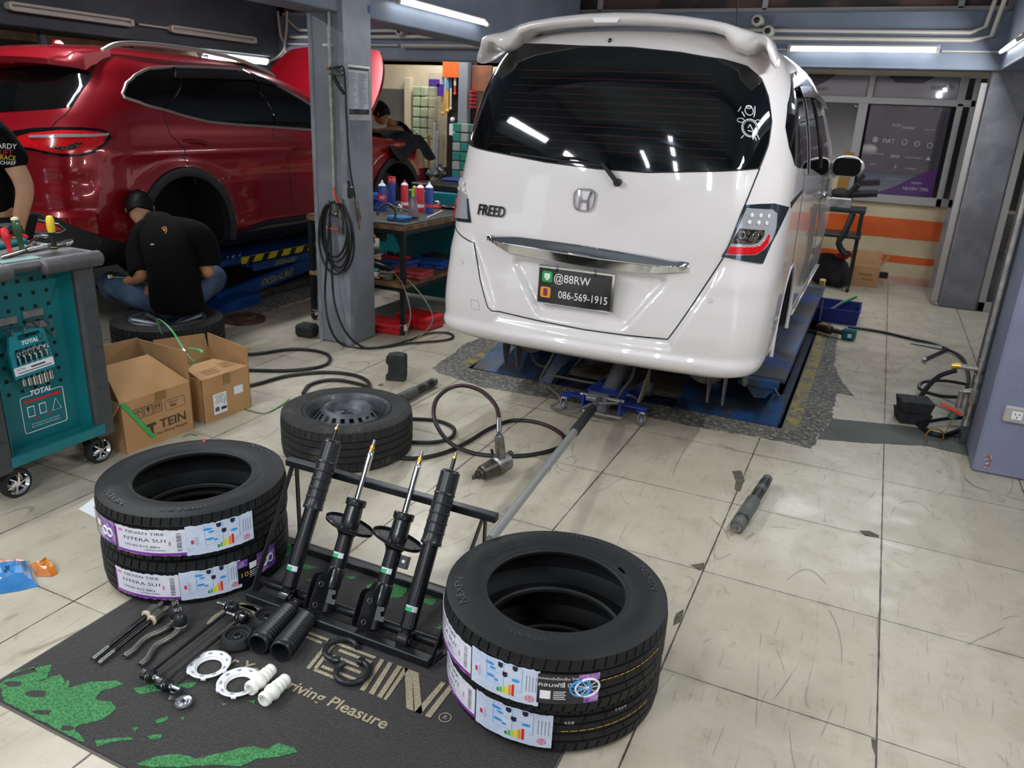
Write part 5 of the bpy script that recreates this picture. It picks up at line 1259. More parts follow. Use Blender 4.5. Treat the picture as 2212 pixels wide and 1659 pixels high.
# C shaped spring rubbers
def crub(x,y,a0,a1,r,lab):
    t=thing('spring_rubber',lab,'spring rubber',(x,y,Z),w=False,group='C-shaped black spring rubbers')
    b=B(); b.torus(Matrix.Translation((0,0,.009)),r,.009,44,10,a0,a1)
    b.obj('ring',m_dsat,t)
    b=B()
    for i in range(9):
        a=lerp(a0,a1,(i+.5)/9); b.cyl((r*math.cos(a),r*math.sin(a),.0172),(r*math.cos(a),r*math.sin(a),.0185),.0024,n=8)
    b.obj('dimple',m_pit,t)
    b=B(); b.box((r*math.cos(a1),r*math.sin(a1),.010),(.022,.020,.018),.003,rz=a1); b.obj('stop_block',m_dsat,t)
crub(-1.222,1.555,math.radians(40),math.radians(290),.048,'left C-shaped spring rubber lying over the letter E'); crub(-1.135,1.492,math.radians(-205),math.radians(95),.047,'right C-shaped spring rubber, lower of the pair')
# bushing and washer
t=thing('rubber_bush','small black flanged rubber bush with chrome rim','bush',(-1.510,1.195,Z),w=False)
b=B(); b.lathe([(.012,.002),(.019,.002),(.022,.008),(.016,.012),(.0135,.020),(.010,.021),(.009,.004)],28,loop=True,caps=False); b.obj('rubber',m_dsat,t); b=B(); b.torus(Matrix.Translation((0,0,.005)),.0215,.0012,28,5); b.obj('rim',m_chrome,t)
t=thing('cup_washer','small zinc plated cup washer beside the black bush','washer',(-1.462,1.178,Z),w=False)
b=B(); b.lathe([(.006,.016),(.011,.017),(.014,.013),(.017,.013),(.0215,.015),(.023,.010),(.017,.001),(.006,.001)],32,loop=True,caps=False); b.obj('washer',mat('zinc','cfd3dc',.18,m=.9),t)

# ---------------------------------------------------------------- red suv on the scissor lift
m_redp=mat('red_paint','960c1d',.28,m=.25,coat=1.0)
m_clad=mat('black_cladding','26282b',.5)
XR=-5.44
RT=[(.50,.78,3.44,.08,.25,.3,7.60),(.56,.86,3.32,.09,.25,.35,7.66),(.66,.905,3.25,.10,.25,.40,7.72),(.80,.925,3.225,.10,.26,.42,7.75),(.95,.93,3.215,.10,.28,.46,7.75),(1.08,.925,3.23,.10,.29,.46,7.73),(1.18,.93,3.25,.11,.30,.48,7.65),(1.23,.93,3.26,.11,.30,.48,7.5),(1.27,.925,3.275,.11,.3,.48,7.0),(1.31,.915,3.29,.11,.3,.48,6.62),(1.36,.905,3.33,.11,.30,.48,6.5),(1.45,.88,3.39,.11,.28,.48,6.35),(1.55,.845,3.48,.11,.27,.46,6.15),(1.65,.80,3.58,.11,.26,.44,5.92),(1.73,.755,3.63,.10,.25,.40,5.70),(1.79,.70,3.66,.10,.24,.36,5.50),(1.835,.62,3.72,.10,.22,.33,5.30),(1.865,.50,3.86,.08,.2,.3,5.1),(1.885,.32,4.05,.06,.15,.2,4.9),(1.893,.12,4.3,.02,.05,.1,4.7)]
suv=Body(XR,RT)
def sdisp(x,z,a,y):
    d=0
    if a>1.6:
        d+=.016*math.exp(-((z-1.20)/.035)**2)*sst((a-1.6)/.4)     # shoulder crease
        for yc in (4.15,6.87):
            r=math.hypot(y-yc,z-.66); d+=.030*sst((.53-r)/.10)*sst((a-1.7)/.3)
        d-=.018*math.exp(-((z-.82)/.12)**2)*sst((a-2.05)/.2)*sst((3-a)/.2)
    if a<=1.6: d+=.03*sst((.86-z)/.05)*sst((z-.5)/.06)-.015*math.exp(-((z-1.02)/.06)**2)
    if z<.66: d+=.012
    return d
suv.disp=sdisp
sroot=thing('suv','red SUV raised on the blue scissor lift with its bonnet open','car',(XR,5.4,0))
zs=[];z=.50
while z<1.83: zs.append(z); z+=.0185
zs+=[1.835,1.85,1.865,1.875,1.885,1.89,1.893]
us=sorted(set([round(x,4) for x in [-4.9+i*.3 for i in range(6)]+[-3+.125*i for i in range(9)]+[-2+i*.1 for i in range(10)]+[-1+.1*i for i in range(11)]+[.05*i for i in range(0,21)]+[1+.04*i for i in range(1,26)]+[2+i/60 for i in range(1,61)]+[3.2,3.4,3.6,3.8,4.0,4.3,4.6,4.9]]))
b=suv.build(zs,us); sbody=b.obj('body',[m_redp,m_pit],sroot,ang=55)
for yy in (4.15,6.87): boolcut(sbody,cutter(XR+.55,XR+1.2,yy,.66,.385,sroot))
b=B()
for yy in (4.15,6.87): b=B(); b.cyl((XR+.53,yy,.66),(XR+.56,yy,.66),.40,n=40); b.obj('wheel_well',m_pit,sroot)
for yy in (4.15,6.87):
    b=B(); R=[]
    for i in range(37):
        a=-.30+(PI+.60)*i/36; c,s_=math.cos(a),math.sin(a); ring=[]
        for r,x in ((.380,.90),(.380,.972),(.40,.978),(.44,.972),(.447,.955),(.447,.90)): ring.append((XR+x,yy+r*c,max(.54,.66+r*s_)))
        R.append(ring)
    b.rings(R); b.obj('arch_cladding',m_clad,sroot,ang=40)
# front wheel
for yy in (6.87,):
    t_=B(); X=frame((XR+.60,yy,.60),(1,0,0)); t_.lathe([(.22,0),(.33,.02),(.345,.05),(.345,.17),(.33,.20),(.23,.21)],40,X,caps=False); w=t_.obj('front_tyre',m_tyreold,sroot)
    t_=B(); t_.lathe([(.225,.19),(.2,.15),(.03,.16),(.03,.18)],40,X,caps=False); t_.obj('rim',m_alloy,w)
# rear bumper cladding, sill and trims
b=suv.patch([(-1.9,.50),(1.92,.50),(1.96,.60),(1.86,.63),(1.6,.70),(1.35,.76),(1.15,.82),(.8,.84),(-.8,.84),(-1.15,.82),(-1.6,.70),(-1.86,.64)],off=.008,step=(.08,.03),skirt=.02); b.obj('rear_bumper',m_clad,sroot)
b=suv.patch(suv.poly([(62,478),(100,479),(132,486),(142,494),(132,497),(60,497)],0,1.9,.55,.95),off=.014,step=(.05,.01)); q=b.obj('rear_reflector',m_redl,sroot); 
b=suv.line(suv.poly([(50,473),(100,474),(135,482),(148,494),(138,500),(50,498)],0,1.9,.55,.95),.005,off=.014); b.obj('reflector_trim',m_alu,q)
b=suv.patch([(2.245,.50),(2.72,.50),(2.72,.64),(2.36,.64),(2.30,.60),(2.245,.58)],off=.012,step=(.04,.03)); b.obj('sill_cladding',m_clad,sroot)
b=suv.patch([(2.30,.575),(2.72,.575),(2.72,.60),(2.36,.60)],off=.028,step=(.03,.01)); b.obj('sill_chrome',m_chrome,sroot)
zq=lambda pts:[(x/4.88,y/4.88) for x,y in pts]
# tail lamp
LP=suv.poly(zq([(140,1380),(350,1348),(640,1335),(900,1340),(1060,1360),(1140,1385),(1175,1440),(1110,1530),(1000,1610),(850,1648),(640,1645),(500,1625),(380,1590),(270,1580)]),.2,2.8,1.0,1.5)
b=suv.patch(LP,off=.006,step=(.04,.02),skirt=.02); tl=b.obj('tail_lamp',m_blackg,sroot,label='red and smoke tail lamp')
b=suv.patch(suv.poly(zq([(200,1440),(340,1400),(640,1370),(900,1375),(1060,1390),(1135,1415),(1080,1510),(960,1590),(830,1625),(620,1615),(480,1590),(360,1560),(250,1545)]),.2,2.8,1.0,1.5),off=.014,step=(.04,.02)); b.obj('red_lens',m_redl,tl)
b=suv.patch(suv.poly(zq([(330,1425),(640,1410),(1000,1410),(1140,1400),(1130,1425),(1000,1438),(640,1445),(340,1450)]),.2,2.8,1.0,1.5),off=.019,step=(.04,.01)); b.obj('light_bar',m_lens,tl)
b=suv.patch(suv.poly(zq([(500,1530),(700,1545),(800,1500),(880,1500),(780,1570),(640,1580)]),.2,2.8,1.0,1.5),off=.019,step=(.04,.01)); b.obj('lamp_shade',m_lampd,tl)
# rear window
b=suv.patch(suv.poly([(-60,140),(0,147),(60,142),(120,143),(165,147),(198,157),(190,175),(152,231),(100,236),(0,242),(-60,243)],-.6,1.99,1.35,1.8),off=.004,step=(.06,.03)); b.obj('rear_window',m_tint,sroot,ang=60)
R=[]
for i in range(25):
    x=-.66+1.32*i/24; e=1-abs(x/.66)**4; y=3.60+.10*(x/.7)**2
    R.append([(XR+x,y-.06*e,1.735+.03*e-.03),(XR+x,y-.07*e,1.76+.03*e-.02),(XR+x,y+.0,1.80+.03*e),(XR+x,y+.2,1.84+.01*e),(XR+x,y+.2,1.79),(XR+x,y+.05,1.735)])
b=B(); b.rings(R); sp=b.obj('roof_spoiler',m_redp,sroot,ang=50)
b=B(); b.box(PY(20,133,3.575)+V(-.1,0,0),(.30,.02,.025),.004); b.obj('high_stop_lamp',m_redl,sp)
# tailgate + door gaps
b=suv.line(suv.poly(zq([(985,745),(990,640),(960,600)]),.5,2.2,1.5,1.85)+suv.poly(zq([(975,750),(900,900),(760,1120),(690,1210),(600,1270),(545,1335)]),.3,2.2,1.3,1.7),.003,off=.001); b.obj('tailgate_seam',m_vgap,sroot)
# side glass with chrome
WO=[(264,202),(272,180),(290,163),(320,148),(373,144),(450,146),(532,151),(600,167),(640,184),(690,214),(735,246),(700,280),(669,280),(589,274),(510,269),(449,263),(396,250),(351,236),(300,221),(269,211)]
P=suv.poly(WO,1.7,3.0,1.25,1.8); b=suv.patch(P,off=.004,step=(.02,.03)); g=b.obj('side_window',m_tint,sroot,ang=60)
b=suv.line(P,.010,off=.006,closed=True); b.obj('window_chrome',m_alu,g)
for A in ([(373,146),(352,236)],[(532,152),(560,200),(595,272)]):
    b=suv.line(suv.poly(A,1.7,3.0,1.25,1.8),.010,off=.006,n=6); b.obj('window_pillar',m_blackg,g)
b=suv.patch(suv.poly([(376,150),(532,156),(545,172),(455,170),(374,168)],1.7,3.0,1.25,1.8),off=.02,step=(.03,.02)); b.obj('rain_visor',MATS['smoke_visor'],g)
b=suv.patch(suv.poly([(536,157),(600,172),(650,194),(655,206),(600,186),(548,174)],1.7,3.0,1.25,1.8),off=.02,step=(.03,.02)); b.obj('rain_visor',MATS['smoke_visor'],g)
b=suv.line(suv.poly([(352,238),(358,262),(378,300),(395,340),(412,375),(418,398)],1.7,3.0,.9,1.5),.003,off=.0); suv.line(suv.poly([(592,276),(605,300),(620,340),(630,400),(632,480)],1.7,3.0,.6,1.5),.003,off=0,b=b); b.obj('door_gap',m_vgap,sroot)
for A in ([(398,304),(412,303),(435,307),(450,311)],[(630,321),(645,319),(662,321),(676,325)]):
    S=suv.poly(A,1.7,3.0,.9,1.5); b=B(); b.tube([suv.pt(S[0][0],S[0][1],.0)]+[suv.pt(u,z,.035) for u,z in S[1:3]]+[suv.pt(S[3][0],S[3][1],.0)],.013,8,sm=4,flat=.8); b.obj('door_handle',m_redp,sroot)
# roof rail and fin
b=B(); b.tube([(XR+.62,3.86,1.83),(XR+.64,3.98,1.885),(XR+.645,4.25,1.905),(XR+.645,4.7,1.90),(XR+.64,5.1,1.865),(XR+.62,5.42,1.80),(XR+.60,5.52,1.765)],.016,8,sm=5); b.obj('roof_rail',m_alu,sroot)
p=PY(115,110,3.95); b=B(); b.prism([(-.02,0),(.02,.085),(.055,.085),(.10,.045),(.20,0)],-.012,.012,X=Matrix(((0,0,1,p.x),(1,0,0,3.95),(0,1,0,p.z-.01),(0,0,0,1)))); b.obj('roof_fin',m_redp,sroot)
# bonnet raised
R=[]
for i in range(13):
    t_=i/12; y=6.42+.72*t_; zc=1.30+.80*t_-.04*math.sin(PI*t_); w=.80-.22*t_**4; ring=[]
    for j in range(17):
        s_=-1+j/8; ring.append((XR+w*s_,y+.02*(1-s_*s_),zc+.05*(1-s_*s_)))
    R.append(ring)
b=B(); n0=17; vs=[p for r in R for p in r]; vs2=[(p[0],p[1]+.035,p[2]-.02) for p in vs]; fs=[(i*n0+j,i*n0+j+1,(i+1)*n0+j+1,(i+1)*n0+j) for i in range(12) for j in range(16)]
k=len(vs); rim=[j for j in range(n0)]+[i*n0+n0-1 for i in range(1,13)]+[12*n0+j for j in range(n0-2,-1,-1)]+[i*n0 for i in range(11,0,-1)]
b.add(vs+vs2,fs+[tuple(i+k for i in f[::-1]) for f in fs]+[(rim[i],rim[i]+k,rim[(i+1)%len(rim)]+k,rim[(i+1)%len(rim)]) for i in range(len(rim))]); b.obj('bonnet',m_redp,sroot)
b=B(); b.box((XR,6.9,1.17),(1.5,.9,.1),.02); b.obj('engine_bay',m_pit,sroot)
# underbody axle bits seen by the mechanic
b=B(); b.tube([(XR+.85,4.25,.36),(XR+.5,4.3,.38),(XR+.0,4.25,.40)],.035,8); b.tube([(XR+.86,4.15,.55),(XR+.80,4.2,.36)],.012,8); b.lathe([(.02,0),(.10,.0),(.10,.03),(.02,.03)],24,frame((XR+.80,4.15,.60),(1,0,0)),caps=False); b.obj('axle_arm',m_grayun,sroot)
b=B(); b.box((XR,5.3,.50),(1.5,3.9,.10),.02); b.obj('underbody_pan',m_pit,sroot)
# fender cover
m_cloth=mat('black_cloth','17181b',.8,col2='202125',vs=5,bump=.3,bs=12)
b=B(); pc=[[(835,318),(815,300),(800,292)],[(868,330),(852,312),(828,296)],[(880,352),(872,330),(845,308)],[(905,345),(890,332),(862,318)],[(895,385),(902,362),(880,340)]]
def cl(u,v):
    y=6.75+.75*u; x=XR+.60+.42*v; z=1.30-.02*math.sin(8*u)-.42*max(0,v-.55)**1.2*(1.3+.3*math.sin(9*u)); return Vector((x+.02*math.sin(14*u)*v,y,z+.015))
b.grid(cl,20,14); o=solo(b,'fender_cover',m_cloth,'black cloth cover draped over the red car front wing','cover'); mo=o.modifiers.new('s','SOLIDIFY'); mo.thickness=.006
# ---------------------------------------------------------------- scissor lift below it
m_lift=mat('lift_blue','164f9c',.42,col2='123f80',vs=4,wear='3a3c40',ws=7,wt=(.58,.66),coat=.1)
m_liftd=mat('lift_blue_dirty','15406f',.55,col2='17263a',vs=3.5,vw=(.42,.55),wear='2b2c2e',ws=5,wt=(.50,.60),rvar=.1)
t=thing('scissor_lift','blue scissor lift with yellow and black hazard edge under the red SUV','car lift',(-5.0,5.6,0))
b=B(); b.box((-4.86,5.75,.345),(.60,2.5,.05),.01); b.obj('platform',m_lift,t)
b=B(); b.box((-4.86,4.42,.30),(.60,.20,.012),.003,X=Matrix.Rotation(.35,4,'X')); b.obj('ramp_lip',m_lift,t)
b=B(); b.box((-4.553,5.75,.345),(.012,2.1,.055),.002); hz=b.obj('hazard_edge',mat('hazard_yellow','d8c02c',.4),t)
b=B()
for i in range(12): y=4.75+i*.17; b.add([(-4.5465,y,.318),(-4.5465,y+.07,.318),(-4.5465,y+.11,.372),(-4.5465,y+.04,.372)],[(0,1,2,3)])
b.obj('hazard_stripe',m_blackr,hz)
for x,y0_,z0_,y1_,z1_ in ((-4.60,4.45,.06,6.6,.30),(-4.70,6.6,.06,4.9,.30)):
    b=B(); L=math.hypot(y1_-y0_,z1_-z0_); b.box((0,0,0),(.05,.11,L),.006,X=frame((x,(y0_+y1_)/2,(z0_+z1_)/2),(0,y1_-y0_,z1_-z0_),(1,0,0))); a_=b.obj('scissor_arm',m_lift,t)
    if x>-4.65:
        b=B(); an=math.atan2(z1_-z0_,y1_-y0_)
        Xt=Matrix.Translation((-4.5735,5.12,.135))@Matrix.Rotation(an,4,'X')@Matrix(((0,0,1,0),(1,0,0,0),(0,1,0,0),(0,0,0,1)))
        b.text('//XSlimLift//',.085,Xt,shear=.25); b.obj('arm_lettering',MATS['hazard_yellow'],a_)
b=B(); Xt=Matrix.Translation((-4.578,5.25,.262))@Matrix(((0,0,1,0),(1,0,0,0),(0,1,0,0),(0,0,0,1))); b.text('//XSlimLift//',.055,Xt,shear=.25); b.obj('lettering',MATS['hazard_yellow'],t)
b=B(); b.box((-4.60,5.25,.262),(.03,.75,.07),.004); b.obj('lift_bracket',m_lift,t)
b=B(); b.prism([(4.05,.004),(4.5,.09),(4.75,.09),(4.75,.004)],-4.95,-4.42,X=Matrix(((0,0,1,0),(1,0,0,0),(0,1,0,0),(0,0,0,1)))); b.obj('base_ramp',m_lift,t)
b=B(); b.box((-5.0,5.7,.03),(.9,2.0,.05),.01); b.obj('base_plate',mat('lift_base','38332f',.8,col2='55504a',vs=12,bump=.4,bs=30),t)
b=B()
for i in range(5): q=(-4.62+.02*(i%2),4.62+.035*i,.371); b.cyl(q,(q[0],q[1],.388),.011,n=6)
o=solo(b,'wheel_nuts',m_chrome,'loose chrome wheel nuts lying on the blue lift platform','wheel nuts'); 
# ---------------------------------------------------------------- people
m_skin=mat('skin','b98460',.5,col2='ab7552',vs=6); m_skin2=mat('skin_light','c79a7c',.5,col2='bb8c6c',vs=6)
m_shirt=mat('black_shirt','060607',.9,bump=.5,bs=11,dist=.02,spec=.2); m_jean=mat('jeans','33465f',.85,col2='4a607c',vs=7,bump=.3,bs=40)
m_hair=mat('black_hair','0b0a0b',.6,bump=.8,bs=90); m_hair.node_tree.nodes['Principled BSDF'].inputs['Specular IOR Level'].default_value=.3
def skin(name,J,E,mt,parent,sub=2,root=None):
    names=list(J); me=bpy.data.meshes.new('sk'); me.from_pydata([J[n][0] for n in names],[(names.index(a),names.index(c)) for a,c in E],[])
    o=bpy.data.objects.new('sk',me); COL.objects.link(o); m=o.modifiers.new('k','SKIN'); m.use_smooth_shade=True
    for i,n in enumerate(names):
        r=J[n][1]; r=(r,r) if not isinstance(r,tuple) else r; me.skin_vertices[0].data[i].radius=r
        me.skin_vertices[0].data[i].use_root=(n==(root or names[0]))
    s_=o.modifiers.new('u','SUBSURF'); s_.levels=sub; s_.render_levels=sub
    dg=bpy.context.evaluated_depsgraph_get(); out=bpy.data.meshes.new_from_object(o.evaluated_get(dg)); bpy.data.objects.remove(o); bpy.data.meshes.remove(me)
    r=parent
    while r.parent is not None: r=r.parent
    out.transform(r.matrix_basis.inverted()); out.name=name; out.materials.clear(); out.materials.append(mt); out.shade_smooth()
    q=bpy.data.objects.new(name,out); COL.objects.link(q); q.parent=parent; return q
def head(b,c,fwd,up,s=1.0):
    """shaped skull, jaw, nose, brow, ears; fwd/up unit directions"""
    up=Vector(up).normalized(); fwd=Vector(fwd); fwd=(fwd-up*fwd.dot(up)).normalized(); rt=fwd.cross(up); c=Vector(c)
    M=Matrix(((rt.x,fwd.x,up.x,c.x),(rt.y,fwd.y,up.y,c.y),(rt.z,fwd.z,up.z,c.z),(0,0,0,1)))@Matrix.Diagonal((s,s,s,1))
    R=[]; nv,nu=22,28
    for i in range(nv+1):
        t=PI*i/nv; z=-math.cos(t); ring=[]
        for j in range(nu):
            a=2*PI*j/nu; x=math.sin(t)*math.cos(a); y=math.sin(t)*math.sin(a)
            w=.074*(1-.24*sst((-z-.1)/.9)); d=.095*(1-.06*sst(-z)); X_=x*w; Y_=y*d; Z_=z*.118
            if y>0: Y_+=.010*math.exp(-((z+.75)/.25)**2)*(1-abs(x)) ; Y_-=.008*math.exp(-((z-.05)/.12)**2)*math.exp(-((abs(x)-.4)/.18)**2)
            if y<0 and z<0: Y_*=1-.35*sst(-z/.9)
            if y>0: Y_+=.022*math.exp(-((z+.18)/.14)**2)*math.exp(-(x/.16)**2)+.006*math.exp(-((z+.50)/.07)**2)*math.exp(-(x/.3)**2)
            ring.append(M@Vector((X_,Y_,Z_)))
        R.append(ring)
    b.rings(R,caps=False); return M
def face_parts(par,M,hairm,hl=1.0,skinm=None):
    for sg in (-1,1):
        b=B(); b.sph((0,0,0),(.007,.016,.024),12,8,X=None); b.v=[M@(Vector((sg*.074,-.005,-.008))+Matrix.Rotation(.25,3,'X')@v) for v in b.v]; b.torus(M@frame((sg*.079,-.004,-.006),(sg,.2,0)),.015,.004,14,6); b.obj('ear',skinm,par)
        b=B(); b.sph((0,0,0),(.0075,.004,.0045),10,6); b.v=[M@(Vector((sg*.030,.085,.004))+v) for v in b.v]; b.obj('eye',mat('eye_dark','241a16',.3),par)
        b=B(); b.tube([M@V(sg*.018,.092,.024),M@V(sg*.034,.088,.028),M@V(sg*.048,.074,.022)],.0028,5); b.obj('eyebrow',hairm,par)
    b=B(); b.tube([M@V(-.018,.089,-.060),M@V(0,.094,-.058),M@V(.018,.089,-.060)],.0032,6); b.obj('mouth',mat('lips','9a5f50',.5),par)
    b=B(); R=[]; rnd=random.Random(3); nv,nu=16,36
    for i in range(nv+1):
        t=i/nv; ring=[]
        for j in range(nu):
            a=2*PI*j/nu; front=max(0,math.sin(a)); lim=PI*(.60-.22*front+.02*rnd.random()); th=t*lim
            k=1.075+.05*math.sin(a*7+i)*.3+rnd.uniform(-.018,.018)*(1 if 0<i else 0)+.05*front*(1-t)
            z=math.cos(th); w=.076; ring.append(M@Vector((math.sin(th)*math.cos(a)*w*k,math.sin(th)*math.sin(a)*.098*k*(1 if math.sin(a)>0 else 1.03),z*.122*k-.0)))
        R.append(ring)
    b.rings(R,caps=True); b.obj('hair',hairm,par)
def hand(J,E,w,d,side,curl=.5,pre='h',s=1.0,flat=(0,0,1)):
    """palm + 4 fingers + thumb as skin joints starting at wrist joint name w"""
    d=Vector(d).normalized(); nrm=Vector(flat); nrm=(nrm-d*nrm.dot(d)).normalized(); sd=d.cross(nrm)*side; p=J[w][0]; p=Vector(p)
    J[pre+'p']=(p+d*.045*s,(.022*s,.016*s)); E.append((w,pre+'p'))
    for i,(o,l) in enumerate(((-.030,.066),(-.010,.076),(.011,.072),(.030,.056))):
        a=p+d*.085*s+sd*o*s; J[pre+'a%d'%i]=(a,.0095*s); E.append((pre+'p',pre+'a%d'%i)); q=a
        ang=0
        for k,f in enumerate((.42,.32,.26)):
            ang+=curl*(.8+.1*i); dd=(d*math.cos(ang)-nrm*math.sin(ang)); q=q+dd*l*f*s; J[pre+'f%d%d'%(i,k)]=(q,(.0088-.001*k)*s); E.append((pre+('a%d'%i if k==0 else 'f%d%d'%(i,k-1)),pre+'f%d%d'%(i,k)))
    q=p+d*.030*s-sd*.026*s; J[pre+'t0']=(q,.0115*s); E.append((pre+'p',pre+'t0')); q2=q+(d*.7-sd*.55-nrm*.35).normalized()*.032*s; J[pre+'t1']=(q2,.0098*s); E.append((pre+'t0',pre+'t1')); q3=q2+(d*.8-nrm*.7).normalized()*.026*s; J[pre+'t2']=(q3,.0088*s); E.append((pre+'t1',pre+'t2'))
# seated mechanic
t=thing('person','person in a black T-shirt and jeans sitting hunched on the alloy wheel','person',(-4.1,3.7,0))
def torso(b,st,n=24):
    """lofted trunk: stations (centre, right-vector half width, forward half depth, axis)"""
    R=[]
    for c,rx,ry,ax in st:
        c=Vector(c); ax=Vector(ax).normalized(); rt=V(1,.12,0); rt=(rt-ax*rt.dot(ax)).normalized(); fw=ax.cross(rt)
        R.append([c+rt*(rx*math.copysign(abs(math.cos(q))**.85,math.cos(q)))+fw*(ry*math.copysign(abs(math.sin(q))**.85,math.sin(q))) for q in [2*PI*i/n for i in range(n)]])
    b.rings(R); return b
q=lambda x,y,Y: tuple(PY(x,y,Y-.17))
J={'pel':(q(372,640,3.74),.13),'waist':(q(372,590,3.74),.115),'chest':(q(368,530,3.80),.10),'neck0':(q(350,480,3.82),.055),'neck1':(q(328,468,3.88),.050),
'shL':(q(318,510,3.74),.045),'elL':(q(306,598,3.60),.042),'wrL':(q(262,612,3.80),.030),'shR':(q(426,512,3.86),.045),'elR':(q(452,592,3.84),.042),'wrR':(q(415,580,4.12),.029),
'hipL':(q(335,645,3.76),.09),'knL':(q(242,612,3.78),.062),'anL':(q(318,655,4.0),.042),'ftL':(q(360,665,4.10),.036),'hipR':(q(400,640,3.80),.09),'knR':(q(462,598,4.05),.062),'anR':(q(400,625,4.2),.042),'ftR':(q(370,628,4.28),.036)}
E_=[('pel','waist'),('waist','chest'),('chest','neck0'),('neck0','neck1'),('neck0','shL'),('shL','elL'),('elL','wrL'),('neck0','shR'),('shR','elR'),('elR','wrR'),('pel','hipL'),('hipL','knL'),('knL','anL'),('anL','ftL'),('pel','hipR'),('hipR','knR'),('knR','anR'),('anR','ftR')]
hand(J,E_,'wrL',(-.45,.75,-.1),1,.55,'l'); hand(J,E_,'wrR',(-.6,.6,-.1),-1,.55,'r')
body=skin('body',J,E_,m_skin,t)
hc=V(*q(303,452,3.85)); b=B(); M=head(b,hc,(-.50,.55,-.66),(-.50,.40,.76),1.04); b.obj('head',m_skin2,t,ang=80); face_parts(t,M,m_hair,skinm=m_skin2)
b=B(); c=lambda x,y,Y:q(x,y,Y)
torso(b,[(c(384,672,3.70),.150,.12,(0,0,1)),(c(384,660,3.70),.172,.140,(0,0,1)),(c(378,620,3.70),.165,.135,(-.03,.02,1)),(c(374,580,3.70),.165,.130,(-.05,.10,1)),(c(368,540,3.73),.185,.130,(-.1,.25,1)),(c(364,510,3.77),.192,.125,(-.15,.35,1)),(c(358,492,3.80),.165,.105,(-.2,.45,1)),(c(350,476,3.83),.120,.085,(-.3,.5,1)),(c(344,466,3.85),.078,.068,(-.3,.5,1))])
for A0,A,Bq,C,r in (((352,492,3.80),(318,506,3.75),(303,548,3.68),(305,592,3.62),(.085,.094,.074)),((350,492,3.82),(422,508,3.84),(446,540,3.86),(452,574,3.85),(.085,.092,.072))):
    b.tube([c(*A0),c(*A),c(*Bq),c(*C)],lambda u,r=r: r[0]+(r[1]-r[0])*math.sin(min(1,u/.4)*PI/2) if u<.4 else lerp(r[1],r[2],(u-.4)/.6),16,sm=5)
b.obj('t_shirt',m_shirt,t,ang=80)
b=B()
for pts in ([(350,648,3.76),(300,636,3.74),(243,612,3.78),(248,632,3.86),(318,655,4.0)],[(390,645,3.78),(430,625,3.92),(462,598,4.05),(452,618,4.1),(400,628,4.2)]):
    b.tube([c(*p) for p in pts],lambda u:lerp(.105,.058,u),18,sm=6)
b.sph(c(372,655,3.74),(.165,.13,.10),20,12); b.obj('jeans',m_jean,t,ang=80)
for p0,p1 in ((q(322,655,4.0),q(365,668,4.12)),(q(398,626,4.2),q(362,630,4.3))):
    b=B(); b.tube([p0,p1],.045,10,sm=2); b.obj('shoe',m_blackr,t)
# chest badge on the back
b=B(); p=PY(352,500,3.505); X=frame(p,(-.05,-.86,.5),(1,0,0)); b.torus(X,.030,.0035,28,5); b.lathe([(.020,.0),(.020,.003),(.0,.003)],20,X); b.obj('shirt_badge',mat('badge_orange','d9913a',.6),t)
b=B()
for u_ in ((327,528),(331,528)): b.sph(PY(*u_,3.43),.005,8,6)
b.obj('shirt_spot',m_wht,t)
# ratchet in his hand
t=thing('ratchet','chrome ratchet held by the seated mechanic','ratchet',(-4.5,3.7,.40))
b=B(); b.tube([q(285,600,3.72),q(240,596,3.70)],.009,8); b.cyl(V(*q(240,596,3.70))-V(0,0,.015),V(*q(240,596,3.70))+V(0,0,.015),.022,n=16,bev=.004); b.obj('handle',m_chrome,t)
# standing person, left edge
t=thing('person','person in a black printed T-shirt standing at the left edge beside the tool trolley','person',(-4.3,2.62,0))
J={'pel':((-4.30,2.62,.92),(.15,.11)),'waist':((-4.30,2.62,1.06),(.135,.10)),'chest':((-4.30,2.62,1.25),(.16,.11)),'neck0':((-4.30,2.62,1.42),(.07,.06)),'neck1':((-4.30,2.60,1.50),.052),'shR':((-4.12,2.62,1.36),.058),'elR':((-4.005,2.66,1.09),.047),'wrR':((-4.045,2.60,.87),.031),'shL':((-4.48,2.62,1.36),.058),'elL':((-4.57,2.66,1.10),.045),'wrL':((-4.52,2.52,.90),.030),
'hipL':((-4.40,2.62,.86),.10),'knL':((-4.42,2.60,.47),.062),'anL':((-4.42,2.64,.09),.042),'ftL':((-4.42,2.50,.05),.038),'hipR':((-4.20,2.62,.86),.10),'knR':((-4.18,2.60,.47),.062),'anR':((-4.18,2.64,.09),.042),'ftR':((-4.18,2.50,.05),.038)}
E_=[('pel','waist'),('waist','chest'),('chest','neck0'),('neck0','neck1'),('chest','shR'),('shR','elR'),('elR','wrR'),('chest','shL'),('shL','elL'),('elL','wrL'),('pel','hipL'),('hipL','knL'),('knL','anL'),('anL','ftL'),('pel','hipR'),('hipR','knR'),('knR','anR'),('anR','ftR')]
hand(J,E_,'wrR',(0,-.3,-1),1,.3,'r',flat=(1,0,0)); hand(J,E_,'wrL',(0,-.5,-1),-1,.3,'l',flat=(-1,0,0)); skin('body',J,E_,m_skin2,t)
b=B(); M=head(b,(-4.30,2.60,1.60),(-.6,.8,0),(0,0,1)); b.obj('head',m_skin2,t,ang=80); face_parts(t,M,m_hair,skinm=m_skin2)
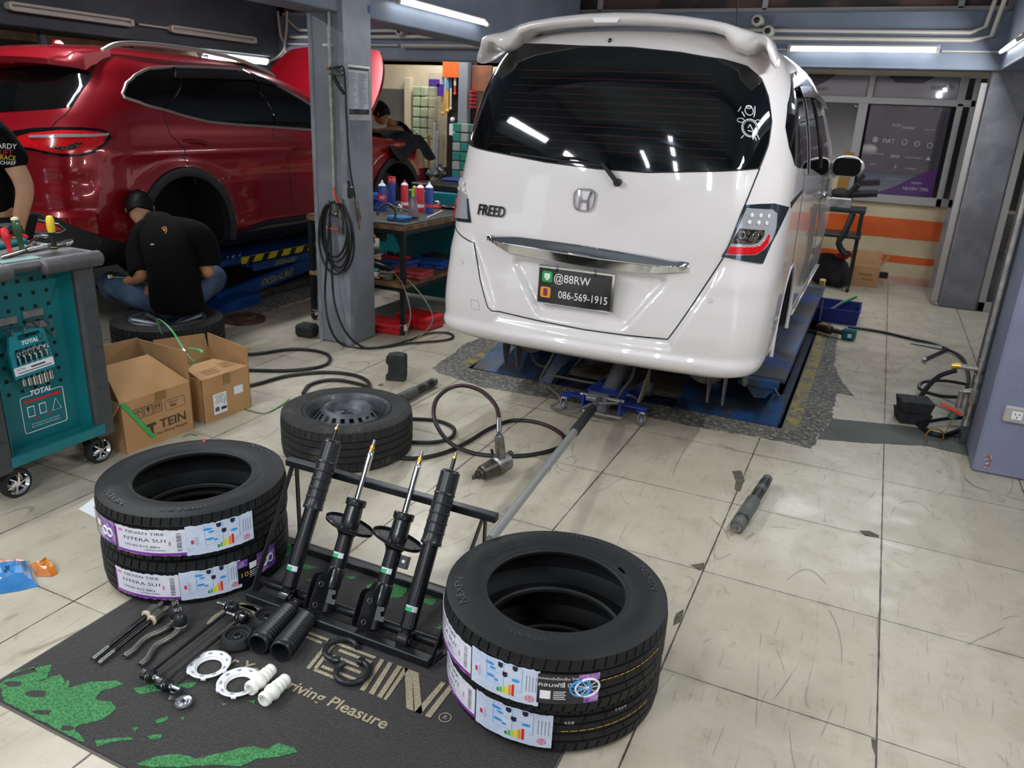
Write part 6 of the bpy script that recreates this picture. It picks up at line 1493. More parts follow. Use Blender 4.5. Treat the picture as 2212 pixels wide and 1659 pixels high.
JS={'pel':((-4.30,2.62,.86),(.185,.14)),'waist':((-4.30,2.62,1.04),(.170,.13)),'chest':((-4.30,2.62,1.24),(.185,.135)),'neck0':((-4.30,2.62,1.41),(.095,.08)),'shR':((-4.125,2.62,1.36),.078),'uaR':((-4.06,2.64,1.26),.078),'elR':((-4.03,2.655,1.175),.075),'shL':((-4.475,2.62,1.36),.078),'elL':((-4.55,2.65,1.18),.072)}
skin('t_shirt',JS,[('pel','waist'),('waist','chest'),('chest','neck0'),('chest','shR'),('shR','uaR'),('uaR','elR'),('chest','shL'),('shL','elL')],m_shirt,t,root='chest')
JP={'pel':((-4.30,2.62,.90),(.16,.12)),'hipL':((-4.40,2.62,.84),.11),'knL':((-4.42,2.60,.47),.078),'anL':((-4.42,2.64,.10),.07),'hipR':((-4.20,2.62,.84),.11),'knR':((-4.18,2.60,.47),.078),'anR':((-4.18,2.64,.10),.07)}
skin('trousers',JP,[('pel','hipL'),('hipL','knL'),('knL','anL'),('pel','hipR'),('hipR','knR'),('knR','anR')],mat('dark_trousers','1b1d22',.85),t)
for x in (-4.42,-4.18): b=B(); b.tube([(x,2.68,.045),(x,2.56,.045),(x,2.47,.03)],.045,10,sm=2); b.obj('shoe',m_blackr,t)
b=B()
def pr(s_,px_,py_,sz,mt,par):
    b=B(); p=PY(px_,py_,2.462); b.text(s_,sz,frame(p,(.45,-.9,0),(.9,.45,0)),shear=.2); b.obj('shirt_print',mt,par)
pr('HARDY',8,316,.035,m_wht,t); pr('LIFT',12,330,.035,m_red,t); pr('TRACE',12,341,.03,MATS['hazard_yellow'],t); pr('SCHAEF',14,352,.025,m_wht,t)
# person at the engine
t=thing('person','person in dark clothes bending at the engine behind the raised bonnet','person',(-4.6,7.55,0))
J={'pel':((-4.71,7.62,.92),(.15,.11)),'waist':((-4.75,7.60,1.05),(.135,.10)),'chest':((-4.83,7.52,1.24),(.16,.11)),'neck0':((-4.89,7.42,1.38),(.07,.06)),'neck1':((-4.93,7.36,1.44),.052),'shR':((-4.75,7.30,1.34),.058),'elR':((-4.89,7.12,1.30),.045),'wrR':((-5.11,7.10,1.34),.032),'shL':((-5.01,7.62,1.34),.058),'elL':((-5.11,7.5,1.2),.045),'wrL':((-5.11,7.35,1.32),.032),'hipL':((-4.79,7.66,.86),.10),'knL':((-4.78,7.66,.47),.062),'anL':((-4.78,7.70,.09),.042),'ftL':((-4.89,7.66,.05),.038),'hipR':((-4.67,7.52,.86),.10),'knR':((-4.64,7.50,.47),.062),'anR':((-4.61,7.50,.09),.042),'ftR':((-4.73,7.46,.05),.038)}
E_=[('pel','waist'),('waist','chest'),('chest','neck0'),('neck0','neck1'),('chest','shR'),('shR','elR'),('elR','wrR'),('chest','shL'),('shL','elL'),('elL','wrL'),('pel','hipL'),('hipL','knL'),('knL','anL'),('anL','ftL'),('pel','hipR'),('hipR','knR'),('knR','anR'),('anR','ftR')]
hand(J,E_,'wrR',(-1,.1,-.2),1,.4,'r'); hand(J,E_,'wrL',(-1,-.1,-.2),-1,.4,'l'); skin('body',J,E_,m_skin,t)
b=B(); M=head(b,(-4.97,7.30,1.50),(-1,-.1,-.6),(-.4,-.1,1)); b.obj('head',m_skin,t,ang=80); face_parts(t,M,m_hair,skinm=m_skin)
JS={k:(v[0],tuple(q+.028 for q in v[1]) if isinstance(v[1],tuple) else v[1]+.02) for k,v in J.items() if k in('pel','waist','chest','neck0','shR','shL')}
skin('shirt',JS,[('pel','waist'),('waist','chest'),('chest','neck0'),('chest','shR'),('chest','shL')],m_shirt,t,root='chest')
JP={k:(v[0],tuple(q+.015 for q in v[1]) if isinstance(v[1],tuple) else v[1]+.018) for k,v in J.items() if k in('pel','hipL','knL','anL','hipR','knR','anR')}
skin('trousers',JP,[('pel','hipL'),('hipL','knL'),('knL','anL'),('pel','hipR'),('hipR','knR'),('knR','anR')],MATS['dark_trousers'],t)

# ---------------------------------------------------------------- things on the middle pillar
m_hose=mat('black_hose','1b1a1c',.45,bump=.05); m_valve=mat('valve_metal','8f8b84',.35,m=.85,col2='6f6a62',vs=30); m_lever=mat('red_lever','e0402c',.4)
def T1(fn,name,mt,label,cat,grp=None,**k):
    b=B(); fn(b); return solo(b,name,mt,label,cat,grp,**k)
PXp=-3.195
p0=PY(722,0,4.155); 
t=thing('air_pipe','steel air pipe with two red lever taps down the middle pillar','pipe',(PXp,4.15,.9))
b=B(); b.tube([(PXp,4.155,2.9),(PXp,4.155,.92)],.0125,10); b.obj('pipe',mat('galvanised','9b9a96',.45,m=.6,col2='b9b7b0',vs=18,vw=(.45,.65)),t)
q=PY(735,440,4.14)
b=B(); b.cyl(q,q+V(0,0,.03),.02,n=8); b.cyl(q+V(0,0,-.16),q,.014,n=12); b.cyl(q+V(0,0,-.09),q+V(0,0,-.05),.022,n=8); b.cyl(q+V(-.09,0,-.07),q+V(0,0,-.07),.013,n=10); b.cyl(q+V(-.04,0,-.07),q+V(-.02,0,-.07),.018,n=8); b.cyl(q+V(0,0,-.19),q+V(0,0,-.15),.017,n=8); b.obj('valve_body',m_valve,t)
b=B(); b.tube([q+V(0,-.03,.0),q+V(-.008,-.035,.04),q+V(-.02,-.03,.10)],.010,8,sm=3,flat=.5); b.obj('upper_lever',m_lever,t)
b=B(); b.tube([q+V(0,-.03,-.165),q+V(-.05,-.035,-.16),q+V(-.09,-.03,-.155)],.010,8,sm=3,flat=.5); b.obj('lower_lever',m_lever,t)
# clips
q=PY(725,148,4.14); b=B(); b.box(q,(.09,.02,.012),.002); b.box(q+V(0,0,-.03),(.10,.02,.012),.002); b.obj('pipe_clip',m_valve,t); b=B(); b.cyl(q+V(-.06,0,0),q+V(-.04,0,0),.012,n=6); b.obj('clip_nut',m_brass,t)
# coiled hose hanging
t=thing('air_hose','coiled black air hose hanging on the middle pillar and trailing onto the floor','hose',(-3.2,4.1,.75))
C0=PY(727,505,4.13); W0=.112; H0=.205; pts=[]
tot=5
for i in range(tot*16):
    a=PI/2-2*PI*i/16; k=i/16; w=W0*(1+.14*math.sin(k*2.1+1)); h=H0*(1+.16*math.cos(k*1.7)); pts.append((C0.x+w*math.cos(a)+.018*math.sin(k*3),4.13-.012*(k%3),C0.z+H0+(h*math.sin(a)-h)))
end=[PY(700,520,4.12),PY(708,640,4.11),PY(712,690,4.08)]
pts+= [tuple(PY(706,560,4.09)),tuple(PY(702,640,4.08)),tuple(PY(712,705,4.03)),tuple(PZ(740,745,.012)),tuple(PZ(800,752,.012)),tuple(PZ(880,742,.012)),tuple(PZ(960,735,.012)),tuple(PZ(980,726,.012)),tuple(PZ(960,718,.012)),tuple(PZ(920,721,.012)),tuple(PZ(880,736,.014)),tuple(PZ(820,750,.014)),tuple(PZ(780,748,.02)),tuple(PY(745,715,4.05)),tuple(PY(722,650,4.09)),tuple(PY(716,560,4.1)),tuple(PY(712,470,4.11))]
b=B(); b.tube(pts,.0075,8,sm=3); b.obj('hose',m_hose,t)
t=thing('air_line','thin black air line running down the middle pillar to the blow gun','hose',(-3.11,4.13,1.1))
b=B(); b.tube([PY(712,146,4.12),PY(733,145,4.12),(-3.085,4.15,1.76),(-3.083,4.16,1.5),(-3.083,4.18,1.2),tuple(PX(768,430,-3.08))],.006,8,sm=5); b.obj('line',m_hose,t)
b=B(); b.tube([PY(716,178,4.12),PY(722,150,4.12),PY(738,160,4.12)],.0022,5,sm=4); b.obj('zip_tie',m_black,t)
T1(lambda b:b.tube([PY(720,165,4.10),PY(735,190,4.09),PY(744,202,4.09)],.013,8),'rubber_grip',m_blackr,'short black rubber grip hanging from the pipe clip high on the pillar','grip')
t=thing('blow_gun','black and grey blow gun with brass nozzles hanging on the pillar edge','air gun',(-3.1,4.12,.9))
q=PX(757,415,-3.075); b=B(); b.box(q,(.03,.045,.075),.01); b.tube([q+V(0,0,.03),q+V(.0,-.02,.07)],.008,8); b.obj('grip',m_black,t)
q2=PX(770,440,-3.07); b=B(); b.tube([q2+V(0,0,.04),q2,q2+V(.004,.02,-.12)],.013,10,sm=3); b.obj('gun_body',m_valve,t)
b=B(); b.tube([q2+V(0,.01,.03),q2+V(0,.03,-.06),q2+V(0,.045,-.10)],.005,8); b.tube([q2+V(.004,.02,-.10),q2+V(.004,.02,-.17)],.006,8); b.obj('nozzle',m_brass,t)
# notice frame
t=thing('notice_frame','white framed price list with a dark footer on the right face of the middle pillar','notice',(-3.108,4.30,1.6))
c=[PX(746,143,-3.108),PX(800,146,-3.108),PX(800,262,-3.108),PX(750,262,-3.108)]
y0_,y1_=4.17,4.445; z0_,z1_=1.475,1.80
b=B(); b.box((-3.106,(y0_+y1_)/2,(z0_+z1_)/2),(.012,y1_-y0_,z1_-z0_),.003); b.obj('frame',m_white,t)
b=B(); b.box((-3.0995,(y0_+y1_)/2,(z0_+z1_)/2+.012),(.002,y1_-y0_-.04,z1_-z0_-.05)); b.obj('dark_border',m_blackr,t)
b=B(); b.box((-3.098,(y0_+y1_)/2,(z0_+z1_)/2+.022),(.002,y1_-y0_-.055,z1_-z0_-.095)); b.obj('sheet',mat('sheet_grey','b6bac2',.4,coat=.4),t)
b=B(); rd=random.Random(5)
for i in range(26):
    z=1.755-i*.0092
    for ya in (4.205,4.315): L=rd.uniform(.04,.09); b.box((-3.0965,ya+L/2,z),(.0006,L,.0026))
b.box((-3.0965,4.305,1.64),(.0006,.0015,.24)); b.obj('printed_lines',mat('print_grey','6a6e78',.6),t)
Xs=Matrix(((0,0,1,-3.0965),(1,0,0,4.38),(0,1,0,1.508),(0,0,0,1))); b=B(); b.text('Continental',.014,Xs); b.obj('footer_text',m_wht,t)
T1(lambda b:(b.box(PY(707,97,4.165),(.075,.003,.014))),'tape_strip',m_paper,'short strip of pale masking tape high on the middle pillar','tape')
t=thing('hanging_charm','small purple and blue metal charm hanging at the top right of the middle pillar','charm',PY(798,15,4.45))
p=PY(798,12,4.45); b=B(); b.cyl(p,p+V(0,0,-.02),.006,n=8); b.tube([p,p+V(0,0,.10)],.001,4); b.obj('purple_bead',mat('bead_purple','6a3fa0',.25,m=.6),t); b=B(); b.cyl(p+V(.002,0,-.022),p+V(.004,0,-.045),.006,n=8); b.obj('blue_bead',mat('bead_blue','3f78d8',.25,m=.6),t)
# ---------------------------------------------------------------- workbench behind the pillar
m_wood=mat('bench_wood','8c6a45',.7,col2='5d4630',vs=9,bump=.3,bs=40); m_benchtop=mat('bench_top','3a3936',.6,col2='2c2b29',vs=6)
BT=.80; bx0,bx1,by0,by1=-3.78,-2.935,4.585,5.80
t=thing('workbench','low wheeled workbench with black top and wooden edges between pillar and white van','workbench',((bx0+bx1)/2,5.0,0))
b=B(); b.box(((bx0+bx1)/2,(by0+by1)/2,BT-.004),(bx1-bx0,by1-by0,.010),.002); b.obj('bench_top',m_benchtop,t)
b=B(); b.box(((bx0+bx1)/2,(by0+by1)/2,BT-.026),(bx1-bx0+.006,by1-by0+.006,.034),.002); b.obj('wood_edge',m_wood,t)
b=B(); b.box(((bx0+bx1)/2,(by0+by1)/2,.365),(bx1-bx0,by1-by0,.03),.002); b.obj('lower_shelf',m_wood,t)
b=B(); b.box(((bx0+bx1)/2,(by0+by1)/2,.335),(bx1-bx0-.02,by1-by0-.02,.03),.002); b.box(((bx0+bx1)/2,(by0+by1)/2,BT-.06),(bx1-bx0-.02,by1-by0-.02,.034),.002); b.obj('shelf_frame',m_rack,t)
for x in (bx0+.02,bx1-.025):
    for y in (by0+.02,by1-.02):
        b=B(); b.box((x,y,.43),(.035,.035,.70),.002); lg=b.obj('leg',m_rack,t)
        b=B(); b.box((x,y,.083),(.05,.05,.006),.001); b.box((x-.018,y,.06),(.004,.04,.05),.001); b.box((x+.018,y,.06),(.004,.04,.05),.001); c=b.obj('castor_fork',m_chrome,lg)
        b=B(); b.cyl((x-.012,y,.034),(x+.012,y,.034),.033,n=20,bev=.004); b.obj('castor_wheel',m_dsat,lg)
b=B(); b.box((-3.30,5.55,.40),(1.0,.03,.66),.004); solo(b,'teal_cabinet_panel',m_teal,'teal tool cabinet side standing behind the workbench','cabinet')
def can(px_,py_,z,r,h,bodyc,capc,lab,band=None,kind='cone',txt=None):
    p=PZ(px_,py_,z); t=thing('spray_can',lab,'spray can',p,group='spray cans on the workbench'); X=Matrix.Translation(p)
    b=B(); b.lathe([(r*.9,0),(r,.004),(r,h*.80),(r*.96,h*.82)],24,X); b.obj('can_body',bodyc,t)
    b=B()
    if kind=='cone': b.lathe([(r*.97,h*.82),(r*.8,h*.86),(r*.45,h*.895),(r*.45,h*.91)],24,X); b.obj('shoulder',m_wht,t); b=B(); b.lathe([(r*.35,h*.90),(r*.28,h*.93),(r*.12,h)],12,X); b.obj('nozzle',capc,t)
    else: b.lathe([(r*1.0,h*.80),(r*1.0,h*.995),(r*.9,h)],24,X); b.obj('cap',capc,t)
    if band: b=B(); b.lathe([(r*1.01,h*band[0]),(r*1.01,h*band[1])],24,X,caps=False); b.obj('label_band',band[2],t)
    if txt:
        b=B(); a=math.atan2(-p.y,-p.x); f=lambda q:p+V((r+.0015)*math.cos(a+q.x/r),(r+.0015)*math.sin(a+q.x/r),h*txt[1]+q.y); b.text(txt[0],txt[2],f); b.obj('can_text',txt[3],t)
    return t
m_cblue=mat('can_blue','23408f',.3,coat=.4); m_cred=mat('can_red','d2303a',.3,coat=.4)
can(826,456,BT,.031,.235,m_cblue,m_wht,'dark blue spray can, nearest the pillar on the workbench',(.35,.55,m_cred),txt=('AP',.45,.035,m_wht))
can(847,449,BT,.031,.245,m_cblue,m_cred,'blue spray can with a red cap lettered WURTH, second from the pillar',(.80,.998,m_cred),'cap',txt=('W-40',.9,.02,m_wht))
can(874,450,BT,.030,.225,m_cred,m_cred,'red spray can behind the clear bottle, left of it',(.12,.22,m_wht),txt=('',.5,.02,m_wht))
can(908,457,BT,.030,.225,m_cred,m_cred,'red spray can right of the clear bottle',(.15,.26,m_wht))
can(927,461,BT,.031,.240,m_cblue,m_wht,'blue spray can with a red and white base at the right of the row',(.20,.30,m_cred))
p=PZ(893,474,BT); t=thing('spray_bottle','clear plastic bottle with a lime and pink trigger on the workbench','bottle',p); X=Matrix.Translation(p)
b=B(); b.lathe([(.034,0),(.038,.006),(.036,.05),(.026,.14),(.018,.155),(.018,.165)],24,X); b.obj('bottle',mat('smoky_plastic','8c8087',.2,trans=.35,coat=.3),t)
b=B(); b.lathe([(.037,.004),(.039,.022)],24,X,caps=False); b.obj('dark_base',m_black,t)
b=B(); b.tube([p+V(0,0,.165),p+V(0,0,.20),p+V(.012,0,.235)],.012,10,sm=3); b.obj('trigger_neck',mat('lime','c6d63a',.4),t); b=B(); b.tube([p+V(.014,0,.228),p+V(.024,0,.19),p+V(.020,0,.16)],.007,8,sm=3); b.obj('trigger',mat('pink','e0409a',.4),t)
def case(x,y,z,w,d,h,mt,lab,rz=0,name='tool_case',grp='plastic tool cases on the workbench',lid=True):
    t=thing(name,lab,'tool case',(x,y,z),w=False,rz=rz,group=grp)
    b=B(); b.box((0,0,h*.28),(w,d,h*.5),min(.01,h*.2)); b.obj('base',mt,t); b=B(); b.box((0,0,h*.77),(w,d,h*.46),min(.01,h*.2)); l=b.obj('lid',mt,t); b=B()
    for sx in (-.25,.25): b.box((sx*w,-d/2-.003,h*.5),(.03,.008,h*.35),.002)
    b.obj('latch',m_black if mt is m_bluepl else mt,l); return t
p=PZ(858,478,BT); case(p.x,p.y+.03,BT,.16,.10,.035,mat('case_blue','2f6a9c',.45),'flat dusty blue case at the front of the bench top beside the clear bottle',rz=.1)
p=PZ(838,455,BT); case(p.x-.07,p.y-.02,BT,.11,.09,.13,m_bluepl,'upright blue plastic box next to the pillar on the bench top',rz=.2)
T1(lambda b:b.cyl(PZ(862,455,BT+.036),PZ(862,455,BT+.036)+V(0,0,.05),.028,n=24,bev=.003),'socket_cup',m_chrome,'chrome socket standing on the flat blue case','socket',loc=None)
T1(lambda b:b.torus(frame(PZ(835,462,BT+.13),(.2,-1,.2)),.06,.008,28,8,-.6,3.4),'cable_loop',m_hose,'loop of black cable arching over the blue box on the bench','cable')
T1(lambda b:b.tube([PZ(838,443,BT+.10),PZ(880,455,BT+.05)],.008,8),'pry_bar',m_steel,'grey metal bar lying across the boxes on the bench top','bar')
T1(lambda b:b.tube([PZ(922,470,BT+.004),PZ(955,455,BT+.004)],.004,6),'steel_rod',m_wht,'thin bright rod lying at the right front of the bench top','rod')
t=thing('clamp_tool','red handled clamp and chrome socket at the right end of the bench top','clamp',PZ(945,447,BT)); p=PZ(945,447,BT+.01)
b=B(); b.torus(Matrix.Translation(p),.045,.012,24,8); b.obj('red_ring',m_red,t); b=B(); b.cyl(p+V(0,0,-.01),p+V(0,0,.05),.020,n=18,bev=.004); b.obj('socket',m_chrome,t)
T1(lambda b:b.sph((-3.15,5.62,BT+.02),(.10,.06,.02)),'parts_tray',m_dsat,'dark tray with metal parts behind the cans on the bench','tray')
t=thing('metal_parts','grey heap of metal pipe parts beyond the spray cans','metal parts',PY(945,370,6.3)); b=B()
for i in range(7): p=PY(935+8*(i%4),372+7*(i//4),6.2); b.cyl(p,p+V(.05*math.cos(i),.05*math.sin(i),.03),.025,n=12)
b.obj('pipe_stubs',m_steel,t); b=B(); b.box(PY(945,392,6.2)+V(0,.1,-.05),(.5,.3,.06),.01); b.obj('dark_shelf',m_black,t); b=B(); p=PY(945,392,6.2); b.box((p.x,6.3,(p.z-.08)/2),(.5,.4,p.z-.08),.01); b.obj('teal_body',m_teal,t)
# lower shelf and floor stuff
SH=.382
case(-3.22,4.80,SH,.30,.20,.055,mat('case_faded_red','b3484c',.5,col2='a03c40',vs=8),'faded red flat case on the lower shelf by the van',rz=.05).location=(-3.06,4.86,SH)
case(-3.12,5.25,SH,.26,.18,.06,m_bluepl,'blue case on the lower shelf at its far right corner',rz=.2)
case(-3.30,5.10,SH+.0,.26,.18,.07,mat('case_blue2','27509a',.45),'dark blue case on the lower shelf under an open red tray',rz=-.1)
t=thing('open_red_tray','small open red case of black bits on top of the dark blue case','tool case',(-3.33,5.08,SH+.072)); b=B(); b.box((-3.33,5.08,SH+.085),(.20,.12,.025),.004); b.obj('tray',m_red,t); b=B(); rd=random.Random(2)
for i in range(14): b.cyl((-3.42+.014*i,5.05+rd.uniform(-.02,.05),SH+.095),(-3.42+.014*i,5.05+rd.uniform(-.02,.05),SH+.125),.005,n=6)
b.obj('bits',m_black,t)
t=thing('power_drill','black power drill with green and orange parts heaped on the lower shelf','drill',(-3.28,4.72,SH)); b=B(); b.tube([(-3.36,4.74,SH+.10),(-3.2,4.70,SH+.085),(-3.10,4.69,SH+.075)],[.035,.035,.03,.02],12,sm=4); b.tube([(-3.30,4.72,SH+.08),(-3.27,4.68,SH+.015)],.02,8); b.obj('drill_body',m_dsat,t); b=B(); b.tube([(-3.36,4.66,SH+.06),(-3.18,4.64,SH+.055)],.022,10); b.obj('green_case',mat('tool_green','1f6a50',.5),t)
t=thing('silicone_cartridge','orange and white sealant cartridge lying on the lower shelf front','cartridge',(-3.25,4.62,SH)); b=B(); b.cyl((-3.33,4.62,SH+.03),(-3.17,4.615,SH+.03),.025,n=18); b.obj('tube_body',mat('cart_orange','cf6a45',.5,col2='d8d2cc',vs=14),t); b=B(); b.cyl((-3.17,4.615,SH+.03),(-3.09,4.61,SH+.025),.009,.004,n=12); b.obj('tip',m_steel,t)
t=thing('grinder','grey angle grinder wrapped in its cable on the lower shelf','grinder',(-3.12,4.64,SH)); b=B(); b.cyl((-3.12,4.65,SH),(-3.12,4.65,SH+.05),.04,n=20,bev=.008); b.tube([(-3.12,4.65,SH+.03),(-3.24,4.66,SH+.02)],.022,10); b.obj('grinder_body',mat('grey_cast','6b6c68',.5,m=.4),t)
b=B(); b.tube([(-3.12+.05*math.cos(a)+.01*math.sin(3*a),4.65+.04*math.sin(a),SH+.06+.006*math.sin(a*1.3)) for a in [i*.4 for i in range(34)]],.004,6,sm=2); b.obj('cable',mat('grey_cable','8b8578',.5),t)
T1(lambda b:b.tube([(-3.05,4.64,SH+.05),(-2.93,4.56,SH),(-2.83,4.50,.2),(-2.86,4.48,.02),(-2.80,4.55,.02),(-2.72,4.62,.15),(-2.80,4.62,.3),(-2.98,4.66,.42)],.004,6,sm=6),'grey_cable',mat('grey_cable','8b8578',.5),'grey cable drooping off the front of the bench lower shelf','cable')
case(-3.13,4.66,0,.30,.22,.075,m_red,'red plastic case with tools on the floor under the workbench',rz=.15,name='red_case'); case(-3.0,4.90,0,.30,.22,.10,m_red,'second red case further back on the floor under the workbench',rz=-.1,name='red_case')
T1(lambda b:b.sph((-3.16,5.42,.42),(.14,.1,.05)),'black_bag',m_cloth,'dark cloth bundle on the lower shelf at the back','bag')
t=thing('dark_glove','dark rag hanging under the bench top beside the pillar','rag',(-3.2,4.7,.6)); b=B(); R=[]
b.sph(PY(822,500,4.66)+V(0,0,.0),(.055,.03,.05),14,10); b.sph(PY(828,512,4.66),(.03,.025,.035),12,8); b.obj('rag',m_cloth,t)
# ---------------------------------------------------------------- rubber blocks
m_blk=mat('rubber_block','222325',.75,col2='2d2e30',vs=12,bump=.4,bs=60)
p=PZ(660,727,0); T1(lambda b:(b.box((p.x,p.y+.02,.045),(.14,.12,.09),.018,rz=.1)),'rubber_block',m_blk,'black rubber block on the floor left of the middle pillar','rubber block','rubber jacking blocks')
p=PZ(850,822,0); b=B(); b.prism([(-.055,0),(.055,0),(.06,.02),(.06,.15),(.05,.16),(.0,.165),(-.05,.155),(-.055,.115),(-.04,.10),(-.04,.05),(-.055,.035)],-.04,.04,X=Matrix(((math.cos(.35),0,-math.sin(.35),p.x),(math.sin(.35),0,math.cos(.35),p.y+.03),(0,1,0,0),(0,0,0,1)))); solo(b,'rubber_block',m_blk,'upright notched black rubber block on the floor behind the steel wheel','rubber block','rubber jacking blocks')
for z,lab in ((.0,'lower of two stacked black rubber blocks at the right column'),(.068,'upper of two stacked black rubber blocks at the right column')):
    b=B(); R=[]
    for k,(f,h) in enumerate(((.86,0),(1,.064))) : R.append([V(.395,4.72,0)+Matrix.Rotation(.25,3,'Z')@V(sx*.085*f,sy*.075*f,z+h) for sx,sy in ((-1,-1),(1,-1),(1,1),(-1,1))])
    b.rings(R)
    if z:
        for i in range(4):
            for j in range(4): q=V(.395,4.72,0)+Matrix.Rotation(.25,3,'Z')@V(-.06+.04*i,-.054+.036*j,z+.0645); b.box(q,(.034,.030,.004),.001,rz=.25)
    solo(b,'rubber_block',m_blk,lab,'rubber block','rubber jacking blocks',ang=20)
# ---------------------------------------------------------------- hoses on the floor
def floorhose(pts,r,lab,sm=6,z=None,mt=None,name='air_hose'):
    b=B(); b.tube([PZ(x,y,(r if z is None else z)) if len(q)==0 else PZ(x,y,q[0]) for x,y,*q in pts],r,8,sm=sm); return solo(b,name,mt or m_hose,lab,'hose')
floorhose([(480,762),(545,765),(620,755),(670,756),(706,765),(712,780),(690,792),(630,800),(560,800),(500,797)],.011,'black air hose loop on the floor from the boxes towards the middle pillar')
floorhose([(500,842),(560,828),(620,812),(700,804),(760,809),(792,822),(797,838),(780,850),(740,858)],.011,'black air hose curving from the boxes to the steel wheel')
floorhose([(655,850),(668,832),(700,822),(740,822),(790,834),(810,850)],.011,'short black hose arc just behind the steel wheel')
floorhose([(860,905),(905,905),(950,910),(980,925),(975,945),(940,955),(890,955),(850,950)],.010,'black hose loop right of the steel wheel')
t=thing('air_hose','black air hose with a red stripe looping up to the impact wrench coupling','hose',PZ(1078,915,0))
P_=[PZ(850,987,.01),PZ(900,990,.01),PZ(960,978,.01),PZ(1010,955,.01),PZ(1060,925,.01),PZ(1110,908,.01),PZ(1170,915,.01),PZ(1215,940,.01),PZ(1210,965,.01),PZ(1150,982,.01),PZ(1080,985,.01),PZ(1020,978,.012),PZ(970,955,.05),PZ(940,910,.14),PZ(940,870,.20),PZ(965,842,.24),PZ(1000,833,.27),PZ(1040,845,.28),PZ(1070,875,.27),PZ(1078,905,.245)]
b=B(); b.tube(P_,.0105,8,sm=7); b.obj('hose',m_hose,t)
b=B(); Q_=smooth_path(P_,7); b.tube([p+V(-.007,-.006,.006) for p in Q_],.0016,4); b.obj('red_stripe',mat('stripe_red','7a2f34',.5),t)
# impact wrench
m_gun=mat('worn_aluminium','8e8f8e',.4,m=.8,col2='6d6c69',vs=14,wear='3c3b39',ws=14,wt=(.60,.68)); m_gund=mat('gun_nose','3f3d3a',.4,m=.7,col2='57524b',vs=18)
t=thing('impact_wrench','worn silver air impact wrench lying on the floor beside the hose loop','impact wrench',(-1.38,2.9,0))
A=PZ(1045,1020,.05); Bq=PZ(1080,1003,.055); d=(Bq-A).normalized()
A=Bq-d*.10; b=B(); b.cyl(Bq-d*.035,Bq+d*.055,.042,n=20,bev=.010); b.box(Bq+d*.01+V(0,0,.0),(.07,.07,.085),.018,X=Matrix.Rotation(math.atan2(d.y,d.x),4,'Z')); gh=b.obj('motor_housing',m_gun,t)
b=B(); b.cyl(Bq-d*.12,Bq-d*.035,.034,.040,n=24,bev=.006); b.obj('hammer_case',m_gund,t)
b=B(); b.cyl(Bq-d*.14,Bq-d*.12,.022,n=18); b.cyl(Bq-d*.155,Bq-d*.14,.014,n=12); b.box(Bq-d*.168,(.014,.014,.022),.002); b.torus(frame(Bq-d*.13,d),.020,.004,20,6); b.obj('anvil',m_gund,t)
top=PZ(1078,945,.20); b=B(); b.tube([Bq+V(0,.01,.02),(Bq+top)/2+V(.002,.004,0),top],[.024,.023,.022],14,sm=4); b.obj('handle',m_gun,t)
b=B(); b.tube([Bq+V(-.03,-.02,.055),Bq+V(-.035,-.022,.075)],.007,8); b.obj('trigger',m_dsat,t); b=B(); b.cyl(Bq+d*.05+V(0,0,.03),Bq+d*.075+V(0,0,.032),.012,n=12); b.obj('regulator',m_gund,t)
b=B(); u=(P_[-1]-top).normalized(); b.cyl(top,top+u*.015,.013,n=10); b.cyl(top+u*.012,top+u*.03,.010,n=6); b.cyl(top+u*.028,P_[-1]-u*.0,.012,n=14,bev=.002); b.obj('coupling',m_chrome,t)
# old dampers on the floor
m_oldd=mat('old_damper_grey','5f625f',.6,col2='4a4c4a',vs=10,bump=.2); m_oldk=mat('old_damper_black','2a2b2b',.5,wear='57544f',ws=12,wt=(.55,.7))
def oldd(pA,pB,lab,eye):
    A=PZ(*pA,.030);C=PZ(*pB,.030); d=(C-A); L=d.length; t=thing('old_damper',lab,'shock absorber',A,w=False,group='old used dampers on the floor'); t.matrix_basis=frame(A,d,(0,0,1))
    b=B(); b.lathe([(.020,0),(.029,.003),(.030,.02),(.030,L*.50),(.027,L*.51)],24); b.obj('dust_tube',m_oldd,t)
    b=B(); b.lathe([(.024,L*.50),(.024,L*.92),(.018,L*.96)],24); b.lathe([(.0305,L*.10),(.031,L*.12),(.0305,L*.14)],24,caps=False); b.obj('body_tube',m_oldk,t)
    b=B(); b.lathe([(.0243,L*.70),(.0246,L*.71),(.0246,L*.77),(.0243,L*.78)],24,caps=False); b.obj('paint_band',m_oldd,t)
    if eye: b=B(); b.cyl((0,-.02,L*.98),(0,.02,L*.98),.022,n=20,bev=.004); b.obj('eye',m_oldd,t)
    else:
        b=B(); b.cyl((0,0,L*.90),(0,0,L*1.0),.022,n=12); b.obj('flat_end',m_oldd,t)
        b=B(); b.cyl((0,0,-.012),(0,0,.004),.020,n=20); b.cyl((0,0,-.035),(0,0,-.01),.007,n=12); b.obj('rod_nut',m_steel,t)
oldd((850,868),(938,824),'old grey damper half hidden behind the steel wheel',True)
oldd((1592,1138),(1658,1034),'old dusty damper lying alone on the open tiles at right',False)
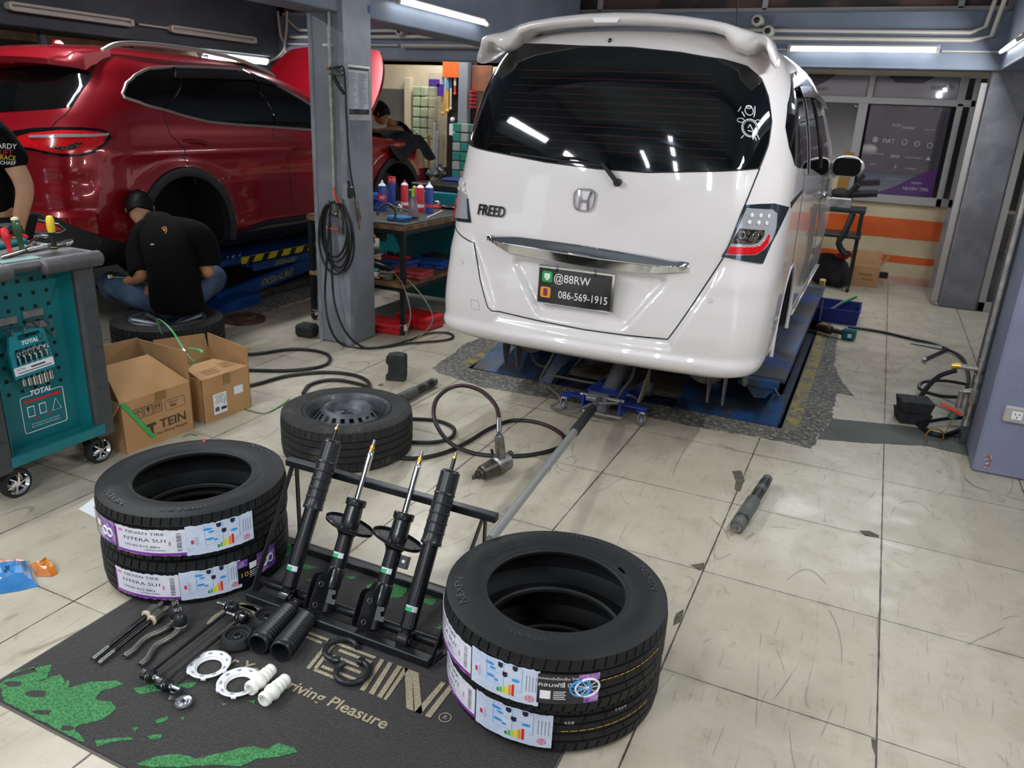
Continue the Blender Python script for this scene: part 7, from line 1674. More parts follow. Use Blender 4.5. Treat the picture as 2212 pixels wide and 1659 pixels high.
# plastic bags and paper at the left edge
m_film2=mat('blue_film','3f8fd0',.25,trans=.25,coat=.4,col2='2d76b8',vs=8); m_film3=mat('orange_film','e08a2e',.3,trans=.2,coat=.3,col2='c86f22',vs=10)
def crumple(pts,h,mt,name,lab,seed):
    rd=random.Random(seed); P=[PZ(x,y,0) for x,y in pts]; c=sum(P,V(0,0,0))/len(P); b=B(); n=len(P); vs=[]; 
    m_=6
    for j in range(m_+1):
        f=1-j/m_
        for p in P: q=c+(p-c)*f; vs.append((q.x+rd.uniform(-.006,.006),q.y+rd.uniform(-.006,.006),.002+h*math.sin(min(1,(1-f)*1.6)*PI/2)*rd.uniform(.45,1.0)))
    b.add(vs,[(j*n+i,j*n+(i+1)%n,(j+1)*n+(i+1)%n,(j+1)*n+i) for j in range(m_) for i in range(n)]); return solo(b,name,mt,lab,'plastic bag',ang=20)
crumple([(-60,1235),(-10,1225),(30,1222),(62,1215),(72,1240),(86,1265),(40,1275),(0,1285),(-60,1290)],.05,m_film2,'plastic_bag','crumpled blue plastic wrapper on the tiles at the left edge',1)
crumple([(65,1225),(85,1222),(100,1207),(118,1222),(125,1240),(105,1247),(80,1245)],.03,m_film3,'plastic_bag','small crumpled orange plastic wrapper beside the blue one',2)
crumple([(-60,1200),(0,1222),(40,1218),(68,1222),(60,1232),(0,1240),(-60,1240)],.03,mat('red_white_film','d85a3a',.4,col2='e8ddd8',vs=25),'plastic_bag','red and white printed wrapper behind the blue one',3)
t=thing('paper_sheet','white paper leaflet on the floor beside the left tyre stack','paper',PZ(190,1100,0)); b=B(); b.quad(PZ(170,1100,.001),PZ(208,1120,.001),PZ(240,1090,.001),PZ(204,1075,.001),th=-.0008); b.obj('sheet',m_paper,t)

# ---------------------------------------------------------------- in-floor lift under the van
def plate(b,p,th): # sloping plate from four world points, thickness down
    b.add([Vector(q) for q in p]+[Vector(q)-V(0,0,th) for q in p],[(0,1,2,3),(7,6,5,4),(0,4,5,1),(1,5,6,2),(2,6,7,3),(3,7,4,0)])
t=thing('floor_lift','worn blue in-floor lift with ramps and runways under the white van','car lift',(-1.2,5.6,0))
b=B(); plate(b,[(-2.18,4.21,.0),(-1.60,4.21,.0),(-1.60,4.62,.085),(-2.18,4.62,.085)],.03); b.obj('left_ramp',m_liftd,t,sharp=True)
b=B(); plate(b,[(-.86,4.21,.0),(-.28,4.21,.0),(-.28,4.55,.075),(-.86,4.55,.075)],.03); b.obj('right_ramp',m_liftd,t,sharp=True)
b=B(); b.box((-1.40,4.36,-.03),(.38,.30,.05),.004); b.box((-1.04,4.36,-.03),(.34,.30,.05),.004); b.obj('centre_plate',mat('lift_navy','12284a',.5,col2='0d1a30',vs=4),t)
b=B(); b.box((-1.43,4.55,.02),(.32,.30,.035),.006); b.box((-1.02,4.50,.02),(.34,.34,.035),.006); b.obj('rubber_mat',mat('pebbled_mat','3f3a33',.85,col2='5a5449',vs=16,wear='8a857a',ws=13,wt=(.62,.66),bump=.7,bs=70),t)
zr=.235
b=B(); b.box((-.42,5.75,zr),(.27,2.9,.03),.005); b.obj('right_runway',mat('runway_steel','4a4e57',.45,m=.3,col2='2f5796',vs=3,vw=(.50,.60),wear='35373b',ws=6,wt=(.52,.62)),t)
b=B(); b.box((-1.98,5.75,zr),(.27,2.9,.03),.005); b.obj('left_runway',MATS['runway_steel'],t)
b=B(); b.box((-.42,4.27,zr-.02),(.22,.05,.05),.005); b.tube([(-.33,4.24,zr-.03),(-.30,4.22,zr-.06),(-.32,4.24,zr-.09)],.008,6); b.prism([(-.50,zr-.03),(-.32,zr-.03),(-.37,zr-.10),(-.43,zr-.11)],-4.30,-4.26,X=Matrix(((1,0,0,0),(0,0,-1,0),(0,1,0,0),(0,0,0,1)))); b.obj('end_stop',m_liftd,t)
for x in (-.42,-1.98):
    b=B()
    for a_,c_ in (((x,4.5,-.25),(x,6.6,zr-.03)),((x-.08,6.8,-.25),(x-.08,4.7,zr-.03))):
        A=Vector(a_);C=Vector(c_); d=C-A; b.box((0,0,0),(.04,.09,d.length),.005,X=frame((A+C)/2,d,(1,0,0)))
    b.obj('scissor_arm',m_lift,t)
b=B(); b.box((-.30,5.4,-.05),(.05,2.2,.08),.004); b.box((-1.2,6.2,-.22),(1.6,.08,.08),.004); b.obj('frame_rail',MATS['lift_navy'],t)
b=B(); b.box((-.50,4.75,.33),(.10,.16,.16),.02); b.box((-1.88,4.75,.33),(.10,.16,.16),.02); b.obj('rubber_pad',m_blk,t)
# ---------------------------------------------------------------- anti-roll bar hanging under the bumper
t=thing('anti_roll_bar','bent grey steel rod hanging loose under the van bumper over the trolley jack','steel bar',(-1.3,3.9,.1))
def P3(pts): return [PY(x,y,Y) for x,y,Y in pts]
m_bar=mat('dusty_steel','6c6a66',.55,m=.3,col2='57554f',vs=10)
b=B(); b.tube(P3([(1205,745,4.0),(1190,775,3.98),(1176,800,3.95),(1168,822,3.9),(1190,840,3.86),(1208,856,3.82),(1206,868,3.80),(1192,876,3.78),(1195,882,3.76),(1220,888,3.72),(1245,890,3.70),(1262,880,3.68),(1285,872,3.68),(1335,871,3.72)]),.0085,8,sm=3); b.obj('bar',m_bar,t)
b=B(); b.tube(P3([(1370,795,4.0),(1364,818,3.95),(1345,842,3.88),(1331,866,3.82)]),.009,8,sm=3); b.obj('right_arm',m_bar,t)
b=B(); b.tube(P3([(1144,752,4.1),(1158,785,4.05),(1186,793,4.0)]),.007,8,sm=3); b.tube(P3([(1180,808,3.98),(1260,824,3.98),(1330,838,3.98),(1376,862,3.9)]),.0075,8,sm=3); b.obj('cross_rod',m_bar,t)
t=thing('heat_shield','dusty perforated metal heat shield hanging under the right of the bumper','shield',(-.95,3.95,.2))
b=B(); A=P3([(1402,797,3.85),(1376,870,3.75),(1381,870,3.95),(1400,840,4.1),(1405,800,4.1)]); b.add(A+[p+V(.004,0,0) for p in A],[(0,1,2,3,4),(9,8,7,6,5)]+[(i,(i+1)%5,(i+1)%5+5,i+5) for i in range(5)]); b.obj('shield',mat('shield_dust','8d8779',.7,col2='756f62',vs=10),t,sharp=True)
# ---------------------------------------------------------------- trolley jack
m_jb=mat('jack_blue','1c3fa8',.35,coat=.4,col2='183794',vs=6); m_jg=mat('jack_grey','7f828a',.45,m=.3,col2='6d7077',vs=10)
jc=PZ(1297,885,.05); jc=V(-1.165,3.90,0); t=thing('trolley_jack','blue trolley jack with a long grey handle under the van bumper','jack',jc)
X=Matrix.Translation(jc)
def PJ(x,y,Y): return PY(x,y,Y)
b=B(X); 
for sx in (-.105,.105): b.prism([(-.13,.03),(-.12,.13),(-.02,.145),(.42,.10),(.44,.04),(.35,.025)],sx-.004,sx+.004,X=Matrix(((0,0,1,0),(1,0,0,0),(0,1,0,0),(0,0,0,1))))
b.obj('side_frame',m_jb,t)
b=B(X); b.box((0,-.02,.140),(.20,.11,.006),.002); b.box((0,.08,.135),(.20,.06,.006),.002); b.obj('top_cover',m_jb,t)
for z,y in ((.128,-.105),(.040,-.125),(.12,.03)):
    b=B(X); b.cyl((-.125,y,z),(.125,y,z),.009,n=12); b.obj('cross_shaft',m_chrome,t)
for sg in (-1,1):
    b=B(X); b.prism([(0,.012),(.0,-.05),(.13,-.06),(.14,-.045),(.135,-.03)],.095,.103,X=Matrix(((sg,0,0,sg*.105),(0,1,0,-.03),(0,0,1,0),(0,0,0,1)))); b.box((sg*.215,-.075,.086),(.05,.04,.008),.002); a_=b.obj('caster_arm',m_jb,t)
    b=B(X); b.box((sg*.225-.015,-.08,.055),(.004,.035,.05),.001); b.box((sg*.225+.015,-.08,.055),(.004,.035,.05),.001); b.cyl((sg*.225,-.08,.075),(sg*.225,-.08,.085),.018,n=14); b.obj('caster_fork',m_chrome,a_)
    b=B(X); b.cyl((sg*.225-.010,-.08,.028),(sg*.225+.010,-.08,.028),.027,n=20,bev=.004); b.obj('caster_wheel',m_jg,a_)
    b=B(X); b.cyl((sg*.13-.016,.40,.045),(sg*.13+.016,.40,.045),.043,n=24,bev=.006); b.obj('front_wheel',m_jg,t)
b=B(X); b.tube([(0,.02,.12),(0,.15,.19),(0,.30,.26)],[.045,.045,.04],12,flat=1.2); b.box((0,.32,.29),(.12,.12,.03),.01); b.obj('lift_arm',m_jg,t)
b=B(X); b.box((0,.32,.312),(.10,.10,.02),.004); b.obj('saddle_pad',mat('brick_pad','9a6a58',.8,bump=.5),t)
b=B(X); b.cyl((0,-.11,.065),(0,-.03,.065),.03,n=18,bev=.005); b.box((-.03,-.10,.12),(.12,.06,.03),.006,X=Matrix.Rotation(.3,4,'X')); b.obj('pump_socket',m_jg,t)
# handle
h0=jc+V(-.01,-.12,.12); h1=PY(1250,925,3.50); 
hd=[h0,PY(1262,895,3.62),PY(1236,945,3.40),PY(1190,1000,3.10),PY(1072,1150,2.42)]
# straight handle from pump to near the stand: fit line
A=h0; Bz=PZ(1070,1152,.20); 
dirv=(Bz-A); 
b=B(); b.cyl(A,A+dirv*.12,.019,n=16); b.obj('handle_base',m_jg,t)
b=B(); b.cyl(A+dirv*.10,A+dirv*.34,.024,n=16,bev=.004); b.obj('foam_sleeve',m_blk,t)
b=B(); b.cyl(A+dirv*.33,A+dirv*.62,.0185,n=18); b.cyl(A+dirv*.62,A+dirv*1.03,.0165,n=18); b.torus(frame(A+dirv*.62,dirv),.0175,.002,20,6); b.obj('handle_tube',mat('handle_grey','8b8d8a',.4,m=.2,coat=.2),t)
# ---------------------------------------------------------------- floor things at right
m_crate=mat('crate_blue','18297c',.45)
t=thing('parts_crate','dark blue plastic parts bin on the floor right of the lift','bin',(-.10,7.1,0))
A=[PZ(1765,712,0),PZ(1848,703,0)]; cx0,cx1=-.32,.02; cy0,cy1=6.95,7.35
b=B(); 
def wall(p,q,th=.01,z0=0,z1=.12,o=.012):
    p=Vector((*p,0));q=Vector((*q,0)); d=(q-p).normalized(); n=V(d.y,-d.x,0); b.add([p+V(0,0,z0),q+V(0,0,z0),q+n*o+V(0,0,z1),p+n*o+V(0,0,z1),p-n*th+V(0,0,z0),q-n*th+V(0,0,z0),q+n*(o-th)+V(0,0,z1),p+n*(o-th)+V(0,0,z1)],[(0,1,2,3),(5,4,7,6),(3,2,6,7),(0,3,7,4),(1,5,6,2),(0,4,5,1)])
cr=[(cx0,cy0),(cx1,cy0),(cx1,cy1),(cx0,cy1)]
for i in range(4): wall(cr[i],cr[(i+1)%4])
b.box(((cx0+cx1)/2,(cy0+cy1)/2,.006),(cx1-cx0,cy1-cy0,.012)); b.obj('bin',m_crate,t,sharp=True)
b=B(); b.tube([(cx0-.012,cy0-.012,.12),(cx1+.012,cy0-.012,.12),(cx1+.012,cy1+.012,.12),(cx0-.012,cy1+.012,.12)],.007,6,closed=True); b.obj('rim',m_crate,t)
t=thing('file_tool','steel tool with a green handle standing in the blue bin','file',(-.14,7.1,.02)); b=B(); b.tube([(-.27,7.02,.03),(-.12,7.12,.15)],.014,8); b.obj('shank',m_steel,t); b=B(); b.tube([(-.12,7.12,.15),(-.02,7.19,.205)],.015,8); b.obj('green_handle',mat('handle_green','2f8a4a',.4),t)
p=PZ(1835,718,.06); t=thing('cordless_wrench','teal and grey cordless impact tool lying beside the blue bin','power tool',(p.x-.1,p.y,0))
b=B(); b.box((p.x,p.y,.045),(.10,.07,.085),.012,rz=-.2); b.obj('battery',mat('tool_teal','0d6068',.45),t); b=B(); b.box((p.x+.005,p.y-.038,.04),(.03,.004,.03),.001,rz=-.2); b.obj('battery_sticker',m_paper,t)
b=B(); b.tube([(p.x-.04,p.y,.05),(p.x-.13,p.y+.02,.055),(p.x-.17,p.y+.03,.06)],[.022,.022,.035],10,sm=3); b.cyl((p.x-.24,p.y+.08,.05),(p.x-.13,p.y-.0,.055),.035,n=18,bev=.008); b.obj('tool_body',mat('tool_dark','2e2624',.5,col2='5b2c2c',vs=16,vw=(.5,.56)),t)
def fh(pts,r,name,lab,sm=6): b=B(); b.tube([PZ(x,y,z) for x,y,z in pts],r,8,sm=sm); return solo(b,name,m_hose,lab,'hose')
fh([(1832,706,.015),(1900,716,.015),(1970,732,.015),(2010,741,.015),(2040,752,.02),(2075,770,.02),(2090,800,.02),(2092,825,.03),(2088,840,.05)],.012,'air_hose','black air hose running from the blue bin across the floor to the right column')
fh([(2066,800,.28),(2030,812,.24),(2005,835,.18),(1985,865,.10),(1978,895,.04),(1985,915,.015),(2005,932,.015),(2035,940,.015),(2066,932,.02),(2085,920,.03)],.014,'air_hose','thick black hose looping from the tap past the stacked rubber blocks')
fh([(2090,830,.12),(2040,822,.09),(2000,824,.06),(1986,832,.05),(1992,843,.04),(2030,855,.05),(2072,858,.08)],.011,'air_hose','black hose doubled back behind the red tap lever')
fh([(1988,918,.03),(2000,912,.03),(2040,905,.03),(2080,902,.04)],.011,'air_hose','short hose behind the rubber blocks running to the column')
t=thing('breaker_bar','chrome T shaped wheel wrench lying on the tiles by the hose','wrench',PZ(2010,750,0))
b=B(); b.cyl(PZ(1968,739,.015),PZ(2044,753,.015),.013,n=12); b.cyl(PZ(2030,750,.015),PZ(2048,754,.016),.017,n=12); b.obj('chrome_bar',m_chrome,t)
b=B(); b.cyl(PZ(2044,755,.014),PZ(1998,776,.014),.011,n=10); b.obj('dark_arm',m_dkmetal,t); b=B(); b.cyl(PZ(1997,774,.004),PZ(1997,774,.035),.016,n=14,bev=.003); b.obj('socket_end',m_chrome,t)
# ---------------------------------------------------------------- right column gear
m_postb=mat('post_blue','1d62a0',.4,coat=.2,wear='3a3f45',ws=10,wt=(.66,.70))
t=thing('lift_control_post','blue steel channel post standing behind the right column','post',(.78,4.72,0))
b=B(); b.box((.735,4.73,.50),(.12,.22,.98),.006); b.obj('channel',m_postb,t); b=B(); b.box((.735,4.73,.985),(.15,.26,.02),.004); b.obj('cap',m_postb,t)
b=B()
for x in (-.03,.02): b.box((.735+x,4.618,.05),(.006,.01,.10))
b.obj('foot_rib',m_dsat,t)
t=thing('grey_upright','dark grey steel upright between the blue post and the right column','upright',(.66,4.54,0)); b=B(); b.box((.66,4.56,1.0),(.06,.12,2.0),.004); b.obj('upright',mat('upright_grey','55585c',.5,col2='4a4d52',vs=5),t)
b=B(); q=PY(2165,795,4.40); b.box(q,(.03,.16,.045),.003); b.obj('square_stub',m_steel,t); b=B(); b.box(q+V(0,-.0805,0),(.020,.002,.032)); b.obj('stub_hole',m_pit,t)
pt=PY(2200,470,4.42); pb=PY(2122,790,4.42)
t=thing('air_pipe','galvanised air pipe with taps and a red lever on the right column','pipe',(pb.x,4.42,0)); mg=MATS['galvanised']
xb=(pb.x+pt.x)/2; b=B(); b.tube([(xb,4.42,2.9),(xb,4.42,pb.z)],.0125,10); b.obj('pipe',mg,t)
q=V(xb,4.42,pb.z); b=B(); b.cyl(q+V(0,0,-.03),q+V(0,0,.03),.018,n=12); b.cyl(q+V(0,0,-.30),q,.014,n=12); b.cyl(q+V(0,0,-.09),q+V(0,0,-.05),.021,n=8); b.cyl(q+V(-.09,0,-.02),q+V(0,0,-.02),.014,n=10); b.cyl(q+V(0,0,-.20),q+V(0,0,-.13),.022,n=10); b.cyl(q+V(-.05,0,-.15),q+V(0,0,-.14),.014,n=10); b.cyl(q+V(-.055,0,-.24),q+V(-.055,0,-.15),.015,n=10); b.cyl(q+V(0,0,-.33),q+V(0,0,-.29),.019,n=8); b.obj('valve_body',mat('valve_bright','a8a6a2',.35,m=.8,col2='8c8a86',vs=20),t)
b=B(); b.cyl(q+V(-.13,0,-.025),q+V(-.09,0,-.02),.015,n=12); b.obj('brass_joint',m_brass,t)
b=B(); b.tube([q+V(-.04,-.02,-.27),q+V(-.09,-.03,-.245),q+V(-.14,-.03,-.225)],[.016,.013,.013],8,sm=3,flat=.6); b.obj('red_lever',m_lever,t)
b=B(); b.cyl(q+V(-.075,-.01,-.30),q+V(-.06,-.01,-.26),.022,n=12); b.obj('green_cap',mat('cap_green','3d6a58',.5),t)
b=B(); c=q+V(-.13,-.01,-.42); b.torus(frame(c,(.3,-1,0)),.045,.004,28,6); b.tube([q+V(-.065,-.01,-.30),c+V(.045,0,.03)],.004,6); b.obj('brass_ring',m_brass,t)
# socket outlet
t=thing('power_outlet','white power outlet on the lower front of the right column','outlet',PY(2200,895,4.10)); p=PY(2196,896,4.10)
b=B(); b.box((p.x+.02,4.098,p.z+.0),(.145,.03,.078),.006); b.obj('box',m_white,t); b=B(); b.box((p.x,4.081,p.z),(.045,.004,.04),.002); s_=b.obj('socket',m_paper,t); b=B()
for dx,dz in ((-.008,.008),(.008,.008),(0,-.008)): b.box((p.x+dx,4.0785,p.z+dz),(.004,.002,.007))
b.obj('pin_hole',m_black,s_)
b=B(); 
for px_,py_,w in ((2135,990,.03),(2132,1005,.02)): b.box(PY(px_,py_,4.109),(w,.002,.03),.0005)
solo(b,'torn_tape',mat('torn_tape','b9a9a2',.7,col2='7d5a52',vs=60,vw=(.45,.5)),'torn scrap of tape near the foot of the right column','tape')
# ---------------------------------------------------------------- things by the office wall
t=thing('cardboard_box','small open cardboard box by the orange striped wall','box',(.0,8.95,0))
b=B(); b.box((.02,8.98,.11),(.26,.24,.22),.003); b.obj('carton',m_card,t); b=B(); b.quad((.15,8.87,.22),(.15,9.1,.22),(.21,9.1,.33),(.21,8.87,.33),th=.004); b.quad((-.11,9.10,.22),(.15,9.10,.22),(.15,9.15,.34),(-.11,9.15,.34),th=.004); b.obj('flap',m_card,t,sharp=True)
b=B(); b.text('FRAGILE',.035,XW(.02,.13,8.858)); b.text('THIS SIDE',.025,XW(.04,.08,8.858)); b.obj('print',mat('ink_brown','4b3a2c',.7),t)
b=B(); b.box((.17,9.15,.10),(.14,.08,.06),.004); solo(b,'dark_box',m_black,'dark flat box behind the small carton by the wall','box')
t=thing('tool_stand','black wheeled tool stand in front of the orange striped wall','stand',(-.24,8.6,0))
for x,y in ((-.12,8.45),(-.12,8.8),(-.62,8.45),(-.62,8.8)):
    b=B(); b.box((x,y,.42),(.035,.035,.80),.003); b.obj('leg',m_rack,t); b=B(); b.cyl((x-.015,y,.03),(x+.015,y,.03),.03,n=14); b.obj('castor',m_black,t)
b=B(); b.box((-.37,8.62,.80),(.56,.42,.04),.004); b.box((-.37,8.62,.55),(.56,.42,.03),.004); b.obj('shelf',m_rack,t)
b=B(); b.box((-.33,8.5,.87),(.20,.18,.10),.01); b.obj('grey_case',m_steel,t)
t=thing('power_tools','black power tools and cables piled on the stand','power tools',(-.2,8.5,.82)); b=B(); b.tube([(-.45,8.5,.93),(-.25,8.45,.96),(-.02,8.42,.99)],.035,8,sm=3); b.tube([(-.30,8.45,.92),(-.20,8.42,1.06)],.03,8); b.sph((-.35,8.5,.95),(.10,.08,.06)); b.obj('tool_heap',m_cloth,t)
T1(lambda b:(b.tube([(-.20,8.44,.78),(-.24,8.42,.60),(-.28,8.42,.48),(-.20,8.42,.38),(-.16,8.42,.40)],.03,8,sm=3)),'hanging_tool',m_black,'black tool hanging from the side of the stand','tool')
T1(lambda b:(b.sph((-.36,8.75,.16),(.22,.18,.17),18,12),b.sph((-.22,8.65,.12),(.12,.12,.12),14,10)),'bag_pile',m_cloth,'pile of black bags on the floor below the tool stand','bags')
T1(lambda b:b.sph((-.24,8.72,.31),(.07,.06,.035),14,8),'red_cloth',mat('red_cloth','8c1f2c',.8),'dark red cloth on top of the black bags','cloth')
T1(lambda b:b.box((-.33,7.62,.12),(.05,.10,.24),.004),'timber_post',mat('yellow_timber','b59a5a',.7),'short timber block standing at the far right end of the lift','timber')
T1(lambda b:b.box((-.27,6.9,.10),(.012,.03,.18),.002),'steel_bracket',m_steel,'bright steel bracket on the right runway edge','bracket')
# ---------------------------------------------------------------- back wall left of the van
YB=9.0
def bw(x,y,Y=YB): return PY(x,y,Y)
t=thing('glass_block_window','pale green glass block panel on the cream back wall','glass blocks',bw(905,300)); 
gx0,gx1=bw(870,300).x,bw(920,300).x; b=B()
for i in range(3):
    for j in range(12): b.box((lerp(gx0,gx1,(i+.5)/3),9.25,.35+.13*j),(.105,.05,.118),.012)
b.obj('glass_block',mat('glass_green','b9bf9a',.15,col2='9aa583',vs=3,coat=.5),t)
b=B(); b.box((gx0-.09,9.29,.97),(.10,.08,1.94),.006); solo(b,'door_frame',m_cream,'cream door frame post left of the glass blocks','frame')
b=B(); b.tube([(gx0+.10,9.15,1.2),(gx0+.09,9.12,.9)],.02,8); b.torus(frame((gx0+.10,9.12,1.24),(0,-1,0)),.045,.010,18,6); solo(b,'wall_handle',m_chrome,'chrome handle hanging on the glass blocks','handle')
t=thing('wire_rack','beige wire display rack with purple tags and hanging tools','rack',bw(930,250)); rx0,rx1=bw(918,250).x,bw(948,250).x
b=B()
for i in range(9): x=lerp(rx0,rx1,i/8); b.cyl((x,9.1,.3),(x,9.1,1.98),.004,n=5)
for j in range(14): z=.3+.13*j; b.cyl((rx0,9.1,z),(rx1,9.1,z),.004,n=5)
b.obj('wire_grid',mat('rack_wire','a8977e',.5),t)
b=B(); b.box(((rx0*.6+rx1*.4),9.08,1.88),(.16,.006,.09),.002); b.box((rx1-.03,9.08,1.80),(.10,.006,.14),.002); b.box((rx1-.04,9.08,.84),(.11,.006,.11),.002); b.obj('purple_tag',mat('tag_purple','4a2a86',.4),t)
for dx,c_,z0,z1 in ((.02,'7a5234',.62,1.25),(.10,'9a9894',.9,1.40),(.14,'8b8f90',.7,1.3)):
    b=B(); b.box((rx0+dx,9.07,(z0+z1)/2),(.035,.02,z1-z0),.006); solo(b,'hanging_tool',mat('ht'+c_,c_,.5),'%s tool hanging on the wire rack'%{'7a5234':'brown handled','9a9894':'bright grey long','8b8f90':'dull grey'}[c_],'tool')
b=B(); x0_,x1_=bw(950,250).x,bw(1012,250).x; b.box(((x0_+x1_)/2,9.20,1.15),(x1_-x0_,.03,2.0),.003); solo(b,'pegboard',mat('pegboard_brown','2c2220',.6),'dark brown pegboard beside the wire rack','pegboard')
b=B(); b.box((lerp(x0_,x1_,.36),9.10,2.04),(.34,.02,.18),.003); solo(b,'orange_sign',m_orange,'plain orange sign above the dark pegboard','sign')
for i,(px_,top,mid,bot,r,cA,cB) in enumerate(((957,165,190,250,.020,'5a94c0','e0a52c'),(967,165,195,245,.020,'5a94c0','e0a52c'),(974,162,190,240,.014,'4a4a4c','cfc8c4'),(983,168,185,208,.016,'d8cfc4','c94a34'))):
    lab=('left blue and yellow torque wrench on the pegboard','right blue and yellow torque wrench on the pegboard','slim dark and white torque wrench on the pegboard','short cream and red tool on the pegboard')[i]
    zt,zm,zb=[PY(px_,v,9.12).z for v in (top,mid,bot)]; x=PY(px_,mid,9.12).x; t=thing('torque_wrench',lab,'wrench',(x,9.12,zb),group='torque wrenches on the pegboard')
    b=B(); b.cyl((x,9.12,zm),(x,9.12,zt),r,n=12,bev=.004); b.obj('grip',mat('tw'+cA,cA,.4),t); b=B(); b.cyl((x,9.12,zb+.04),(x,9.12,zm),r*.85,n=12); b.sph((x,9.12,zb+.03),r*1.3); b.obj('shaft',mat('tw'+cB,cB,.4),t)
b=B(); q=PY(977,292,9.15); b.cyl(q,q+V(0,0,.14),.04,n=14); b.sph(q+V(0,0,.19),.03); solo(b,'hanging_funnel',m_paper,'small white funnel hanging on the pegboard','funnel')
b=B(); x=PY(1002,200,9.1).x; b.box((x,9.12,1.78),(.13,.10,.80),.006); solo(b,'grey_duct',mat('duct_grey','84878a',.45),'tall grey metal duct beside the van spoiler','duct')
b=B(); b.box((x+.22,9.16,1.95),(.28,.03,.30),.004); solo(b,'rusty_panel',mat('rust_orange','8c5334',.6,col2='6b4a3c',vs=6),'rust coloured panel right of the grey duct','panel')
b=B(); q=PY(1022,215,9.09)
for i in range(5): b.cyl((q.x,9.09,q.z-.10+.045*i),(q.x,9.09,q.z-.07+.045*i),.055,n=16)
solo(b,'red_spring',mat('spring_red','a81f34',.4),'red coil part hanging beside the van window','coil')
rd=random.Random(9); k=0
for r_ in range(7):
    for c_ in range(4):
        if r_<1 and c_<1: continue
        x=PY(985,300,9.0).x+c_*.115+.02; z=.62+r_*.115
        if r_==0 and c_>2: continue
        b=B(); b.box((x,9.05,z+.05),(.105,.16,.098),.004); tt=['green and white parts carton on the shelf beside the van, %s'%s for s in ('a','b')]
        row=('bottom row','second row','third row','fourth row','fifth row','sixth row','top row')[r_]; colm=('first','second','third','fourth')[c_]
        g=rd.random()<.6; nm='green' if g else 'grey'
        tag(solo(b,'parts_carton',mat('carton_'+nm,'2f8577' if g else 'a3a5a0',.5),'%s parts carton, %s from the pegboard in the %s of the stack'%(nm,colm,row),'box'),group='parts cartons stacked beside the pegboard')
b=B(); b.box((PY(1000,300,9).x+.1,9.1,.61),(.5,.22,.02),.003); b.box((PY(1000,300,9).x-.12,9.1,.3),(.03,.2,.6),.003); b.box((PY(1000,300,9).x+.32,9.1,.3),(.03,.2,.6),.003); solo(b,'carton_shelf',m_dkmetal,'dark shelf under the stack of green cartons','shelf')
q=PY(985,355,8.6); b=B(); b.box((q.x,8.6,.39),(.28,.25,.78),.02); solo(b,'blue_bin',mat('bin_blue','15306e',.45),'dark blue bin below the green cartons','bin')
T1(lambda b:b.box((-6.1,9.318,1.2),(.9,.02,1.2),.004),'grey_shutter',mat('shutter_grey','6f6a60',.5,col2='5e5a52',vs=2),'grey shutter panel on the back wall behind the red bonnet','shutter')

# ---------------------------------------------------------------- tool trolley
m_tg=mat('trolley_grey','434548',.5,col2='3b3d3f',vs=5,bump=.1,bs=80); m_tg2=mat('trolley_top','504f51',.5,col2='474648',vs=6,bump=.15,bs=90)
m_teal2=mat('trolley_teal','0b6e74',.35,col2='0a676d',vs=3)
TX,TY0,TY1,TH=-2.905,1.575,2.165,.93
t=thing('tool_trolley','teal and grey wheeled tool trolley with pegboard side at the left edge','tool trolley',(-3.25,1.87,0))
D_=.72
xf,xb=TX,TX-D_
b=B(); b.box(((xf+xb)/2-.03,(TY0+TY1)/2,.54),(D_-.10,TY1-TY0-.10,.76),.004); b.obj('cabinet',m_teal2,t)
for y,w in ((TY0+.055,.15),(TY1-.045,.09)):
    b=B(); b.box((xf-.04,y,.53),(.08,w,.80),.012)
    for z in [.18+.09*i for i in range(8)]: b.box((xf+.001,y+.01,z),(.006,w*.55,.006),.001)
    b.obj('corner_post',m_tg,t)
# recessed pegboard panel, angled teal returns, bottom shelf
b=B(); b.box((xf-.085,(TY0+TY1)/2+.02,.55),(.01,.40,.74),.001); pg=b.obj('peg_panel',m_teal2,t)
b=B()
for i in range(5):
    for j in range(9):
        y=1.775+.055*i; z=.86-.055*j
        b.box((xf-.0795,y,z),(.002,.014,.014))
b.obj('peg_hole',m_pit,pg)
b=B(); b.quad((xf-.08,2.055,.90),(xf-.08,2.055,.19),(xf-.005,2.085,.19),(xf-.005,2.085,.90),th=.003); b.quad((xf-.005,1.705,.90),(xf-.005,1.705,.19),(xf-.08,1.73,.19),(xf-.08,1.73,.90),th=.003); b.obj('side_return',m_teal2,t,sharp=True)
b=B(); b.box((xf-.03,(1.70+2.10)/2,.175),(.075,.42,.045),.004); b.obj('bottom_rail',m_teal2,t)
b=B(); b.box(((xf+xb)/2+.01,(TY0+TY1)/2+.01,TH+.002),(D_+.06,TY1-TY0+.02,.035),.014); tp=b.obj('top_tray',m_tg2,t)
for y0_,y1_ in ((TY0-.02,TY0+.22),(TY0+.335,TY1+.008)):
    b=B(); b.cyl((xf+.035,y0_,TH-.005),(xf+.035,y1_,TH-.005),.032,n=20,bev=.01)
    for i in range(6): b.torus(frame((xf+.035,lerp(y0_+.03,y1_-.03,i/5),TH-.005),(0,1,0)),.0322,.0012,20,5)
    b.obj('grip_handle',m_tg2,t)
b=B(); b.box((xf-.02,TY0+.10,TH+.021),(.09,.20,.004),.002); b.box((xf-.02,TY0+.46,TH+.021),(.09,.20,.004),.002); b.obj('tray_well',m_dsat,tp)
b=B(); b.box((xf-.035,TY0+.30,TH+.0215),(.06,.16,.003),.001); b.obj('teal_label',mat('faded_teal','6f8f8c',.5),tp)
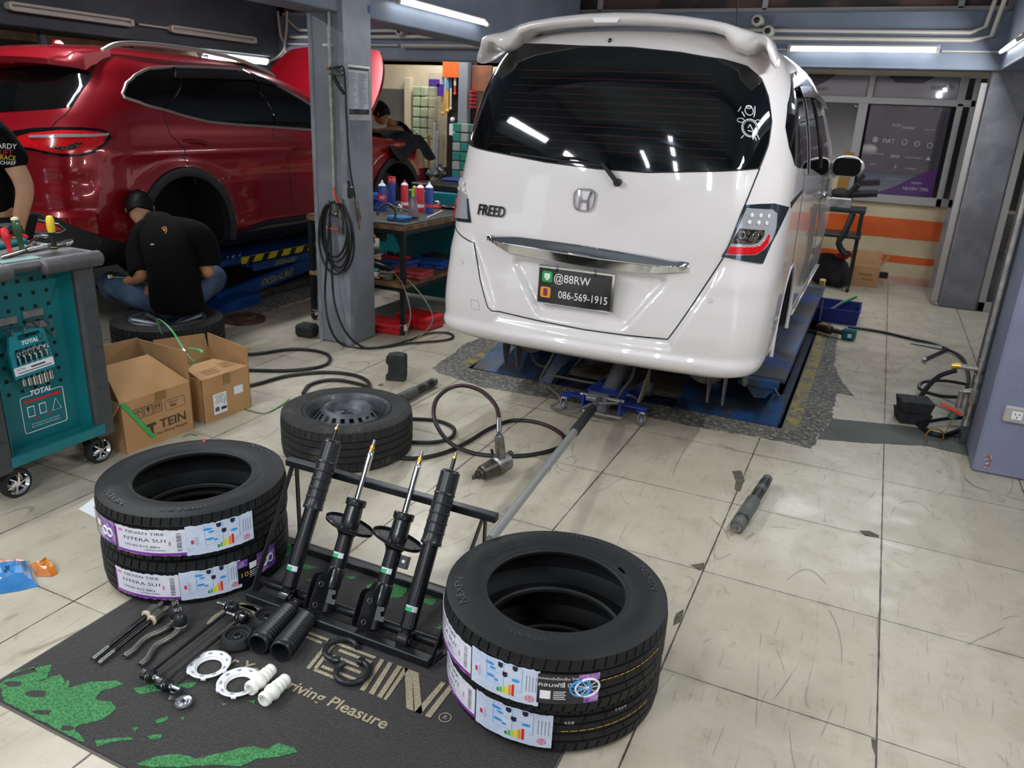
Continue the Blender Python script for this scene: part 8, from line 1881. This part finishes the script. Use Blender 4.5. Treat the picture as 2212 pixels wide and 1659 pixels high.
for x in (xf-.06,xb+.06):
    for y in (TY0+.13,TY1-.08):
        b=B(); b.box((x,y,.135),(.07,.07,.012),.003); b.prism([(-.035,.13),(.035,.13),(.045,.05),(.02,.045),(-.02,.06)],-.030,-.026,X=Matrix.Translation((x,y,0))@Matrix(((0,0,1,0),(1,0,0,0),(0,1,0,0),(0,0,0,1)))); cf=b.obj('castor_bracket',m_black,t)
        yy=y+.02; X=frame((x-.02,yy,.062),(1,0,0)); b=B(); b.lathe([(.045,0),(.058,.002),(.062,.008),(.062,.032),(.058,.038),(.045,.040)],28,X,caps=False); b.obj('castor_tyre',m_blackr,cf)
        b=B(); b.lathe([(.044,.036),(.047,.041),(.044,.038),(.036,.030)],28,X,caps=False); b.cyl((x-.01,yy,.062),(x+.022,yy,.062),.010,n=12)
        for i in range(6):
            a=2*PI*i/6; c_,s_=math.cos(a),math.sin(a); b.tube([(x+.018,yy+.008*c_,.062+.008*s_),(x+.016,yy+.042*math.cos(a+.25),.062+.042*math.sin(a+.25))],.006,6)
        b.obj('castor_hub',m_chrome,cf)
# warning label
XT=lambda y,z,x=xf-.0785: Matrix(((0,0,1,x),(1,0,0,y),(0,1,0,z),(0,0,0,1)))
b=B(XT(1.905,.315)); P=rrect(.185,.155,.010); 
for i in range(len(P)): 
    a,c_=P[i],P[(i+1)%len(P)]; b.tube([(a[0],a[1],0),(c_[0],c_[1],0)],.0018,4)
b.text('TOTAL',.030,Matrix.Translation((-.005,.086,.004)),shear=.2,bold=.001); b.text('Do not open two or more drawers',.0085,Matrix.Translation((-.0,-.045,.001))); b.text('Do not stand in front of the product',.0085,Matrix.Translation((0,-.056,.001)))
b.box((-.055,.01,0),(.03,.045,.001)); b.box((-.005,.01,0),(.03,.045,.001)); b.tube([(.035,-.015,0),(.075,-.015,0),(.055,.035,0)],.0015,4,closed=True); b.obj('label_print',m_wht,pg)
b=B(XT(1.905,.315)); b.box((0,.055,.001),(.165,.010,.001)); b.text('2X',.018,Matrix.Translation((-.035,-.022,.001))); b.text('2X',.018,Matrix.Translation((.018,-.018,.001))); b.obj('red_print',m_red,pg)
b=B(XT(1.905,.315)); b.box((-.055,.01,.001),(.024,.038,.001)); b.box((-.005,.01,.001),(.024,.038,.001)); b.box((.055,.0,.001),(.016,.016,.001)); b.box((-.005,.086,.002),(.078,.030,.002),.001); b.obj('teal_print',m_teal2,pg)
# things on it
def hook(y,z,n):
    b=B(); b.box((xf-.076,y,z),(.004,.085,.03),.001); b.box((xf-.07,y,z-.022),(.016,.085,.003),.001)
    for k in range(n): yy=y-.025+.05*k; b.tube([(xf-.07,yy,z-.02),(xf-.03,yy,z-.045),(xf-.015,yy,z-.045),(xf-.012,yy,z-.02)],.0035,6)
    return b
for i,(y,z) in enumerate(((1.815,.715),(1.925,.725),(1.93,.675))):
    solo(hook(y,z,2),'tool_hook',m_steel,('left','upper right','lower right')[i]+' grey metal hook plate on the trolley pegboard','hook','metal hook plates on the trolley')
t=thing('wrench_set','teal holder of chrome wrenches and sockets hanging on the trolley side','wrench set',(xf-.05,1.865,.5))
XH=Matrix.Translation((xf-.045,1.865,.58))@Matrix.Rotation(.06,4,'X')@Matrix(((0,0,1,0),(1,0,0,0),(0,1,0,0),(0,0,0,1)))
b=B(XH); b.prism([(-.088,-.085),(.080,-.085),(.078,.0),(.066,.085),(.045,.095),(-.05,.098),(-.075,.085),(-.088,.03)],0,.014,holes=[[(-.045,.072),(-.04,.085),(.045,.083),(.052,.070),(.045,.064),(-.04,.064)],[(-.065,.030),(.058,.034),(.066,-.03),(-.070,-.034)]]); h=b.obj('holder',mat('holder_teal','12808c',.35),t)
b=B(XH); b.text('TOTAL',.022,Matrix.Translation((0,.050,.0145)),shear=.2,bold=.0008); b.obj('holder_text',m_wht,h)
b=B(XH); b.box((-.005,-.055,.016),(.165,.034,.006),.002); lb=b.obj('holder_label',m_paper,h); b=B(XH); b.text('TOTAL',.012,Matrix.Translation((-.062,-.048,.0195)),shear=.2); b.box((-.005,-.062,.0195),(.14,.003,.0005)); b.box((.01,-.050,.0195),(.06,.006,.0005)); b.obj('label_print',m_ink,lb)
for i in range(6):
    x=-.058+.023*i; s_=.7+.12*min(i,5-i+2)
    b=B(XH); b.torus(Matrix.Translation((x,.012,.020))@Matrix.Rotation(.6,4,'Y'),.0155*s_,.0055*s_,18,6,-.9,3.9); b.tube([(x,-.003,.018),(x+.004,-.05,.008),(x+.004,-.10,.004)],.005*s_,8); b.cyl((x+.004,-.10-.035*s_,.004),(x+.004,-.095,.004),.009*s_+.002,n=12,bev=.002); b.obj('wrench',m_chrome,t)
def driver(px_,py_,h,col_,lab,tipc=None,shaft=0,r=.014,guard=None,rake=0):
    p=PZ(px_,py_,TH+.02); t=thing('screwdriver',lab,'screwdriver',p,group='screwdrivers standing in the trolley edge'); d=V(rake,rake*.5,1).normalized(); X=frame(p,d)
    b=B(); b.lathe([(r*.9,0),(r*1.0,.006),(r*.62,h*.22),(r*.8,h*.42),(r*1.15,h*.62),(r*1.15,h*.9),(r*.8,h*.985),(r*.2,h)],10,X); b.obj('handle',col_,t)
    if tipc: b=B(); b.lathe([(r*.85,h*.95),(r*1.05,h*.97),(r*.9,h*1.03),(r*.2,h*1.05)],14,X); b.obj('end_cap',tipc,t)
    if guard: b=B(); b.lathe([(r*.95,-.001),(r*1.02,.004),(r*.72,h*.2),(r*.9,h*.42),(r*1.05,h*.5)],10,X,caps=False); b.obj('black_grip',guard,t)
    if shaft:
        q=p-d*.04; b=B(); b.cyl(p,q-d*(shaft-.02),.0032,n=8); b.cyl(q-d*(shaft),q-d*(shaft-.02),.001,.0032,n=8); b.obj('blade',m_chrome,t)
    return t
driver(25,553,.11,m_red,'red handled screwdriver in the trolley edge, leftmost of three',shaft=.44,r=.013,rake=-.12)
driver(50,546,.135,mat('driver_green','2a4a2e',.3,coat=.4),'dark green screwdriver in the trolley edge, middle of three',tipc=m_cream,shaft=.10,r=.014,rake=-.08)
driver(117,537,.135,mat('driver_yellow','e0c02e',.4),'yellow and black screwdriver in the trolley edge, rightmost of three',guard=m_black,shaft=.26,r=.014)
for i,(A,C,r) in enumerate((((0,556),(70,535),.008),((58,541),(138,526),.0085),((88,532),(142,523),.007))):
    T1(lambda b:(b.cyl(PZ(*A,TH+.03),PZ(*C,TH+.03),r,n=12),b.cyl(PZ(*C,TH+.032),PZ(*C,TH+.032)+(PZ(*C,0)-PZ(*A,0)).normalized()*.03,r*1.5,n=12)),'extension_bar',m_chrome,('left','long middle','short rear')[i]+' chrome socket bar lying on the trolley top','socket bar','chrome socket bars on the trolley top')
T1(lambda b:(b.box(PZ(5,500,TH+.035),(.16,.10,.03),.006),b.box(PZ(18,492,TH+.06),(.10,.07,.03),.006)),'black_case',m_dsat,'black plastic case and tray at the back of the trolley top','case')
T1(lambda b:b.cyl(PZ(-10,535,TH+.03),PZ(55,520,TH+.03),.012,n=10,bev=.003),'hand_tool',m_teal2,'teal tool handle lying across the trolley top','tool')
T1(lambda b:b.tube([PZ(20,510,TH+.03),PZ(36,503,TH+.035),PZ(58,512,TH+.03)],.007,8,sm=3),'plier_handle',m_red,'red plier handles on the trolley top','pliers')
T1(lambda b:(b.tube([PZ(55,530,TH+.028),PZ(78,514,TH+.034)],.005,8),b.torus(Matrix.Translation(PZ(80,511,TH+.036)),.010,.004,14,6,-.5,3.6)),'open_spanner',m_chrome,'open ended spanner pointing up behind the yellow screwdriver','spanner')
T1(lambda b:(b.sph(PZ(92,512,TH+.03),(.05,.03,.014),14,8)),'black_tool',m_dsat,'black rounded tool behind the yellow screwdriver','tool')
# ---------------------------------------------------------------- cardboard boxes
def flapbox(nm,lab,F0,F1,h,depth,fl):
    t=thing(nm,lab,'box',((F0[0]+F1[0])/2-depth/2,(F0[1]+F1[1])/2,0)); F0=V(*F0,0);F1=V(*F1,0); u=(F1-F0).normalized(); n=V(-u.y,u.x,0); th=.005
    Bk0=F0+n*depth;Bk1=F1+n*depth; Z_=V(0,0,h)
    b=B(); b.quad(F0,F1,F1+Z_,F0+Z_,th=th); b.quad(F1,Bk1,Bk1+Z_,F1+Z_,th=th); b.quad(Bk1,Bk0,Bk0+Z_,Bk1+Z_,th=th); b.quad(Bk0,F0,F0+Z_,Bk0+Z_,th=th); b.quad(F0,Bk0,Bk1,F1,th=-th); b.obj('carton',m_card,t,sharp=True)
    for k,(A,C,dv) in enumerate(fl(F0+Z_,F1+Z_,Bk0+Z_,Bk1+Z_,u,n)):
        b=B(); b.quad(A,C,C+dv[1],A+dv[0],th=th); b.obj('flap',m_card if k==0 else m_cardin,t,sharp=True)
    return t,F0,F1,u,n
f1=lambda a,c,d,e,u,n:[(a,c,(n*.17+V(0,0,.13)+u*.05,n*.17+V(0,0,.13)-u*.09)),(d,e,(n*.02+V(0,0,.16),n*.0+V(0,0,.16))),(c,e,(u*.0+V(0,0,.155)-n*.0,V(0,0,.155))),(a,d,(-u*.10+V(0,0,-.12),-u*.10+V(0,0,-.12)))]
t1,F0,F1,u,n=flapbox('cardboard_box','larger opened brown carton printed with TEIN and handling symbols',(-2.93,2.215),(-2.905,2.595),.25,.36,f1)
m_inkb=mat('carton_ink','43362b',.7)
def face(F0,u,x,z): # text frame on the front face
    o=F0+u*x+V(0,0,z)+V(.0012,0,0)*1.0; nn=u.cross(V(0,0,1)); o=o+nn*.0012
    return Matrix(((u.x,0,nn.x,o.x),(u.y,0,nn.y,o.y),(0,1,0,o.z),(0,0,0,1)))
b=B(); b.text('TEIN',.062,face(F0,u,.265,.085),bold=.0008,sx=1.15); b.text('For Your Driving Pleasure',.020,face(F0,u,.235,.045)); b.text('T',.075,face(F0,u,.145,.075),bold=.004); b.text('MADE BY',.012,face(F0,u,.275,.178)); b.text('TEIN',.018,face(F0,u,.272,.160),bold=.0004)
X=face(F0,u,.285,.168); P=rrect(.11,.05,.012)
for i in range(len(P)): a,c=P[i],P[(i+1)%len(P)]; b.tube([X@V(a[0],a[1],0),X@V(c[0],c[1],0)],.0009,4)
for i in range(3):
    X=face(F0,u,.085+.052*i,.175); P=[(-.021,-.024),(.021,-.024),(.021,.024),(-.021,.024)]
    for k in range(4): a,c=P[k],P[(k+1)%4]; b.tube([X@V(*a,0),X@V(*c,0)],.0012,4)
    if i==2:
        for dx in (-.008,.008): b.tube([X@V(dx,-.014,0),X@V(dx,.012,0)],.0015,4); b.add([X@V(dx-.006,.006,0),X@V(dx+.006,.006,0),X@V(dx,.018,0)],[(0,1,2)])
    elif i==1: b.add([X@V(-.010,.017,0),X@V(.010,.017,0),X@V(.006,.0,0),X@V(0,-.004,0),X@V(-.006,.0,0)],[(0,1,2,3,4)][::-1]); b.tube([X@V(0,0,0),X@V(0,-.016,0)],.0015,4)
    else: b.tube([X@V(.014*math.cos(q),.014*math.sin(q)-.0,0) for q in [PI*j/8 for j in range(9)]],.0015,4); b.tube([X@V(0,.012,0),X@V(0,-.016,0)],.0012,4)
b.obj('carton_print',m_inkb,t1)
b=B(); X=face(F0,u,.21,.225); b.add([X@V(-.03,-.02,0),X@V(.03,-.02,0),X@V(.03,.025,0),X@V(-.03,.025,0)],[(0,1,2,3)]); b.obj('packing_tape',mat('brown_tape','8e6a3e',.3,coat=.4),t1)
b=B(); X=face(F0,u,0,0); b.add([X@V(*q,.002) for q in ((-.005,.25),(.02,.25),(.16,.035),(.14,.03))],[(3,2,1,0)]); m_strap=mat('green_strap','35a052',.35,coat=.2); b.obj('green_strap',m_strap,t1)
f2=lambda a,c,d,e,u,n:[(a+V(0,0,.0),c,(n*.15+V(0,0,.035)+u*.02,n*.15+V(0,0,.035)-u*.10)),(d,e,(V(0,0,.15)+n*.04,V(0,0,.12)+n*.03)),(c,e,(u*.0+V(0,0,.10),V(0,0,.13)))]
t2,G0,G1,u2,n2=flapbox('cardboard_box','smaller opened brown carton with white shipping labels behind the larger one',(-2.90,2.66),(-2.875,2.965),.235,.30,f2)
b=B(); X=face(G0,u2,.105,.085); b.add([X@V(*q,0) for q in ((-.045,-.055),(.040,-.055),(.040,.055),(-.045,.055))],[(0,1,2,3)]); X=face(G0,u2,.225,.125); b.add([X@V(*q,0) for q in ((-.03,-.022),(.03,-.022),(.03,.022),(-.03,.022))],[(0,1,2,3)]); sl=b.obj('shipping_label',m_paper,t2)
b=B(); X=face(G0,u2,.105,.085)@Matrix.Translation((0,0,.0008))
for i in range(5): b.box((-.005,.045-.010*i,0),(.06-.008*(i%3),.0022,.0002))
for i in range(12): b.box((-.036+.0022*i,-.028,0),(.0012,.024,.0002))
b.box((.018,-.030,0),(.034,.016,.0002)); b.text('OSAKA',.014,Matrix.Translation((.028,.01,0))@Matrix.Rotation(1.3,4,'Z'))
b2=B(X); b2.v=[X@p for p in b.v]; b2.f=b.f; b2.m=b.m; b2.obj('label_print',m_ink,sl)
b=B(); A=G0+V(0,0,.236)+n2*.02+u2*.06; Xp2=Matrix(((u2.x,n2.x*.97,0,A.x),(u2.y,n2.y*.97,0,A.y),(0,.24,1,A.z+.006),(0,0,0,1)))
for k in range(2):
    for j in range(7): x=.0+.13*k+.012*j; b.tube([Xp2@V(x,.0+.02*k,0),Xp2@V(x,.05+.02*k,0)],.0006,3)
    for j in range(3): b.tube([Xp2@V(-.02+.13*k,.01+.02*j+.02*k,0),Xp2@V(.09+.09*k,.01+.02*j+.02*k,0)],.0006,3)
b.obj('flap_print',m_inkb,t2)
b=B(); X=face(G0,u2,.155,.205); b.add([X@V(*q,0) for q in ((-.022,-.03),(.022,-.03),(.022,.03),(-.022,.03))],[(0,1,2,3)]); b.obj('packing_tape',MATS['brown_tape'],t2)
def ribbon(pts,w,name,lab):
    P=smooth_path(pts,6); b=B(); 
    for i in range(len(P)-1):
        d=(P[i+1]-P[i]).normalized(); s_=d.cross(V(0,0,1)); s_=s_.normalized() if s_.length>.1 else V(1,0,0); s2=V(0,0,1)*.3+s_*.9
        b.quad(P[i]-s2*w/2,P[i+1]-s2*w/2,P[i+1]+s2*w/2,P[i]+s2*w/2,th=.0008)
    return solo(b,name,m_strap,lab,'strap','green packing straps',sharp=True)
ribbon([PY(350,722,2.75),PY(340,695,2.72),PY(345,690,2.70),PY(372,715,2.66),PY(400,760,2.62),PY(420,782,2.62)],.012,'packing_strap','green plastic strap looping up out of the cartons')
ribbon([PY(408,795,2.6),PY(435,765,2.62),PY(430,755,2.64),PY(405,752,2.66)],.012,'packing_strap','short green strap curl between the two cartons')
ribbon([PZ(510,845,.03),PZ(535,852,.03),PZ(530,865,.005),PZ(500,878,.004)],.012,'packing_strap','green strap bent round the right corner of the small carton')
ribbon([PZ(518,878,.004),PZ(545,888,.004),PZ(570,892,.004),PZ(585,888,.004),PZ(612,872,.004),PZ(625,862,.006)],.012,'packing_strap','green strap lying on the tiles between carton and steel wheel')
ribbon([PZ(395,943,.004),PZ(410,936,.006),PZ(425,940,.004)],.012,'packing_strap','short end of green strap on the floor in front of the large carton')

for o in bpy.data.objects:
    if '_w' in o: del o['_w']
